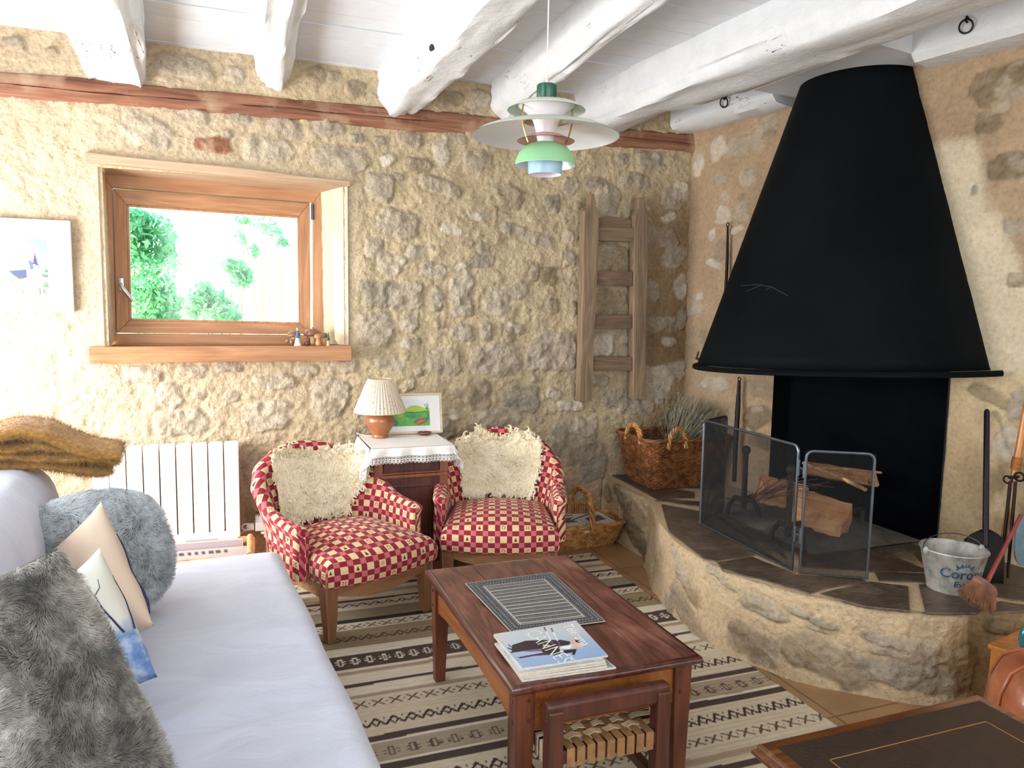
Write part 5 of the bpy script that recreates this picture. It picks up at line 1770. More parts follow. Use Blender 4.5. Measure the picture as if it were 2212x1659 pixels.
fleece('cream sheepskin hung on the armchair beside the radiator, slipped to one side', CL, 46, 92, lambda u: .685 + .055 * u, 21, -10)
fleece('cream sheepskin hung on the armchair near the fireplace, dipping at the top', CR, 48, 93, lambda u: .765 - .07 * math.exp(-((u - .5) / .2) ** 2), 22)
# ------------------------------------------------------------------ little painter for flat printed things
class Paint:
    def __init__(s, w, h, bg):
        s.a = np.ones((h, w, 3)) * lin(bg); s.w, s.h = w, h
        s.X, s.Y = np.meshgrid((np.arange(w) + .5) / w, (np.arange(h) + .5) / h)

    def put(s, m, c, al=1.0):
        m = (m.astype(float) * al)[..., None]; s.a = s.a * (1 - m) + lin(c) * m

    def poly(s, pts, c, al=1.0):
        X, Y = s.X, s.Y; ins = np.zeros(X.shape, bool); n = len(pts)
        for i in range(n):
            (x0, y0), (x1, y1) = pts[i], pts[(i + 1) % n]
            cond = ((y0 > Y) != (y1 > Y)) & (X < (x1 - x0) * (Y - y0) / ((y1 - y0) or 1e-9) + x0); ins ^= cond
        s.put(ins, c, al)

    def ell(s, cx, cy, rx, ry, c, al=1.0): s.put(((s.X - cx) / rx) ** 2 + ((s.Y - cy) / ry) ** 2 < 1, c, al)

    def line(s, x0, y0, x1, y1, w, c, al=1.0, asp=1.0):
        dx, dy = (x1 - x0) * asp, y1 - y0; L2 = dx * dx + dy * dy or 1e-9
        t = np.clip((((s.X - x0) * asp) * dx + (s.Y - y0) * dy) / L2, 0, 1)
        s.put(((s.X - x0) * asp - t * dx) ** 2 + (s.Y - y0 - t * dy) ** 2 < w * w, c, al)

    def noise(s, sc, seed, lo, hi, c, al=1.0, region=None):
        m = sstep(lo, hi, fbm(s.X * sc, s.Y * sc * s.h / s.w, seed, 4))
        if region is not None: m = m * region
        s.put(m, c, al)

    def rect(s, x0, y0, x1, y1): return (s.X > x0) & (s.X < x1) & (s.Y > y0) & (s.Y < y1)

    def mesh(s, name, fn, mat, parent=None, thick=None):
        """fn(u, v) arrays -> points; v runs down the picture. The colours belong to the vertices"""
        P = fn(s.X, s.Y)
        return fast_grid(name, P, mat, parent, None, np.clip(s.a, 0, 1))


M['print'] = vcol('printed paper', .55, 0, nmul=0)
M['gloss_print'] = vcol('glossy printed paper', .25, 0, nmul=0, coat=.3)
M['paper'] = plain('paper edge', (226, 222, 212), .8, var=.03)
M['paper_stack'] = wood('page edges', [(.3, (176, 166, 148)), (.5, (214, 206, 190)), (.7, (232, 226, 214))], 'x', 30, .9, bump=.2)

# ------------------------------------------------------------------ coffee table
def table_top_mat():
    t = NT('dark red brown worn table top'); v = t.co()
    sp = t.n('SeparateXYZ', i_Vector=v); x = sp.outputs[0]
    b1 = t.math('GREATER_THAN', x, -.115); b2 = t.math('GREATER_THAN', x, .135)
    off = t.math('ADD', t.math('MULTIPLY', b1, 3.3), t.math('MULTIPLY', b2, 5.1))
    vv = t.n('VectorMath', operation='ADD', i_0=v, i_1=t.n('CombineXYZ', i_X=off, i_Y=t.math('MULTIPLY', off, 2.0), i_Z=off).outputs[0]).outputs[0]
    st = t.n('Mapping', i_Vector=vv, i_Scale=(7, 1.3, 7)).outputs[0]
    n = t.noise(st, 1.0, 2, .5, .7)
    rings = t.math('FRACT', t.math('MULTIPLY', n, 7.0))
    rings = t.math('ABSOLUTE', t.math('SUBTRACT', rings, .5))
    fine = t.noise(t.n('Mapping', i_Vector=vv, i_Scale=(60, 4, 60)).outputs[0], 2.0, 3)
    blot = t.noise(vv, 4.5, 5, .6)
    f = t.math('ADD', t.math('ADD', t.math('MULTIPLY', rings, .30), t.math('MULTIPLY', fine, .45)), t.math('MULTIPLY', blot, .55))
    col = t.ramp(f, [(.38, (54, 29, 26)), (.52, (92, 53, 44)), (.64, (120, 74, 62)), (.80, (150, 106, 90))])
    sp_ = t.noise(vv, 11, 3)
    col = t.mix(t.ramp(sp_, [(.70, 0.0), (.76, 1.0)]), col, L4((48, 22, 20)))
    return t.done(col, t.ramp(blot, [(.3, .26), (.7, .44)]), t.bump(t.math('ADD', fine, t.math('MULTIPLY', blot, .5)), .18, .003), coat=.12)


M['table_top'] = table_top_mat()
M['table_edge'] = wood('dark table moulding', [(.3, (52, 26, 24)), (.5, (78, 38, 32)), (.7, (104, 56, 46))], 'y', 1.5, .16, bump=.05, coat=.6)
M['table_orange'] = wood('orange pine apron', [(.3, (112, 60, 24)), (.5, (146, 84, 38)), (.7, (170, 106, 54))], 'y', 1.4, .38, bump=.12, coat=.15)
M['table_leg'] = wood('red brown pine leg', [(.3, (72, 36, 22)), (.5, (100, 52, 31)), (.7, (122, 68, 42))], 'z', 1.4, .38, bump=.12, coat=.15)
TX0, TX1, TY0, TY1, TZ = .708, 1.322, 1.855, 2.842, .45
tc = ((TX0 + TX1) / 2, (TY0 + TY1) / 2, .009)
TZ -= .009
tab = thing('coffee_table', 'low rectangular wooden table with dark red brown top and orange pine apron', 'coffee table', tc)
lx, ly = (TX1 - TX0), (TY1 - TY0)
mb = MB()
for x0, x1 in ((-lx / 2 + .012, -.1165), (-.1145, .1335), (.1355, lx / 2 - .012)):
    mb.box(((x0 + x1) / 2, 0, TZ - .0135), (x1 - x0, ly - .024, .027))
mb.build('tabletop', M['table_top'], tab, smooth=False, bevel=.0015)
mb = MB(); prof = [(0, -.027), (.010, -.026), (.0155, -.020), (.017, -.012), (.014, -.003), (.008, .0), (0, .0)]
rings = []
for (cx_, cy_) in ((-1, -1), (1, -1), (1, 1), (-1, 1), (-1, -1)):
    rings.append([(cx_ * (lx / 2 - .014 + a), cy_ * (ly / 2 - .014 + a), TZ + b) for a, b in prof])
mb.loft(rings, False); mb.build('edge_moulding', M['table_edge'], tab, angle=50)
# aprons: long sides arched below
for s in (-1, 1):
    n = 18; L = ly / 2 - .07
    top = [(-L + 2 * L * k / n, TZ - .027) for k in range(n + 1)]
    bot = [(L - 2 * L * k / n, TZ - .027 - .10 - .028 * abs(2 * k / n - 1) ** 3) for k in range(n + 1)]
    mb = MB(); mb.prism(top + bot, s * (lx / 2 - .042) - .010, s * (lx / 2 - .042) + .010, 'x')
    mb.build('side_apron', M['table_orange'], tab, smooth=False, bevel=.002)
for s in (-1, 1):
    mb = MB(); n = 14; L = lx / 2 - .07
    top = [(-L + 2 * L * k / n, TZ - .027) for k in range(n + 1)]
    bot = [(L - 2 * L * k / n, TZ - .027 - .125) for k in range(n + 1)]
    mb.prism(top + bot, s * (ly / 2 - .042) - .010, s * (ly / 2 - .042) + .010, 'y')
    mb.build('end_apron', M['table_orange'], tab, smooth=False, bevel=.002)
for sx in (-1, 1):
    for sy in (-1, 1):
        mb = MB(); x, y = sx * (lx / 2 - .050), sy * (ly / 2 - .050)
        rings = []
        for z, w in ((0, .040), (TZ - .14, .058), (TZ - .027, .060)):
            ox = x + sx * (.060 - w) / 2 * .3; oy = y + sy * (.060 - w) / 2 * .3
            rings.append([(ox - w / 2, oy - w / 2, z), (ox + w / 2, oy - w / 2, z), (ox + w / 2, oy + w / 2, z), (ox - w / 2, oy + w / 2, z)])
        mb.loft(rings, True); lg = mb.build('leg', M['table_leg'], tab, smooth=False, bevel=.004)
        for z in (TZ - .055, TZ - .115):
            mb = MB(); mb.tube([(x - sx * .008, y + sy * .030, z), (x - sx * .008, y + sy * .0325, z)], .006, 8); mb.build('peg', M['table_edge'], lg)
            mb = MB(); mb.tube([(x + sx * .030, y, z - .012), (x + sx * .0325, y, z - .012)], .006, 8); mb.build('peg', M['table_edge'], lg)

TZ += .009
# ------------------------------------------------------------------ woven mat on the table
mat_px = ((1004, 1262), (1192, 1238), (1309, 1345), (1105, 1370))
A, B, C_, D_ = [on_z(x, y, TZ + .002) for x, y in mat_px]
W_, H_ = 190, 230
p = Paint(W_, H_, (74, 76, 80))
p.noise(60, 3, .5, .62, (112, 114, 116), .6)
rg = np.random.default_rng(2)
bx = p.rect(.17, .13, .83, .88)
p.put(~bx, (66, 68, 76), .6)
# light stitches in the border
for k in range(3):
    m = .03 + .05 * k
    ph = (np.sin(p.X * 190 + k) * np.sin(p.Y * 210 + k * 2) > .45)
    ring_ = ~p.rect(m + .02, (m + .02) * .8, 1 - m - .02, 1 - (m + .02) * .8) & p.rect(m, m * .8, 1 - m, 1 - m * .8)
    p.put(ring_ & ph, (206, 206, 200), .85)
p.put(p.rect(.155, .118, .845, .892) & ~p.rect(.168, .128, .832, .882), (196, 194, 182), .8)
p.put(~p.rect(.012, .010, .988, .990), (206, 200, 184), .8)
yy = (p.Y - .13) / .75 * 12
fr_ = yy - np.floor(yy)
p.put(bx & (fr_ > .62) & (fr_ < .80), (206, 202, 188), .9)
p.put(bx & (fr_ > .80) & (np.sin(p.X * 330) > .1), (40, 42, 46), .85)
p.put(bx & (fr_ < .5) & (fr_ > .1), (116, 118, 116), .7)
M['weave'] = vcol('woven mat', .85, .5, 500, .002, .2)


def quadfn(A, B, C_, D_, z=0, wav=.0):
    def fn(U, V):
        P = (A[None, None] * (1 - U)[..., None] + B[None, None] * U[..., None]) * (1 - V)[..., None] + (D_[None, None] * (1 - U)[..., None] + C_[None, None] * U[..., None]) * V[..., None]
        if wav: P[..., 2] += wav * fbm(U * 3, V * 3, 4, 2)
        P[..., 2] += z; return P
    return fn


o = p.mesh('placemat', quadfn(A, B, C_, D_, .001, .002), M['weave']); tag(o, 'dark grey woven placemat with light stripes on the coffee table', 'placemat')
o.modifiers.new('thick', 'SOLIDIFY').thickness = .0022

# ------------------------------------------------------------------ magazines on the table
def magazine(label, corners, z, th, cover, cols_edge, group, curl=.004, seed=1, paint=None):
    """corners (pixels on the table top plane): far left, far right, near right, near left"""
    q = [np.array([*c, 0.0]) for c in corners]
    c0 = sum(q) / 4
    t = thing('magazine', label, 'magazine', (c0[0], c0[1], z), 0, group)
    q = [a - c0 for a in q]
    mb = MB()
    n = 12

    def P(u, v, k):
        b = (q[0] * (1 - u) + q[1] * u) * (1 - v) + (q[3] * (1 - u) + q[2] * u) * v
        return (b[0], b[1], k + curl * (1 - u) ** 2 * (k > 0))
    mb.grid(lambda u, v: P(u, v, th - .0004), n, n); mb.grid(lambda u, v: P(u, v, 0), n, n)
    m = MB()
    for a, b in ((lambda s: (s, 0), 0), (lambda s: (s, 1), 0), (lambda s: (0, s), 0), (lambda s: (1, s), 0)):
        mb.grid(lambda u, v, a=a: P(*a(u), 0 if v < .5 else th - .0004), n, 1)
    mb.build('pages', M['paper_stack'], t, smooth=False, weld=True)
    pt = paint or Paint(4, 4, cover)
    if paint is None: pt = Paint(30, 30, cover); pt.noise(5, seed, .45, .6, np.array(cover) * .8, .7)

    def fn(U, V):
        b = (q[0][None, None] * (1 - U)[..., None] + q[1][None, None] * U[..., None]) * (1 - V)[..., None] + (q[3][None, None] * (1 - U)[..., None] + q[2][None, None] * U[..., None]) * V[..., None]
        b[..., 2] = th + .0003 + curl * (1 - U) ** 2; return b
    pt.mesh('cover', fn, M['gloss_print'], t)
    return t, P, q, th


def mag_xy(px): return [tuple(on_z(x, y, TZ + .012)[:2]) for x, y in px]


base = mag_xy(((1068, 1392), (1243, 1358), (1330, 1432), (1130, 1462)))
rng = random.Random(9)
GM = 'magazines stacked on the coffee table'
covers = [((176, 196, 226), 'pale blue magazine at the bottom of the coffee table stack, sticking out', ((1090, 1412), (1262, 1382), (1331, 1437), (1128, 1466)), .0055),
          ((120, 86, 74), 'brown covered magazine second from the bottom of the stack on the table', ((1078, 1402), (1240, 1374), (1312, 1438), (1126, 1464)), .005),
          ((214, 208, 196), 'cream edged magazine third from the bottom of the stack on the table', ((1072, 1398), (1238, 1368), (1310, 1436), (1124, 1463)), .005),
          ((190, 206, 224), 'magazine directly under the top one of the stack on the table', ((1068, 1396), (1236, 1362), (1308, 1434), (1122, 1462)), .005)]
z = TZ + .001
for cv, lab, px, th in covers:
    magazine(lab, mag_xy(px), z, th, cv, None, GM, .0008, len(lab)); z += th
# top cover: reading direction turned a quarter; drawn with u across (far left -> far right), v towards the viewer
p = Paint(230, 300, (196, 208, 228))
p.put(np.ones_like(p.X), (150, 178, 216), 1.0)
p.put(sstep(.75, .1, p.Y) > 0, (196, 208, 228), 1.0); p.a = p.a * 1.0
gr = (1 - sstep(.1, .95, p.Y))[..., None]
p.a = lin((150, 180, 222)) * (1 - gr) + lin((200, 206, 214)) * gr
top_px = ((1066, 1382), (1244, 1350), (1313, 1426), (1128, 1456))


# people of the cover lie along u (heads towards far right): helper in photo pixels
qa = np.array([*mag_xy(top_px)])


def uv_of(x, y):
    w = on_z(x, y, TZ + .022)[:2]
    # invert bilinear by a few newton steps
    u = v = .5
    for _ in range(12):
        f = (qa[0] * (1 - u) + qa[1] * u) * (1 - v) + (qa[3] * (1 - u) + qa[2] * u) * v - w
        du = (qa[1] - qa[0]) * (1 - v) + (qa[2] - qa[3]) * v; dv_ = (qa[3] - qa[0]) * (1 - u) + (qa[2] - qa[1]) * u
        J = np.array([du, dv_]).T; s = np.linalg.solve(J, -f); u += s[0]; v += s[1]
    return float(u), float(v)


def zp(x, y): return uv_of(980 + x / 5.53, 1200 + y / 5.53)


def zpoly(pts, c): p.poly([zp(*q) for q in pts], c)


zpoly([(690, 1150), (700, 1100), (860, 1045), (1040, 1035), (1280, 1030), (1400, 1050), (1380, 1090), (1240, 1110), (1160, 1150), (1020, 1160), (860, 1170), (700, 1195)], (34, 30, 46))
zpoly([(1040, 1165), (1160, 1120), (1260, 1110), (1280, 1190), (1200, 1220), (1120, 1215), (1060, 1180)], (26, 24, 34))
zpoly([(760, 1250), (880, 1225), (1060, 1190), (1140, 1180), (1120, 1215), (960, 1230), (800, 1262)], (58, 38, 62))
zpoly([(800, 1175), (950, 1150), (1060, 1140), (1050, 1170), (900, 1180)], (122, 92, 140))
zpoly([(1060, 1090), (1150, 1095), (1160, 1112), (1070, 1108)], (226, 190, 176))
zpoly([(1250, 1135), (1300, 1110), (1430, 1085), (1440, 1100), (1380, 1140)], (240, 238, 240))
zpoly([(1310, 1155), (1400, 1145), (1470, 1140), (1445, 1215), (1410, 1205), (1420, 1180), (1320, 1200)], (26, 24, 34))
for (x, y, r, c) in ((1455, 1045, 36, (222, 176, 160)), (1480, 1045, 26, (30, 24, 26)), (1490, 1095, 46, (232, 190, 164)), (1500, 1092, 30, (236, 196, 176)), (1400, 1040, 26, (224, 180, 164)), (1290, 1165, 20, (230, 190, 174)), (1430, 1115, 24, (230, 186, 160))):
    u, v = zp(x, y); p.ell(u, v, r / 5.53 / 190, r / 5.53 / 105, c)
zpoly([(630, 1135), (660, 1135), (700, 1155), (690, 1165)], (30, 28, 40)); zpoly([(645, 1098), (660, 1095), (700, 1125), (690, 1130)], (30, 28, 40)); zpoly([(655, 1192), (700, 1180), (720, 1185), (700, 1198)], (30, 28, 40))
for k, (x, y) in enumerate(((1080, 880), (1165, 890))):
    for j in range(4):
        a = zp(x + j * 28, y + j * 55); b = zp(x + j * 28 + 18, y + j * 55 + 40); p.line(*a, *b, .010, (122, 70, 104) if j in (0, 3) else (236, 234, 240), .85)
a, b = zp(1370, 1200), zp(1450, 1280); p.line(*a, *b, .006, (240, 240, 244), .9); a, b = zp(720, 1290), zp(800, 1345); p.line(*a, *b, .03, (178, 190, 214), .9)
tm, Pf, q_, th = magazine('top magazine of the stack, pale blue cover with two dark dressed figures', [tuple(k) for k in qa], z, .006, None, None, GM, .003, 3, p)


def cover_text(body, x0, y0, x1, y1, hx, hy, mat, name='lettering', bold=0.0, sp=1.0):
    """letters whose baseline runs from photo point 0 to 1 and whose height runs towards point h (zoomed pixels)"""
    vs, fs = text_mesh(body, 1.0, 0, bold, sp)
    xs = [v[0] for v in vs]; ys = [v[1] for v in vs]
    a = np.array(zp(x0, y0)); b = np.array(zp(x1, y1)); h = np.array(zp(hx, hy)) - a
    out = []
    for x, y, _ in vs:
        f = (x - min(xs)) / (max(xs) - min(xs)); g = (y - min(ys)) / (max(ys) - min(ys))
        u, v = a + (b - a) * f + h * g
        w = Pf(float(u), float(v), th); out.append((w[0], w[1], w[2] + .0009))
    mb = MB(); mb.add(out, fs); return mb.build(name, mat, tm, smooth=False)


M['white_ink'] = plain('white print', (240, 240, 238), .5)
cover_text('T\u00e9l\u00e9rama', 1300, 862, 1535, 1105, 1412, 838, M['white_ink'], 'masthead', .01)
M['thin_ink'] = plain('pale yellow print', (232, 236, 226), .5)
cover_text('CANNES', 850, 958, 1270, 1330, 1010, 905, M['thin_ink'], 'headline', -.012)
for pt_ in tm.children: pass

# ------------------------------------------------------------------ low chair with strap seat pushed under the table
M['stool_wood'] = wood('dark red stained wood', [(.3, (58, 27, 20)), (.5, (82, 40, 29)), (.7, (104, 55, 40))], 'z', 1.4, .4, bump=.12, coat=.15)
M['strap'] = plain('brown hide strap', (146, 110, 72), .6, bump=.5, bscale=90, var=.22)
M['strap_pale'] = plain('pale hide strap', (196, 178, 146), .6, bump=.5, bscale=90, var=.2)
stl = thing('low_stool', 'small dark red wooden stool with woven strap seat pushed under the coffee table', 'stool', (.985, 1.93, .009))
xl, xr, yf, yb = -.168, .172, -.115, .20
for x, y, h, w in ((xl, yf, .385, .046), (xr, yf, .385, .046), (xl + .01, yb, .27, .042), (xr - .01, yb, .27, .042)):
    mb = MB(); mb.box((x, y, h / 2), (w, w, h)); mb.build('leg', M['stool_wood'], stl, smooth=False, bevel=.006)
mb = MB(); n = 10; rings = []
mb.box((0, yf + .004, .375), (xr - xl + .05, .040, .058)); mb.build('top_rail', M['stool_wood'], stl, smooth=False, bevel=.010)
mb = MB()
for (a, b) in (((xl, yf + .0, .245), (xr, yf, .245)), ((xl, yb, .245), (xr, yb, .245)), ((xl, yf, .245), (xl, yb, .245)), ((xr, yf, .245), (xr, yb, .245))):
    d = [abs(b[k] - a[k]) + .034 if k < 2 else .040 for k in range(3)]
    mb.box(tuple((a[k] + b[k]) / 2 for k in range(3)), tuple(d))
mb.build('seat_frame', M['stool_wood'], stl, smooth=False, bevel=.004)
for x in (xl, xr):
    mb = MB(); mb.box((x, (yf + yb) / 2, .10), (.026, yb - yf, .034)); mb.build('stretcher', M['stool_wood'], stl, smooth=False, bevel=.003)
ns = 9
for k in range(ns):
    x = xl + .045 + (xr - xl - .09) * k / (ns - 1)
    mb = MB(); e = .0235
    prof = [(yf - .0175 - .003, .218), (yf - .0205, .272), (yf + .01, .2715), ((yf + yb) / 2, .268 + (.006 if k % 2 else -.004)), (yb - .01, .2715), (yb + .0205, .272), (yb + .0205, .218)]
    rings = [[(x - .012, y, z_), (x + .012, y, z_)] for y, z_ in prof]
    mb.loft(rings, False); mb.build('strap', M['strap'], stl, smooth=False, solid=.003)
for k in range(8):
    y = yf + .035 + (yb - yf - .07) * k / 7
    mb = MB(); prof = [(xl - .0205, .218), (xl - .0205, .273)] + [(xl + .045 + (xr - xl - .09) * j / 8, .270 + (.008 if (j + k) % 2 else -.001)) for j in range(9)] + [(xr + .0205, .273), (xr + .0205, .218)]
    rings = [[(x, y - .011, z_), (x, y + .011, z_)] for x, z_ in prof]
    mb.loft(rings, False); mb.build('cross_strap', M['strap_pale'], stl, smooth=False, solid=.003)

# ------------------------------------------------------------------ striped rug
RX0, RX1, RY0, RY1 = .02, 2.025, .75, 4.02
step = .0055
nx, ny = int((RX1 - RX0) / step), int((RY1 - RY0) / step)
X, Y = np.meshgrid(np.linspace(RX0, RX1, nx), np.linspace(RY0, RY1, ny))
cr_, lt_, tn_, br_c, gy_ = lin((214, 202, 178)), lin((224, 214, 194)), lin((172, 154, 130)), lin((80, 64, 60)), lin((156, 142, 122))
Cc = np.ones((ny, nx, 3)) * cr_
Yw = Y + .012 * (fbm(X * 1.3, Y * 1.1, 31, 2) - .5) + .004 * (fbm(X * 5, Y * 3, 32, 2) - .5)


def floor_y(px): return [float(on_z(x, y, .008)[1]) for x, y in px]


# stripe edges along the rug read off the strip between sofa and table and the strip beside the hearth
def band(y0, y1, c):
    m = (Yw > y0) & (Yw < y1); Cc[m] = c
    return m


def zig(yc, h, per, c, style):
    u = (X / per) % 1.0; v = (Yw - yc) / h
    if style == 'x':
        m = (np.abs(np.abs(u - .5) * 2.6 - np.abs(v) * 1.0) < .22) & (np.abs(v) < .9) & (np.abs(u - .5) < .40)
        m |= (np.abs(v) < .16) & ((u < .07) | (u > .93))
    elif style == 'zig':
        tri = np.abs(u - .5) * 4 - 1
        m = (np.abs(v - tri * .8) < .30) | ((np.abs(v + tri * .8) < .22) & (v < .1))
        m |= (np.abs(v - .62) < .2) & (np.abs(u - .5) < .06)
    elif style == 'link':
        m = (np.abs(np.abs(u - .5) - .13) < .045) & (np.abs(v) < .85) | (np.abs(np.abs(v) - .85) < .14) & (np.abs(u - .5) < .16)
        m |= (np.abs(np.abs(v) - .3) < .12) & (np.abs(u - .5) > .2) & (np.abs(u - .5) < .36)
    m &= np.abs(v) < 1.05
    Cc[m] = c


pat = [('t', .05), ('c', .03), ('b', .022), ('c', .075, 'zig', 'b'), ('t', .03), ('c', .045), ('b', .024), ('c', .085, 'x', 'd'), ('t', .028), ('l', .10, 'zig', 'b'), ('c', .02), ('b', .034), ('l', .014),
       ('t', .075, 'link', 'd'), ('l', .016), ('b', .034)]
COLS = {'c': cr_, 'l': lt_, 't': tn_, 'b': br_c, 'g': gy_, 'd': lin((104, 84, 68))}
# near zone measured: (pixel y along the left edge of the open strip) -> floor y
seq = [(3.98, 3.86, 'c'), (3.86, 3.80, 't'), (3.80, 3.74, 'c'), (3.74, 3.715, 'b'), (3.715, 3.62, 'c'), (3.62, 3.55, 'g'), (3.55, 3.515, 'b'), (3.515, 3.40, 'c'), (3.40, 3.35, 't'), (3.35, 3.22, 'c'), (3.22, 3.165, 'l')]
# absolute stripes from photo points
def fy(x, y): return float(on_z(x, y, .008)[1])
Z4 = lambda x, y: fy(660 + x / 4.809, 1380 + y / 4.809)     # points read in one enlarged strip of rug
Z3 = lambda x, y: fy(660 + x / 5.53, 1180 + y / 5.53)
a_ = [Z4(300, 190), Z4(320, 335), Z4(330, 395), Z4(365, 490), Z4(385, 520), Z4(420, 608), Z4(440, 638), Z4(500, 700), Z4(600, 890), Z4(610, 1025), Z4(640, 1078), Z4(660, 1095), Z4(790, 1180), Z4(745, 1310), Z4(740, 1335)]
band(a_[1], a_[0], br_c); zig((a_[0] + a_[1]) / 2 + .0, .030, .062, lt_, 'link')
band(a_[2], a_[1], lt_); band(a_[2], a_[1] - .022, tn_); band(a_[3], a_[2], lt_); band(a_[4], a_[3], br_c); band(a_[5], a_[4], lt_); band(a_[6], a_[5], tn_)
zig(a_[7], .026, .066, lin((98, 82, 66)), 'x'); zig(a_[8], .030, .066, lin((62, 46, 42)), 'zig')
band(a_[10], a_[9], br_c); band(a_[11], a_[10], lt_); band(a_[13] + .012, a_[11], lin((172, 158, 136))); zig(a_[12], .026, .074, lin((92, 76, 68)), 'link'); band(a_[13], a_[13] + .012, lt_)
w = .040; band(a_[13] - w, a_[13], br_c)
y_ = a_[13] - w
zig(y_ - .075, .030, .066, lin((62, 46, 42)), 'zig'); zig(y_ - .19, .026, .066, lin((98, 82, 66)), 'x'); band(y_ - .30, y_ - .265, tn_); band(y_ - .36, y_ - .325, br_c); band(y_ - .62, y_ - .56, br_c)
# behind: towards the armchairs
b_ = [Z3(300, 1335), Z3(280, 1250), Z3(290, 1140), Z3(300, 1030), Z3(330, 990), Z3(310, 945), Z3(310, 905), Z3(310, 790), Z3(310, 735), Z3(310, 690), Z3(310, 670)]
band(b_[0], b_[1], lt_); band(b_[1], b_[3], lin((150, 132, 104))); zig(b_[2], .028, .070, lin((86, 70, 54)), 'zig'); zig(b_[4], .026, .070, lin((98, 82, 66)), 'x'); band(b_[5], b_[6], lin((48, 36, 36)))
band(b_[6], b_[7], lin((150, 136, 112))); zig(b_[8], .022, .066, lin((70, 54, 48)), 'zig'); band(b_[9], b_[10], br_c)
y_ = b_[10]
band(y_ + .06, y_ + .10, tn_); band(y_ + .15, y_ + .185, br_c); zig(y_ + .25, .026, .066, lin((78, 62, 52)), 'x'); band(y_ + .32, y_ + .36, br_c); band(y_ + .41, y_ + .45, tn_)
Cc *= (1 + .22 * (fbm(X * 30, Y * 120, 41, 3) - .5) + .14 * (fbm(X * 6, Y * 6, 42, 3) - .5))[..., None]
Zr_ = .006 + .004 * fbm(X * 2.5, Y * 2.5, 51, 3) + .0015 * (np.sin(Y * 900) * .5)
M['rug'] = vcol('flat woven wool', .95, .7, 320, .003, .22)
o = fast_grid('rug', np.stack([X, Y, Zr_], -1), M['rug'], None, None, np.clip(Cc, .01, .9))
o.modifiers.new('thick', 'SOLIDIFY').thickness = .005
tag(o, 'striped cream and brown flat woven rug under the coffee table', 'rug')

# ------------------------------------------------------------------ writing desk corner at the bottom right
M['desk_wood'] = wood('polished mahogany', [(.3, (62, 34, 18)), (.5, (100, 58, 28)), (.7, (138, 88, 46))], 'x', 1.4, .22, bump=.05, coat=.5)
M['leather'] = plain('dark brown desk leather', (48, 33, 24), .42, bump=.3, bscale=120, var=.15)
M['gold'] = plain('gold tooling', (166, 118, 62), .45, .3)
DZ = .60
c0 = on_z(1640, 1606, DZ); c1 = on_z(2112, 1500, DZ)
dx0, dx1, dy1 = float(c0[0]), float(c1[0]), float((c0[1] + c1[1]) / 2)
dy0 = dy1 - 1.15
desk = thing('leather_top_table', 'dark polished table with gold lined leather top in the near corner', 'table', ((dx0 + dx1) / 2, (dy0 + dy1) / 2, 0))
wX, wY = dx1 - dx0, dy1 - dy0
mb = MB(); mb.box((0, 0, DZ - .012), (wX - .004, wY - .004, .024), bev=.001); mb.build('tabletop', M['desk_wood'], desk, smooth=False)
mb = MB(); mb.box((0, 0, DZ + .0005), (wX - .05, wY - .05, .002)); mb.build('leather_inlay', M['leather'], desk, smooth=False)
mb = MB(); r = .0013
for k, (ix, iy) in enumerate((((wX / 2 - .095), (wY / 2 - .095)),)):
    for a, b in (((-ix, -iy), (ix, -iy)), ((ix, -iy), (ix, iy)), ((ix, iy), (-ix, iy)), ((-ix, iy), (-ix, -iy))): mb.box(((a[0] + b[0]) / 2, (a[1] + b[1]) / 2, DZ + .0016), (abs(a[0] - b[0]) + r * 2, abs(a[1] - b[1]) + r * 2, .0005))
mb.build('gold_line', M['gold'], desk, smooth=False)
mb = MB(); prof = [(-.02, -.002), (-.004, -.0005), (.002, -.002), (.004, -.006), (.002, -.011), (.006, -.013), (.011, -.017), (.011, -.024), (.006, -.029), (-.004, -.033), (-.02, -.033)]
rings = [[(cx_ * (wX / 2 + a), cy_ * (wY / 2 + a), DZ - .001 + b) for a, b in prof] for cx_, cy_ in ((-1, -1), (1, -1), (1, 1), (-1, 1), (-1, -1))]
mb.loft(rings, False); mb.build('edge_moulding', M['desk_wood'], desk, angle=60)
mb = MB(); mb.box((0, 0, DZ - .085), (wX - .06, wY - .06, .10)); mb.build('apron', M['desk_wood'], desk, smooth=False, bevel=.003)
for sx in (-1, 1):
    for sy in (-1, 1):
        mb = MB(); mb.lathe([(.016, 0), (.018, .05), (.028, DZ - .20), (.030, DZ - .14), (.030, DZ - .04)], 16, (sx * (wX / 2 - .065), sy * (wY / 2 - .065), 0)); mb.build('leg', M['desk_wood'], desk)

# ------------------------------------------------------------------ tan leather pouffe at the right edge, box and teal bottle beyond it
M['tan_leather'] = plain('tan glossy leather', (150, 86, 56), .28, bump=.25, bscale=50, var=.14, coat=.35)
pc_ = on_z(2318, 1500, .33); pc_[2] = 0
pf = thing('leather_pouffe', 'rounded tan leather pouffe cut by the photo\'s right edge', 'pouffe', tuple(pc_))
mb = MB(); prof = [(.02, .0), (.19, .0), (.225, .03), (.24, .12), (.245, .22), (.235, .32), (.205, .39), (.15, .425), (.07, .437), (.001, .44)]
rings = []
for r_, z_ in prof:
    r_ *= .93; rings.append([(r_ * math.cos(2 * PI * k / 48) * (1 + .012 * math.cos(8 * 2 * PI * k / 48)), r_ * math.sin(2 * PI * k / 48) * (1 + .012 * math.cos(8 * 2 * PI * k / 48)), z_) for k in range(48)])
mb.loft(rings, True); mb.build('body', M['tan_leather'], pf, angle=80)
mb = MB()
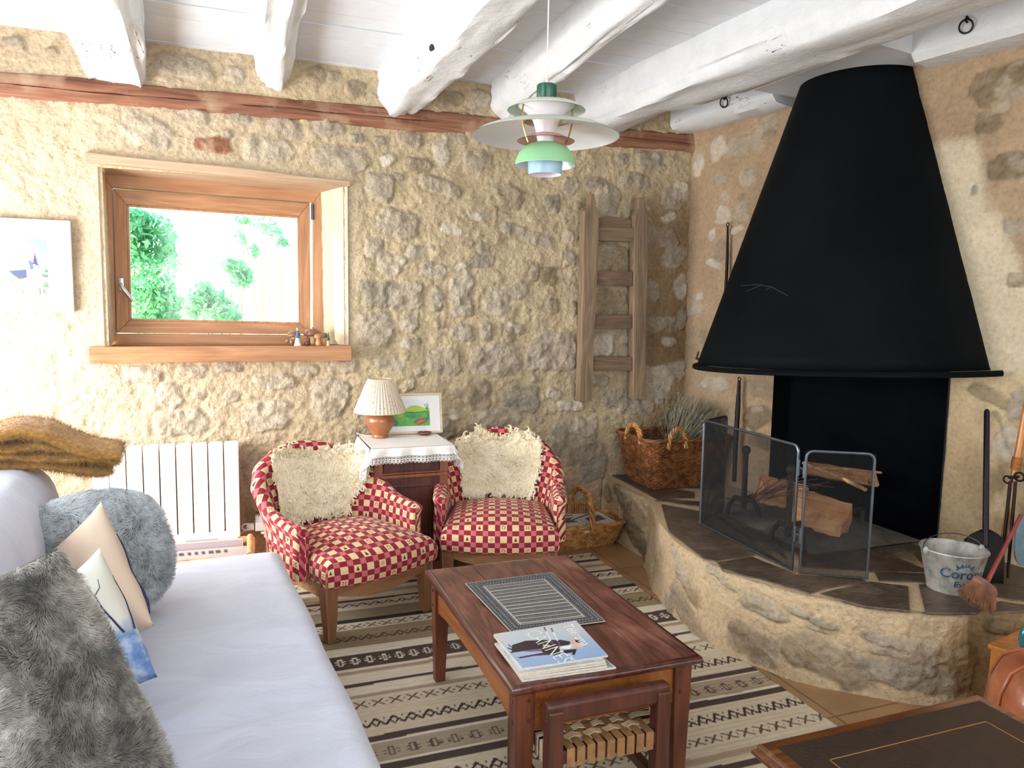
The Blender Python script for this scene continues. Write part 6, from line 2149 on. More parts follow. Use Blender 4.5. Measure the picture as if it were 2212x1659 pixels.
for q in range(8):
    a = 2 * PI * (q + .5) / 8; mb.tube([((r_ * .93 + .003) * math.cos(a), (r_ * .93 + .003) * math.sin(a), z_) for r_, z_ in prof[2:]], .0055, 8)
mb.build('piping', M['tan_leather'], pf)
M['teal'] = plain('teal glazed ceramic', (24, 108, 122), .18, coat=.6, var=.1)
bx_ = on_z(2205, 1462, .30)
ob = MB(); ob.box((0, 0, .15), (.26, .22, .30), bev=.008)
bq = on_z(2250, 1420, .28)
bxt = thing('wooden_box', 'small orange brown wooden box behind the tan pouffe', 'box', (float(bq[0]), float(bq[1]), 0), R(12))
ob.build('body', M['orange_wood'], bxt, smooth=False)
mb = MB(); mb.box((0, 0, .308), (.275, .235, .016), bev=.004); mb.build('lid', M['orange_wood'], bxt, smooth=False)
bp = Vector(on_plane(2212, 1412, np.array([bq[0], bq[1] - .05, .316]), AF * np.array([1, 1, 0])))
zb_ = .317
tb_ = thing('bottle', 'small teal glazed bottle standing on the wooden box at the right edge', 'bottle', (bp.x, bp.y, zb_))
k_ = 1.0
mb = MB(); mb.lathe([(.001, 0), (.016, .001), (.014, .008), (.011, .014), (.017, .028), (.021, .05), (.019, .072), (.013, .088), (.008, .096), (.009, .104), (.006, .108), (.001, .108)], 24); mb.build('body', M['teal'], tb_)
fl_ = thing('paper_flower', 'small white paper flower at the foot of the teal bottle', 'flower', (bp.x - .03, bp.y - .01, zb_))
mb = MB()
for k in range(5):
    a = 2 * PI * k / 5; mb.sphere((.010 * math.cos(a), .004 * math.sin(a), .010 + .006 * math.sin(a)), .008, sz=.5, u=10, v=6)
mb.build('petals', plain('white paper', (236, 234, 226), .8), fl_)
# ------------------------------------------------------------------ radiator and socket on the window wall
M['enamel'] = plain('white enamel', (240, 240, 240), .3, var=.01)
ra, rb = on_y(255, 965, 4.37), on_y(516, 957, 4.37)
rd = thing('radiator', 'white ribbed electric radiator under the window', 'radiator', (float((ra[0] + rb[0]) / 2), 4.42, 0))
z1 = float((ra[2] + rb[2]) / 2); n = 9; x0 = -.68; pw = float(rb[0] - x0) / n
for k in range(n):
    cx_ = x0 + pw * (k + .5) - rd.location.x
    mb = MB(); mb.box((cx_, -.048, (z1 + .13) / 2), (pw - .006, .010, z1 - .13), bev=.004)
    mb.box((cx_, -.01, (z1 + .13) / 2), (.02, .07, z1 - .16)); mb.box((cx_, .0, z1 - .012), (pw - .012, .075, .014), bev=.003)
    mb.build('element', M['enamel'], rd, smooth=False)
mb = MB()
for s in (-1, 1): mb.box((s * .22, .045, .35), (.03, .05, .3))
mb.build('bracket', M['enamel'], rd, smooth=False)
M['plastic'] = plain('white plastic', (232, 230, 230), .35, var=.01)
M['cord'] = plain('cream cord', (214, 206, 196), .5)
sc_ = Vector(on_y(572, 1135, 4.43))
so = thing('socket_block', 'white multiple socket with plugs on the wall right of the radiator', 'socket', tuple(sc_))
mb = MB(); mb.box((0, .03, .03), (.10, .05, .05), bev=.006); mb.build('wall_plate', M['plastic'], so)
mb = MB(); mb.box((0, 0, 0), (.105, .05, .048), bev=.007); mb.build('adaptor', M['plastic'], so)
mb = MB(); mb.box((-.078, .0, .0), (.04, .034, .036), bev=.006); mb.tube([(-.10 + .022 * math.cos(a), 0, .0 + .018 * math.sin(a)) for a in [2 * PI * k / 16 for k in range(16)]], .005, 6, closed=True); mb.build('plug', M['plastic'], so)
mb = MB(); mb.lathe([(.001, -.045), (.022, -.044), (.024, -.036), (.012, -.026), (.001, -.026)], 20); mb.tube([(0, 0, -.044), (0, 0, -.068)], .006, 8); mb.build('plug', M['plastic'], so)
mb = MB(); mb.box((.066, .0, -.012), (.022, .034, .05), bev=.006); mb.build('plug', M['plastic'], so)
mb = MB()
mb.tube([(-.10, .0, -.016), (-.13, .0, -.035), (-.16, .02, -.07), (-.2, .03, -.12)], .004, 6)
mb.tube([(0, 0, -.066), (.01, 0, -.085), (.05, .005, -.12), (.10, .01, -.15), (.14, .0, -.20)], .0035, 6)
mb.tube([(.066, 0, -.03), (.066, .0, -.07), (.085, .0, -.12), (.092, .01, -.19), (.09, .02, -.21)], .0045, 6)
mb.build('cable', M['cord'], so)


# ------------------------------------------------------------------ wicker work
def wicker_mat(name, c0, c1, c2):
    t = NT(name); v = t.co(); n = t.noise(v, 30, 4)
    return t.done(t.ramp(n, [(.3, c0), (.5, c1), (.7, c2)]), .5, t.bump(t.noise(v, 200, 3), .3, .001))


M['wicker'] = wicker_mat('brown willow', (84, 48, 26), (132, 82, 46), (170, 116, 70))
M['wicker_gold'] = wicker_mat('golden willow', (140, 92, 48), (186, 134, 78), (214, 168, 108))
M['rattan'] = wicker_mat('pale rattan', (176, 126, 74), (210, 162, 106), (232, 192, 138))


def rrect(w, d, r, n=10):
    pts = []
    for cx_, cy_, a0 in ((w / 2 - r, d / 2 - r, 0), (-w / 2 + r, d / 2 - r, 90), (-w / 2 + r, -d / 2 + r, 180), (w / 2 - r, -d / 2 + r, 270)):
        for k in range(n): a = R(a0 + 90 * k / (n - 1)); pts.append((cx_ + r * math.cos(a), cy_ + r * math.sin(a)))
    return pts


def loop_at(w, d, r, m):
    """closed outline sampled evenly, with normals"""
    P = np.array(rrect(w, d, r)); P = np.vstack([P, P[:1]]); L = np.r_[0, np.cumsum(np.hypot(*(P[1:] - P[:-1]).T))]
    t = np.linspace(0, L[-1], m, endpoint=False); x = np.interp(t, L, P[:, 0]); y = np.interp(t, L, P[:, 1])
    tx = np.roll(x, -1) - np.roll(x, 1); ty = np.roll(y, -1) - np.roll(y, 1); l = np.hypot(tx, ty)
    return x, y, ty / l, -tx / l


def weave(parent, size0, size1, h, mat, rows, stakes, rr=.0045, rs=.004, rim=True, rimmat=None, vertical=True, hfn=None, names=('weave', 'stakes', 'rim')):
    """size0 at the foot, size1 at the rim: (w, d, corner r)"""
    m = stakes * 4
    mb = MB()

    def out(f): return [size0[i] + (size1[i] - size0[i]) * f for i in range(3)]
    for k in range(rows):
        f = (k + .5) / rows; x, y, nx_, ny_ = loop_at(*out(f), m)
        ph = k % 2; amp = rs * .9
        pts = []
        for j in range(m):
            w = amp * math.cos(PI * (j / 2 + ph)) if True else 0
            z = f * (hfn(j / m) if hfn else h); pts.append((x[j] + nx_[j] * w, y[j] + ny_[j] * w, z))
        mb.tube(pts, rr, 5, closed=True, flat=1.0)
    mb.build(names[0], mat, parent)
    mb = MB(); x0_, y0_, _, _ = loop_at(*size0, m); x1_, y1_, _, _ = loop_at(*size1, m)
    for j in range(0, m, 2):
        hh = hfn(j / m) if hfn else h
        mb.tube([(x0_[j], y0_[j], .002), (x1_[j], y1_[j], hh)], rs, 5)
    mb.build(names[1], mat, parent)
    mb = MB(); mb.add([(a, b, .006) for a, b in zip(*loop_at(*size0, 40)[:2])], [tuple(range(40))]); mb.build('bottom', mat, parent, smooth=False, solid=.006)
    if rim:
        mb = MB(); x, y, nx_, ny_ = loop_at(*size1, 80)
        for q in range(3):
            pts = [(x[j] + nx_[j] * .007 * math.cos(j * .7 + q * 2.09), y[j] + ny_[j] * .007 * math.cos(j * .7 + q * 2.09), (hfn(j / 80) if hfn else h) + .007 * math.sin(j * .7 + q * 2.09)) for j in range(80)]
            mb.tube(pts, .0075, 6, closed=True)
        mb.build(names[2], rimmat or mat, parent)


def rope_handle(parent, a, b, h, rad, mat, bulge=(0, 0, 0), name='handle'):
    a, b = Vector(a), Vector(b); mid = (a + b) / 2; u = (b - a) / 2; mb = MB()
    for q in range(3):
        pts = []
        for k in range(41):
            t_ = PI * k / 40; ce = mid - u * math.cos(t_) + Vector((0, 0, h)) * math.sin(t_) ** .8 + Vector(bulge) * math.sin(t_)
            side = u.normalized().cross(Vector((0, 0, 1)))
            rad_dir = (-u.normalized() * math.cos(t_) + Vector((0, 0, 1)) * math.sin(t_))
            ph = k * .55 + q * 2.09; pts.append(ce + side * (rad * math.cos(ph)) + rad_dir * (rad * math.sin(ph)))
        mb.tube(pts, rad * .85, 6)
    return mb.build(name, mat, parent)


# log basket on the bench
lb = Vector((2.70, 4.215, ZT))
bk = thing('log_basket', 'large brown wicker basket with two rope handles on the hearth corner', 'basket', tuple(lb), R(0))
weave(bk, (.47, .35, .05), (.62, .45, .06), .315, M['wicker'], 28, 44, .0055, .0045)
rope_handle(bk, (-.305, .06, .285), (-.305, -.115, .285), .105, .010, M['wicker_gold'])
rope_handle(bk, (-.17, -.228, .265), (-.045, -.228, .265), .125, .009, M['wicker_gold'])
M['dark_log'] = plain('dark bark log', (74, 60, 48), .9, bump=.8, bscale=20, var=.3)
for k, (x, y, z_, ln, a) in enumerate(((-.10, .05, .235, .32, 20), (-.02, -.06, .225, .34, -35))):
    mb = MB(); mb.tube([(-ln / 2, 0, 0), (0, .01, .01), (ln / 2, 0, .0)], [.045, .05, .042], 9)
    o = mb.build('log', M['dark_log']); o.location = lb + Vector((x, y, z_)); o.rotation_euler = (0, R(-8), R(a))
    tag(o, ('dark bark covered log in the left end of the wicker log basket', 'dark log lying across the middle of the wicker log basket')[k], 'log', 'logs in the basket')
# dried lavender
lv = thing('dried_lavender', 'bundle of dried grey green lavender stems sticking out of the log basket', 'dried flowers', tuple(lb + Vector((.03, .0, .19))))
rng = np.random.default_rng(14); n = 900
a0 = np.stack([rng.normal(0, .035, n), rng.normal(0, .03, n), rng.uniform(-.02, .04, n)], 1)
dr = np.stack([.30 + rng.normal(0, .17, n), rng.normal(-.02, .16, n), .62 + rng.normal(0, .12, n)], 1); dr /= np.linalg.norm(dr, axis=1)[:, None]
ln = rng.uniform(.24, .42, n); tt = np.linspace(0, 1, 5)
pts = a0[:, None] + dr[:, None] * (ln[:, None, None] * tt[None, :, None]); pts[:, :, 2] -= (.05 * tt ** 2)[None]
M['stem'] = plain('dry lavender stem', (140, 136, 110), .9, var=.2); M['bud'] = plain('dry lavender buds', (146, 136, 134), .9, var=.25)
hairs('stems', pts, M['stem'], lv, .0014, .8)['kind'] = 'stuff'
tips = pts[:, -1]; m_ = 420; k2 = 6
sel = rng.choice(n, m_); b0 = np.repeat(tips[sel], k2, 0) - np.repeat(dr[sel], k2, 0) * rng.uniform(0, .05, (m_ * k2, 1))
d2 = np.repeat(dr[sel], k2, 0) * .6 + rng.normal(0, .5, (m_ * k2, 3)); d2 /= np.linalg.norm(d2, axis=1)[:, None]
hairs('buds', b0[:, None] + d2[:, None] * (.009 * np.linspace(0, 1, 3)[None, :, None]), M['bud'], lv, .0022, .5)['kind'] = 'stuff'
bt_ = lb + Vector((.0, .10, .10))
hb = thing('hand_tool', 'black tool with a pierced flat handle standing in the log basket', 'tool', tuple(bt_))
mb = MB(); mb.box((0, 0, .15), (.014, .008, .42), Matrix.Rotation(R(4), 4, 'Y'), bev=.004); mb.build('handle', M['black_iron'], hb)

# trug on the floor
tp = Vector((2.06, 4.23, 0))
tr_ = thing('trug_basket', 'low oblong wicker trug with a hoop handle on the floor beside the hearth', 'basket', tuple(tp), R(2))


def trug_h(f):
    return .145 + .045 * max(0, -math.cos(2 * PI * f * 1.0)) * 0 + .0


weave(tr_, (.40, .20, .06), (.53, .29, .07), .15, M['wicker_gold'], 15, 46, .0052, .004)
rope_handle(tr_, (.0, -.155, .13), (.0, .155, .13), .22, .011, M['wicker_gold'])
mb = MB(); mb.tube([(-.22 + .44 * k / 10, .145, .15 + .075 * math.sin(PI * k / 10) ** .5) for k in range(11)], .008, 8)
for k in range(1, 26): mb.tube([(-.22 + .44 * k / 26, .145, .14), (-.22 + .44 * k / 26, .145, .15 + .072 * math.sin(PI * k / 26) ** .5)], .0055, 5)
mb.build('raised_side', M['wicker_gold'], tr_)
p = Paint(60, 44, (216, 214, 208)); rg = random.Random(3)
for k in range(6):
    for j in range(7):
        x, y = .08 + .15 * k, .22 + .1 * j
        p.put(p.rect(x, y, x + .12, y + .05), (150, 150, 150), .8)
p.put(p.rect(.08, .06, .7, .15), (70, 70, 74), .9); p.put(p.rect(.40, .3, .85, .7), (58, 60, 64), .9); p.put(p.rect(.10, .80, .4, .9), (130, 40, 40), .8)
for k, (dx, dy, rz_, zz_) in enumerate(((.06, -.03, 14, .135), (-.08, .02, -10, .128))):
    t = thing('newspaper', ('folded printed newspaper on top in the wicker trug', 'pale newspaper lower down in the trug under the hoop handle')[k], 'newspaper', tuple(tp + Vector((dx, dy, zz_))), R(rz_), 'papers in the trug')
    t.rotation_euler = (R(8), R(-5), R(rz_)); PM[t.name] = Matrix.LocRotScale(t.location, t.rotation_euler, None)
    p.mesh('page', lambda U, V: np.stack([(U - .5) * .26, (.5 - V) * .18, .012 + .01 * np.sin(U * 3)], -1), M['print'], t)
    mb = MB(); mb.box((0, 0, .004), (.26, .18, .012)); mb.build('folded_sheets', M['paper'], t, smooth=False)

# rattan tray with magazines at the end of the sofa
t0 = Vector(on_z(535, 1166, .44)); t1 = Vector(on_z(545, 1200, .42))
rt = thing('magazine_tray', 'pale rattan magazine holder between the sofa end and the radiator', 'tray', (-.20, 3.56, 0), R(-2))
mb = MB()
for z_ in (.03, .385):
    mb.tube([(x, y, z_) for x, y in rrect(.56, .28, .02)], .011, 8, closed=True)
for x in (-.27, .27):
    for y in (-.13, .13): mb.tube([(x, y, 0), (x, y, .385)], .011, 8)
mb.tube([(.27, .14, .392), (.27, -.14, .392)], .014, 10)
mb.build('frame', M['rattan'], rt)
mb = MB()
for k in range(100):
    x = -.275 + .55 * k / 99; mb.tube([(x, .128, .357), (x, .142, .385), (x, .128, .390), (x, .12, .37)], .0026, 4)
mb.build('wrapped_edge', M['rattan'], rt)
mb = MB()
for r_ in range(9):
    z_ = .34 - .036 * r_
    for ph in (0, 1):
        mb.tube([(-.27 + .54 * k / 40, .13 + .006 * math.cos(k * PI / 2 + ph * PI), z_ + .006 * math.sin(k * PI / 2 + ph * PI)) for k in range(41)], .0045, 5)
mb.build('woven_side', M['rattan'], rt)
mb = MB(); mb.box((0, 0, .03), (.54, .26, .01)); mb.build('bottom', M['rattan'], rt, smooth=False)
for k, (y, z_, c, lab) in enumerate(((.09, .43, (240, 236, 236), 'white magazine with a red emblem standing at the back of the rattan holder'), (.055, .40, (196, 178, 184), 'pinkish grey magazine standing in the middle of the rattan holder'), (.02, .372, (232, 222, 216), 'off white magazine standing at the front of the rattan holder'))):
    pw_ = Paint(60, 40, c)
    if k == 0:
        pw_.ell(.33, .35, .10, .30, (196, 34, 44)); pw_.put(pw_.rect(.24, .24, .30, .7), (240, 236, 236)); pw_.put(pw_.rect(.34, .24, .40, .7), (240, 236, 236)); pw_.put(pw_.rect(.48, .10, .80, .14), (170, 170, 176), .7)
    if k == 2:
        for j in range(9): pw_.put(pw_.rect(.2 + .07 * j, .03, .24 + .07 * j, .07), (60, 56, 60), .9)
    mg = thing('magazine', lab, 'magazine', (-.20 + .02 * k, 3.56 + y, z_ - .29), 0, 'magazines in the rattan holder', rot=(R(-10), 0, R(-2)))
    pw_.mesh('cover', lambda U, V: np.stack([(U - .5) * .44, 0 * U - .0058, .29 - V * .27], -1), M['print'], mg)
    mb = MB(); mb.box((0, 0, .155), (.44, .011, .27)); mb.build('pages', M['paper'], mg, smooth=False)

# ------------------------------------------------------------------ bedside cabinet with cloth, lamp, picture, dish
M['mahog'] = wood('dark mahogany', [(.28, (50, 24, 24)), (.5, (78, 38, 34)), (.72, (104, 56, 46))], 'z', 1.4, .3, bump=.08, coat=.25)
M['mahog_l'] = wood('lighter mahogany stile', [(.28, (96, 52, 34)), (.5, (128, 74, 48)), (.72, (150, 94, 62))], 'z', 1.4, .35, bump=.08, coat=.2)
KX, KY, KZ = .905, 4.11, .735
kab = thing('bedside_cabinet', 'dark mahogany bedside cabinet between the two checked armchairs', 'cabinet', (KX, KY, 0))
mb = MB(); mb.box((0, .01, .37), (.38, .34, .70)); mb.build('carcass', M['mahog'], kab, smooth=False, bevel=.003)
mb = MB(); mb.box((0, 0, KZ - .012), (.43, .39, .022), bev=.005); mb.build('top', M['mahog'], kab)
mb = MB()
for s in (-1, 1): mb.box((s * .178, -.165, .37), (.045, .02, .70))
mb.box((0, -.165, .055), (.40, .022, .07)); mb.box((0, -.167, .575), (.40, .02, .018)); mb.box((0, -.167, .592), (.40, .026, .008))
mb.build('face_frame', M['mahog_l'], kab, smooth=False, bevel=.003)
mb = MB(); mb.box((0, -.165, .655), (.30, .018, .12)); d_ = mb.build('drawer', M['mahog'], kab, smooth=False, bevel=.002)
mb = MB()
for s in (-1, 1): mb.box((s * .115, -.176, .655), (.008, .008, .09)); mb.box((0, -.176, .655 + s * .045), (.238, .008, .008))
mb.build('moulding', M['mahog'], d_, smooth=False, bevel=.002)
mb = MB(); mb.lathe([(.001, 0), (.007, 0), (.006, .01), (.014, .016), (.013, .024), (.001, .027)], 16, M=Matrix.Translation((0, -.174, .665)) @ Matrix.Rotation(R(90), 4, 'X')); mb.build('knob', plain('dark turned knob', (50, 28, 26), .3), d_)
mb = MB(); mb.box((0, -.163, .33), (.31, .014, .47)); d_ = mb.build('door', M['mahog'], kab, smooth=False, bevel=.002)
mb = MB()
for s in (-1, 1): mb.box((s * .105, -.173, .33), (.014, .010, .38)); mb.box((0, -.173, .33 + s * .19), (.224, .010, .014))
mb.build('panel_moulding', M['mahog'], d_, smooth=False, bevel=.003)

# cloth: top plus hanging sides ending in pierced lace
M['linen'] = plain('white linen', (238, 236, 230), .8, bump=.2, bscale=200, var=.02, sheen=.1)
cl = thing('lace_cloth', 'white lace edged cloth draped over the bedside cabinet', 'cloth', (KX, KY, KZ), 0)
hw, hd = .222, .202


def drape(name, ang, half, dist, drop, lace, flare, sag=0.0):
    """one hanging side"""
    rot = Matrix.Rotation(ang, 4, 'Z'); nu_ = 60

    def f(u, v):
        x = (2 * u - 1) * (half + .0); e = abs(2 * u - 1)
        fold = .010 * math.sin(u * 23) * v + .006 * math.sin(u * 9 + 1) * v
        cor = max(0, e - .86) / .14
        d = drop * v * (1 + sag * cor)
        return rot @ Vector((x * (1 + flare * v * .5) + 0, -(dist + .004 + flare * v * drop + fold + .004), .0035 - d))
    mb = MB(); mb.grid(f, nu_, 10); mb.build('hanging_side', M['linen'], cl)
    # lace: net of little scallops below the hem
    if lace:
        mb = MB(); L = lace; ns_ = max(6, int(2 * half / .017))
        for k in range(ns_):
            u = (k + .5) / ns_; p0 = f(u, 1.0); du_ = f(min(1, u + .5 / ns_), 1.0) - f(max(0, u - .5 / ns_), 1.0); w_ = du_.length / 2 * .98; du_.normalize()
            dn = Vector((0, 0, -1))
            for (r0, c0_) in ((w_ * .92, L * .62), (w_ * .5, L * .62), (w_ * .55, L * .25)):
                mb.tube([p0 + du_ * (r0 * math.cos(2 * PI * j / 12)) + dn * (c0_ + r0 * math.sin(2 * PI * j / 12)) for j in range(12)], .0013, 4, closed=True)
            mb.tube([p0 - du_ * w_ + dn * 0, p0 - du_ * w_ * .5 + dn * L * .5, p0 - du_ * w_ + dn * L * .62], .0011, 4); mb.tube([p0 + du_ * w_, p0 + du_ * w_ * .5 + dn * L * .5, p0 + du_ * w_ + dn * L * .62], .0011, 4)
            mb.tube([p0 - du_ * w_ + dn * L * .40, p0 + du_ * w_ + dn * L * .40], .001, 4)
            mb.tube([p0 - du_ * w_ * 1.0 + dn * L * .62, p0 - du_ * w_ * .75 + dn * L * .95, p0 + dn * L * 1.12, p0 + du_ * w_ * .75 + dn * L * .95, p0 + du_ * w_ + dn * L * .62], .0017, 4)
        mb.build('lace_edge', M['linen'], cl)


mb = MB(); mb.grid(lambda u, v: ((2 * u - 1) * hw, (2 * v - 1) * hd, .003 + .0012 * float(fbm(u * 5, v * 5, 3, 2))), 24, 22); mb.build('cloth_top', M['linen'], cl)
drape('front', 0, hw, hd, .045, .034, .25)
drape('left', -PI / 2, hd, hw, .13, .034, .28)
drape('right', PI / 2, hd, hw, .095, .036, .32)
# corners
for sx, dr_ in ((-1, .10), (1, .085)):
    mb = MB()

    def cf(u, v):
        a = PI / 2 * u; b = Vector((sx * math.cos(a), -math.sin(a), 0)); d_ = .13 * (1 - u) + .045 * u if sx < 0 else .095 * (1 - u) + .045 * u
        o_ = .012 + .30 * d_ * v + .010 * math.sin(a * 6) * v
        return Vector((sx * hw, -hd, .0035 - d_ * v)) + b * o_ * (.3 + .7 * v)
    mb.grid(cf, 16, 8); mb.build('corner_fold', M['linen'], cl)
KT = KZ + .006


# table lamp
M['terracotta'] = plain('terracotta glaze', (158, 100, 64), .28, bump=.05, var=.06, coat=.3)
lp = on_z(821, 944, KT); lpv = (float(lp[0]), float(lp[1]), KT)
lam = thing('table_lamp', 'small table lamp with round terracotta base and pleated cream shade', 'lamp', lpv)
s_ = 1.0
mb = MB(); mb.lathe([(.001, .0), (.046, .0), (.047, .012), (.044, .018), (.052, .030), (.074, .062), (.082, .088), (.080, .112), (.066, .132), (.040, .142), (.018, .146), (.018, .150), (.001, .150)], 40); mb.build('base', M['terracotta'], lam)


def shade_mat():
    t = NT('cream cotton shade'); v = t.co()
    a = t.n('Mapping', i_Vector=v, i_Scale=(1, 1, 1)).outputs[0]
    sp = t.n('SeparateXYZ', i_Vector=a)
    th_ = t.math('ARCTAN2', sp.outputs[1], sp.outputs[0])
    vec = t.n('CombineXYZ', i_X=t.math('MULTIPLY', th_, 5.0), i_Y=t.math('MULTIPLY', sp.outputs[2], 46.0)).outputs[0]
    vo = t.n('TexVoronoi', i_Vector=vec, i_Scale=1.25, feature='F1', i_Randomness=.35).outputs[0]
    dot = t.math('LESS_THAN', vo, .13)
    col = t.mix(dot, L4((240, 228, 208)), L4((150, 104, 92)))
    t.done(col, .8); tr = t.n('BsdfTranslucent'); t.put(tr.inputs[0], col)
    mx = t.n('MixShader'); mx.inputs[0].default_value = .3; t.put(mx.inputs[1], t.b.outputs[0]); t.put(mx.inputs[2], tr.outputs[0]); t.t.links.new(mx.outputs[0], t.out.inputs[0])
    return t.m


n = 168
mb = MB(); rings = []
for z_, r_ in ((.143, .142), (.147, .144), (.165, .137), (.20, .122), (.25, .100), (.30, .078), (.325, .067), (.332, .065)):
    am = .0035 if .16 < z_ < .33 else .0012
    rings.append([((r_ + am * math.cos(k * 2 * PI * 42 / n)) * math.cos(2 * PI * k / n), (r_ + am * math.cos(k * 2 * PI * 42 / n)) * math.sin(2 * PI * k / n), z_) for k in range(n)])
mb.loft(rings, True, False, False); mb.build('shade', shade_mat(), lam, solid=.0012, angle=80)
mb = MB(); mb.tube([(0, 0, .15), (0, 0, .22)], .012, 12); mb.build('lamp_holder', M['plastic'], lam)
mb = MB(); mb.tube([(-.045, .01, .006), (-.075, .03, .006), (-.10, .08, .005), (-.11, .14, .005)], .003, 6); mb.build('cord', M['cord'], lam)

# framed child's landscape leaning on the wall
p = Paint(150, 110, (238, 238, 236))
x0_, x1_, y0_, y1_ = .10, .80, .13, .85
ins = p.rect(x0_, y0_, x1_, y1_)


def ip(x, y): return (x0_ + (x1_ - x0_) * x, y0_ + (y1_ - y0_) * y)


p.put(ins, (226, 232, 240)); p.poly([ip(0, .62), ip(0, .38), ip(.2, .30), ip(.36, .32), ip(.5, .22), ip(.62, .20), ip(.72, .22), ip(.84, .30), ip(1, .30), ip(1, .62)], (168, 206, 70))
p.poly([ip(0, 1), ip(0, .35), ip(.2, .30), ip(.3, .42), ip(.6, .46), ip(1, .42), ip(1, 1)], (96, 178, 78))
p.poly([ip(.14, .30), ip(.34, .44), ip(.6, .46), ip(.94, .42), ip(.94, .47), ip(.5, .52), ip(.28, .46)], (52, 132, 96))
for x, y, rx, ry, c in ((.54, .62, .16, .09, (48, 146, 112)), (.22, .60, .12, .07, (156, 196, 66)), (.3, .72, .18, .08, (112, 190, 80)), (.07, .86, .07, .14, (42, 128, 120)), (.9, .72, .09, .06, (46, 140, 130)), (.7, .60, .08, .06, (66, 168, 84))):
    u, v = ip(x, y); p.ell(u, v, rx * .7, ry * .72, c, .9)
p.noise(26, 5, .55, .65, (62, 146, 62), .5, ins & (p.Y > .42))
for a, b in (((.93, .12), (.97, .75)), ((.86, .16), (.95, .4)), ((.97, .2), (.92, .35)), ((.9, .5), (.96, .64))): p.line(*ip(*a), *ip(*b), .008, (60, 74, 66), .9, 1.36)
p.poly([ip(.55, .86), ip(.68, .70), ip(.92, .70), ip(.94, .82), ip(.78, .94), ip(.7, .98)], (150, 92, 66)); p.poly([ip(.6, .90), ip(.72, .76), ip(.88, .76), ip(.74, .90)], (176, 120, 86))
for a, b in (((-.02, .04), (.26, .03)), ((.26, .03), (.28, .10)), ((.0, .17), (.26, .16))): p.line(*ip(*a), *ip(*b), .012, (222, 180, 96), .9, 1.36)
p.ell(*ip(.06, .02), .0001, .0001, (0, 0, 0))
P_ = [Vector(on_y(x, y, 4.32)) for x, y in ((800, 853), (948, 848), (952, 932), (800, 938))]
fw = .335; fh = .235
pic = thing('framed_picture', 'framed child like landscape with green hills leaning behind the lamp', 'picture', (float(P_[2].x) - fw / 2, 4.285, KT + .001), 0, rot=(R(-12), 0, R(-3)))
mb = MB(); b = .012
for s in (-1, 1): mb.box((s * (fw / 2 - b / 2), 0, fh / 2), (b, .022, fh)); mb.box((0, 0, fh / 2 + s * (fh / 2 - b / 2)), (fw - 2 * b, .022, b))
mb.build('frame', wood('pale ash frame', [(.3, (196, 172, 140)), (.5, (218, 198, 168)), (.7, (230, 214, 188))], 'x', 2, .5), pic, smooth=False, bevel=.002)
p.mesh('sheet', lambda U, V: np.stack([(U - .5) * (fw - 2 * b), 0 * U - .004, b + (1 - V) * (fh - 2 * b)], -1), M['print'], pic)
mb = MB(); mb.box((0, .004, fh / 2), (fw - b, .008, fh - b)); mb.build('backing', M['paper'], pic, smooth=False)
dsh = on_z(917, 939, KT)
mb = MB(); mb.lathe([(.001, .0), (.028, .0), (.040, .012), (.0395, .016), (.036, .014), (.026, .005), (.001, .005)], 32)
o = mb.build('dish', plain('red brown clay', (118, 62, 48), .4)); o.location = (float(dsh[0]), float(dsh[1]), KT + .0005); tag(o, 'little red brown clay dish on the white lace cloth', 'dish')

# ------------------------------------------------------------------ white framed photograph at the left edge
p = Paint(200, 240, (246, 246, 246))
a0_, a1_, b0_, b1_ = .50, .815, .20, .86


def jp(x, y): return (a0_ + (a1_ - a0_) * x, b0_ + (b1_ - b0_) * y)


p.put(p.rect(a0_, b0_, a1_, b1_), (250, 252, 252))
p.poly([jp(.45, 0), jp(1, .02), jp(1, .28), jp(.85, .25), jp(.68, .12), jp(.5, .10)], (120, 222, 220)); p.poly([jp(0, .0), jp(.1, .0), jp(.2, .05), jp(.08, .04)], (130, 220, 218))
p.noise(30, 3, .52, .6, (150, 226, 222), .7, p.rect(a0_, b0_, a0_ + .17, b0_ + .12))
p.poly([jp(0, .55), jp(.46, .52), jp(.46, .66), jp(.25, .68)], (50, 70, 104)); p.poly([jp(.48, .58), jp(.5, .34), jp(.62, .40), jp(.70, .20), jp(.74, .40), jp(.84, .48), jp(.84, .95), jp(.48, .95)], (238, 232, 226))
p.poly([jp(.54, .52), jp(.52, .34), jp(.64, .42), jp(.64, .52)], (72, 88, 132)); p.poly([jp(.62, .42), jp(.68, .22), jp(.76, .44), jp(.82, .48)], (48, 56, 100))
p.noise(34, 6, .55, .62, (70, 62, 66), .8, p.rect(*jp(.48, .5), *jp(.7, .95)))
p.put(p.rect(*jp(.84, .48), *jp(1, .92)), (62, 128, 96), .8); p.noise(30, 8, .5, .6, (32, 84, 64), .8, p.rect(*jp(.84, .48), *jp(1, .92)))
p.noise(36, 9, .48, .56, (78, 66, 56), .9, p.rect(*jp(0, .62), *jp(.42, .92))); p.noise(30, 12, .5, .6, (110, 130, 70), .6, p.rect(*jp(.1, .7), *jp(1, 1)))
p.put(p.rect(*jp(.74, .82), *jp(.79, .94)), (110, 78, 96))
x1 = float((on_y(152, 475, 4.455)[0] + on_y(158, 672, 4.455)[0]) / 2); zt_, zb2 = float(on_y(152, 477, 4.455)[2]), float(on_y(157, 674, 4.455)[2])
pw = .56; ph = zt_ - zb2
wp_ = thing('framed_photograph', 'white framed photograph of a stone chapel tower on the wall left of the window', 'picture', (x1 - pw / 2, 4.478, (zt_ + zb2) / 2), 0)
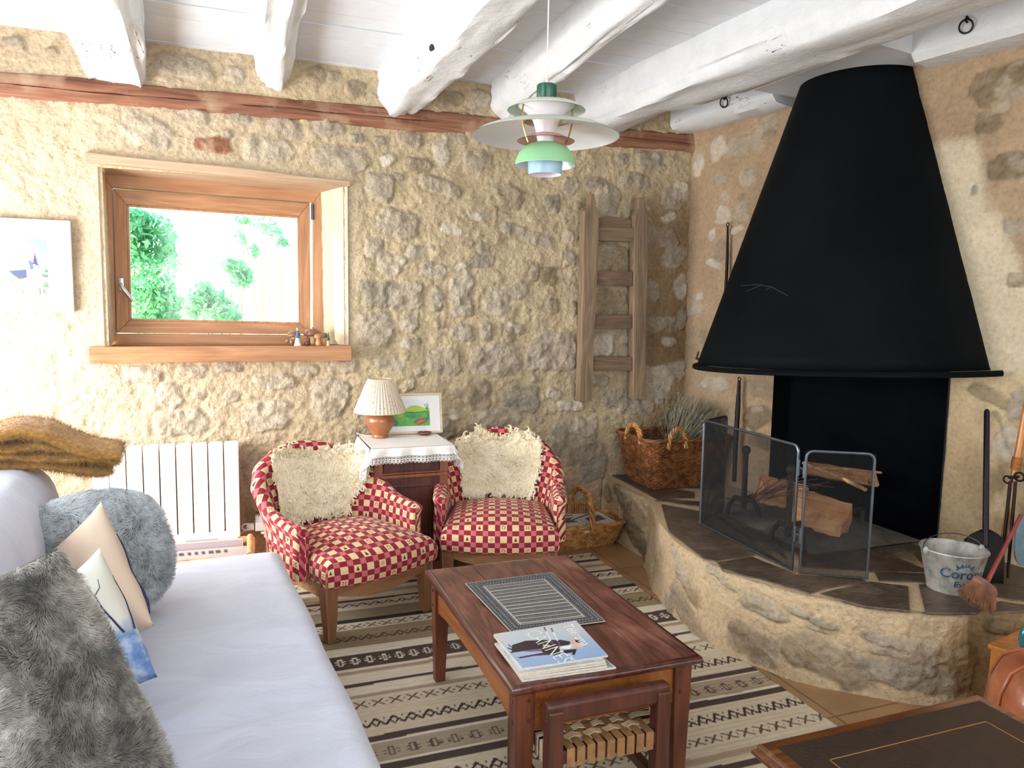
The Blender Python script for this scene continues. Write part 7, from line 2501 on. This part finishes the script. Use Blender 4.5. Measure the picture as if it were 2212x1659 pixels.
mb = MB(); mb.box((0, -.008, 0), (pw, .028, ph), bev=.003); mb.build('panel', M['enamel'], wp_, smooth=False)
p.mesh('print', lambda U, V: np.stack([(U - .5) * (pw - .006), 0 * U - .0235, (.5 - V) * (ph - .006)], -1), M['print'], wp_)

# ------------------------------------------------------------------ carved figures on the window sill
M['brown_cap'] = plain('brown turned wood', (134, 96, 72), .35, var=.2, bscale=40)
M['light_stem'] = plain('pale turned wood', (214, 178, 130), .45, var=.06)
M['brown_stem'] = plain('golden turned wood', (186, 132, 86), .4, var=.08)


def sill_pt(x): d = on_z(x, 743, ZSILL + .001); return (float(d[0]), float(d[1]), ZSILL + .001)


def mushroom(label, x, y, cap_r, cap_h, st_h, st_r, stem_m, cap_m, knob=False, tilt=0):
    t = thing('carved_mushroom', label, 'ornament', (x, y, ZSILL + .001), 0, 'carved figures on the window sill')
    mb = MB(); mb.lathe([(.001, 0), (st_r * 1.0, 0), (st_r * 1.25, st_h * .2), (st_r * .9, st_h * .6), (st_r * .75, st_h), (.001, st_h)], 20); mb.build('stem', stem_m, t)
    mb = MB(); T_ = Matrix.Translation((0, 0, st_h)) @ Matrix.Rotation(R(tilt), 4, 'Y')
    prof = [(.001, -.004), (cap_r * .8, -.006), (cap_r, .002), (cap_r * .97, cap_h * .35), (cap_r * .78, cap_h * .72), (cap_r * .4, cap_h * .95), (.001, cap_h)]
    if knob: prof = prof[:-1] + [(.006, cap_h * .98), (.005, cap_h + .008), (.001, cap_h + .009)]
    mb.lathe(prof, 26, M=T_); mb.build('cap', cap_m, t)


sc2 = .00215
def sx_(px, Y): return float(on_y(px, 735, Y)[0])
mushroom('large carved wooden mushroom, second from the left on the window sill', sx_(635, 4.52), 4.52, .038, .032, .050, .018, M['light_stem'], M['brown_cap'], tilt=-4)
mushroom('tallest carved mushroom with a knob on its cap on the window sill', sx_(676, 4.54), 4.54, .054, .038, .056, .018, M['light_stem'], M['brown_cap'], True)
mushroom('small golden carved mushroom in front on the window sill', sx_(688, 4.44), 4.44, .026, .022, .046, .016, M['brown_stem'], plain('tan cap', (176, 122, 88), .35))
mushroom('little pale stemmed mushroom with a green cap on the window sill', sx_(702, 4.49), 4.49, .017, .024, .048, .008, M['light_stem'], plain('olive green cap', (112, 118, 70), .5))
t = thing('carved_animal', 'round eared brown carved animal at the left end of the window sill figures', 'ornament', (sx_(626, 4.47), 4.47, ZSILL + .001), 0, 'carved figures on the window sill')
mb = MB(); mb.sphere((.010, 0, .020), .017, sx=.9, sz=1.15); mb.build('body', M['brown_cap'], t)
mb = MB(); mb.sphere((-.012, 0, .024), .012); mb.sphere((-.020, 0, .018), .007); mb.build('head', M['brown_cap'], t)
t = thing('carved_figure', 'slim carved figure with a blue pointed hat and white skirt on the window sill', 'ornament', (sx_(643, 4.43), 4.43, ZSILL + .001), 0, 'carved figures on the window sill')
mb = MB(); mb.lathe([(.001, 0), (.021, 0), (.018, .008), (.009, .045), (.001, .046)], 20); mb.build('skirt', plain('white paint', (232, 230, 228), .5), t)
mb = MB(); mb.lathe([(.001, .044), (.019, .0445), (.009, .056), (.006, .075), (.0055, .084), (.001, .086)], 20); mb.build('coat', plain('blue paint', (74, 112, 136), .5), t)
mb = MB(); mb.lathe([(.001, .084), (.007, .086), (.006, .094), (.008, .098), (.001, .102)], 14); mb.build('head', M['light_stem'], t)
t = thing('carved_figure', 'dark plum coloured sitting figure between the two big mushrooms', 'ornament', (sx_(664, 4.44), 4.44, ZSILL + .001), 0, 'carved figures on the window sill')
mb = MB(); mb.sphere((0, 0, .012), .014, sx=1.3); mb.sphere((.006, 0, .030), .010, sz=1.4); mb.tube([(.0, 0, .035), (-.002, 0, .06), (-.002, 0, .082)], [.004, .003, .002], 8); mb.build('body', plain('plum wood', (96, 54, 58), .4), t)
t = thing('carved_tree', 'tiny carved fir tree at the right end of the window sill figures', 'ornament', (sx_(709, 4.43), 4.43, ZSILL + .001), 0, 'carved figures on the window sill')
mb = MB(); mb.lathe([(.001, 0), (.012, 0), (.009, .01), (.005, .030), (.001, .030)], 16); mb.build('trunk', M['light_stem'], t)
mb = MB(); prof = [(.001, .028)]
for k in range(7): prof += [(.0125 * (1 - k / 8) , .030 + .006 * k), (.0085 * (1 - k / 8), .035 + .006 * k)]
prof += [(.001, .078)]
mb.lathe(prof, 14); mb.build('branches', plain('dark fir green', (86, 88, 70), .6, var=.3, bscale=300), t)

# ------------------------------------------------------------------ old ladder on the stone wall
M['grey_wood'] = wood('weathered grey wood', [(.28, (92, 76, 60)), (.5, (136, 114, 90)), (.72, (164, 140, 112))], 'z', 2.0, .85, bump=.6)
M['grey_rung'] = wood('weathered rung', [(.28, (88, 70, 54)), (.5, (128, 104, 82)), (.72, (152, 126, 100))], 'x', 2.0, .85, bump=.6)
YL = 4.40


def LP(x, y): v = on_y(x, y, YL); return (float(v[0]), float(v[2]))


ld = thing('wooden_ladder', 'short weathered wooden ladder frame hung on the stone wall', 'ladder', (float(on_y(1320, 860, YL)[0]), YL, LP(1320, 866)[1]))


def zl(x, y): return LP(1230 + x / 3.385, 400 + y / 3.385)


def stile(pts, name):
    n_ = len(pts) // 2; mb = MB(); mb.prism([zl(*q) for q in pts], YL - .012, YL + .06, 'y')
    return mb.build(name, M['grey_wood'], ld, smooth=False, bevel=.004, world=True)


stile([(152, 68), (182, 68), (180, 130), (190, 170), (212, 195), (210, 400), (196, 760), (180, 1050), (160, 1575), (72, 1585), (84, 1100), (98, 600), (104, 190), (135, 165), (150, 130)], 'stile')
stile([(500, 90), (545, 90), (548, 150), (572, 195), (568, 600), (555, 1000), (556, 1570), (462, 1565), (464, 1000), (470, 620), (472, 300), (475, 220), (497, 170)], 'stile')
for k, (a, b_, c, d_) in enumerate((((212, 306), (472, 308), (472, 412), (210, 405)), ((202, 626), (466, 632), (464, 738), (198, 728)), ((188, 948), (462, 950), (460, 1048), (182, 1048)), ((176, 1255), (460, 1256), (460, 1356), (172, 1358)))):
    mb = MB(); mb.prism([zl(*q) for q in (a, b_, c, d_)], YL + .004, YL + .034, 'y'); mb.build('rung', M['grey_rung'], ld, smooth=False, bevel=.003, world=True)
mb = MB(); mb.prism([zl(*q) for q in ((215, 235), (300, 222), (400, 232), (470, 250), (470, 306), (214, 304))], YL + .03, YL + .055, 'y'); mb.build('crest_rail', M['grey_rung'], ld, smooth=False, bevel=.003, world=True)

# ------------------------------------------------------------------ pendant lamp
lc = on_y(1179, 290, 2.28)
def lz_(y): return float(on_y(1179, y, 2.28)[2])
z0_ = lz_(377)                                # bottom of the blue cup (centre of its rim)
pen = thing('pendant_lamp', 'pendant lamp of stacked metal shades in white, pink, green and blue', 'pendant lamp', (float(lc[0]), 2.28, z0_))
kk = 2.28 / (AF[1] + (1179 - CX) / FPX * AX[1] + (290 - CY) / FPX * AD[1]) / FPX    # metres per pixel at the lamp


def H_(y): return lz_(y) - z0_


def two_tone(name, outc, inc, rough=.35):
    t = NT(name); g = t.n('NewGeometry').outputs['Backfacing']
    col = t.mix(g, L4(outc), L4(inc)); return t.done(col, rough)


def shade(name, prof, outc, inc, th=.0012):
    """outer sheet and inner sheet, each its own colour, as parts"""
    mb = MB(); mb.lathe([(r, z) for r, z in prof], 72, caps=False)
    o = mb.build(name, plain('enamel ' + name, outc, .35, var=.01), pen, angle=70)
    mb = MB(); mb.lathe([(max(.001, r - th), z - th * .8) for r, z in prof], 72, caps=False)
    i = mb.build('inner_face', plain('inner enamel ' + name, inc, .3, var=.01), o, angle=70)
    return o


u_ = kk
shade('blue_cup', [(36 * u_, .0), (37.5 * u_, 22 * u_), (38.5 * u_, 38 * u_), (36 * u_, 50 * u_)], (150, 186, 200), (226, 222, 232))
shade('green_shade', [(66.5 * u_, 19 * u_), (64 * u_, 30 * u_), (58 * u_, 44 * u_), (48 * u_, 56 * u_), (34 * u_, 64 * u_), (20 * u_, 67 * u_)], (140, 194, 146), (232, 236, 238))
shade('pink_shade', [(62.5 * u_, 70 * u_), (54 * u_, 73 * u_), (45 * u_, 77.5 * u_), (36 * u_, 82 * u_), (24 * u_, 85 * u_)], (206, 150, 148), (214, 160, 156))
mb = MB(); mb.lathe([(16 * u_, 60 * u_), (20 * u_, 82 * u_), (23 * u_, 96 * u_), (28 * u_, 112 * u_), (36 * u_, 124 * u_), (50 * u_, 136 * u_), (62 * u_, 144 * u_), (20 * u_, 146 * u_)], 56, caps=False); o = mb.build('white_cone', plain('white inner cone', (234, 230, 234), .3, var=.01), pen, angle=70)
shade('wide_shade', [(159 * u_, 80 * u_), (150 * u_, 86 * u_), (128 * u_, 95 * u_), (100 * u_, 103 * u_), (72 * u_, 108.5 * u_), (50 * u_, 111 * u_)], (196, 206, 190), (226, 228, 230))
shade('top_shade', [(84 * u_, 134 * u_), (79 * u_, 139 * u_), (66 * u_, 146 * u_), (48 * u_, 151 * u_), (24 * u_, 153 * u_)], (206, 212, 204), (190, 202, 192))
mb = MB(); mb.lathe([(20 * u_, 151 * u_), (21.5 * u_, 153 * u_), (21.5 * u_, 186 * u_), (19.5 * u_, 188 * u_), (.001, 188 * u_)], 40, caps=False); mb.build('collar', plain('dark green enamel', (18, 80, 58), .3, var=.02), pen)
M['brass'] = plain('brass', (196, 158, 84), .25, .9)
for k in range(3):
    a = R(100 + 120 * k) + .0
    a = {0: R(188), 1: R(-10), 2: R(88)}[k]
    mb = MB(); mb.tube([(r * u_ * math.cos(a), r * u_ * math.sin(a), z * u_) for r, z in ((56, 142), (58, 130), (58, 112), (55, 96), (50, 80), (43, 64))], .0028, 8); mb.build('brass_strut', M['brass'], pen)
zc_ = 2.81 - z0_
mb = MB(); mb.tube([(0, 0, 187 * u_), (0, 0, 198 * u_)], [.007, .004], 10); mb.tube([(0, 0, 194 * u_), (0.002, 0, zc_)], .0022, 8); mb.build('cord', M['plastic'], pen)
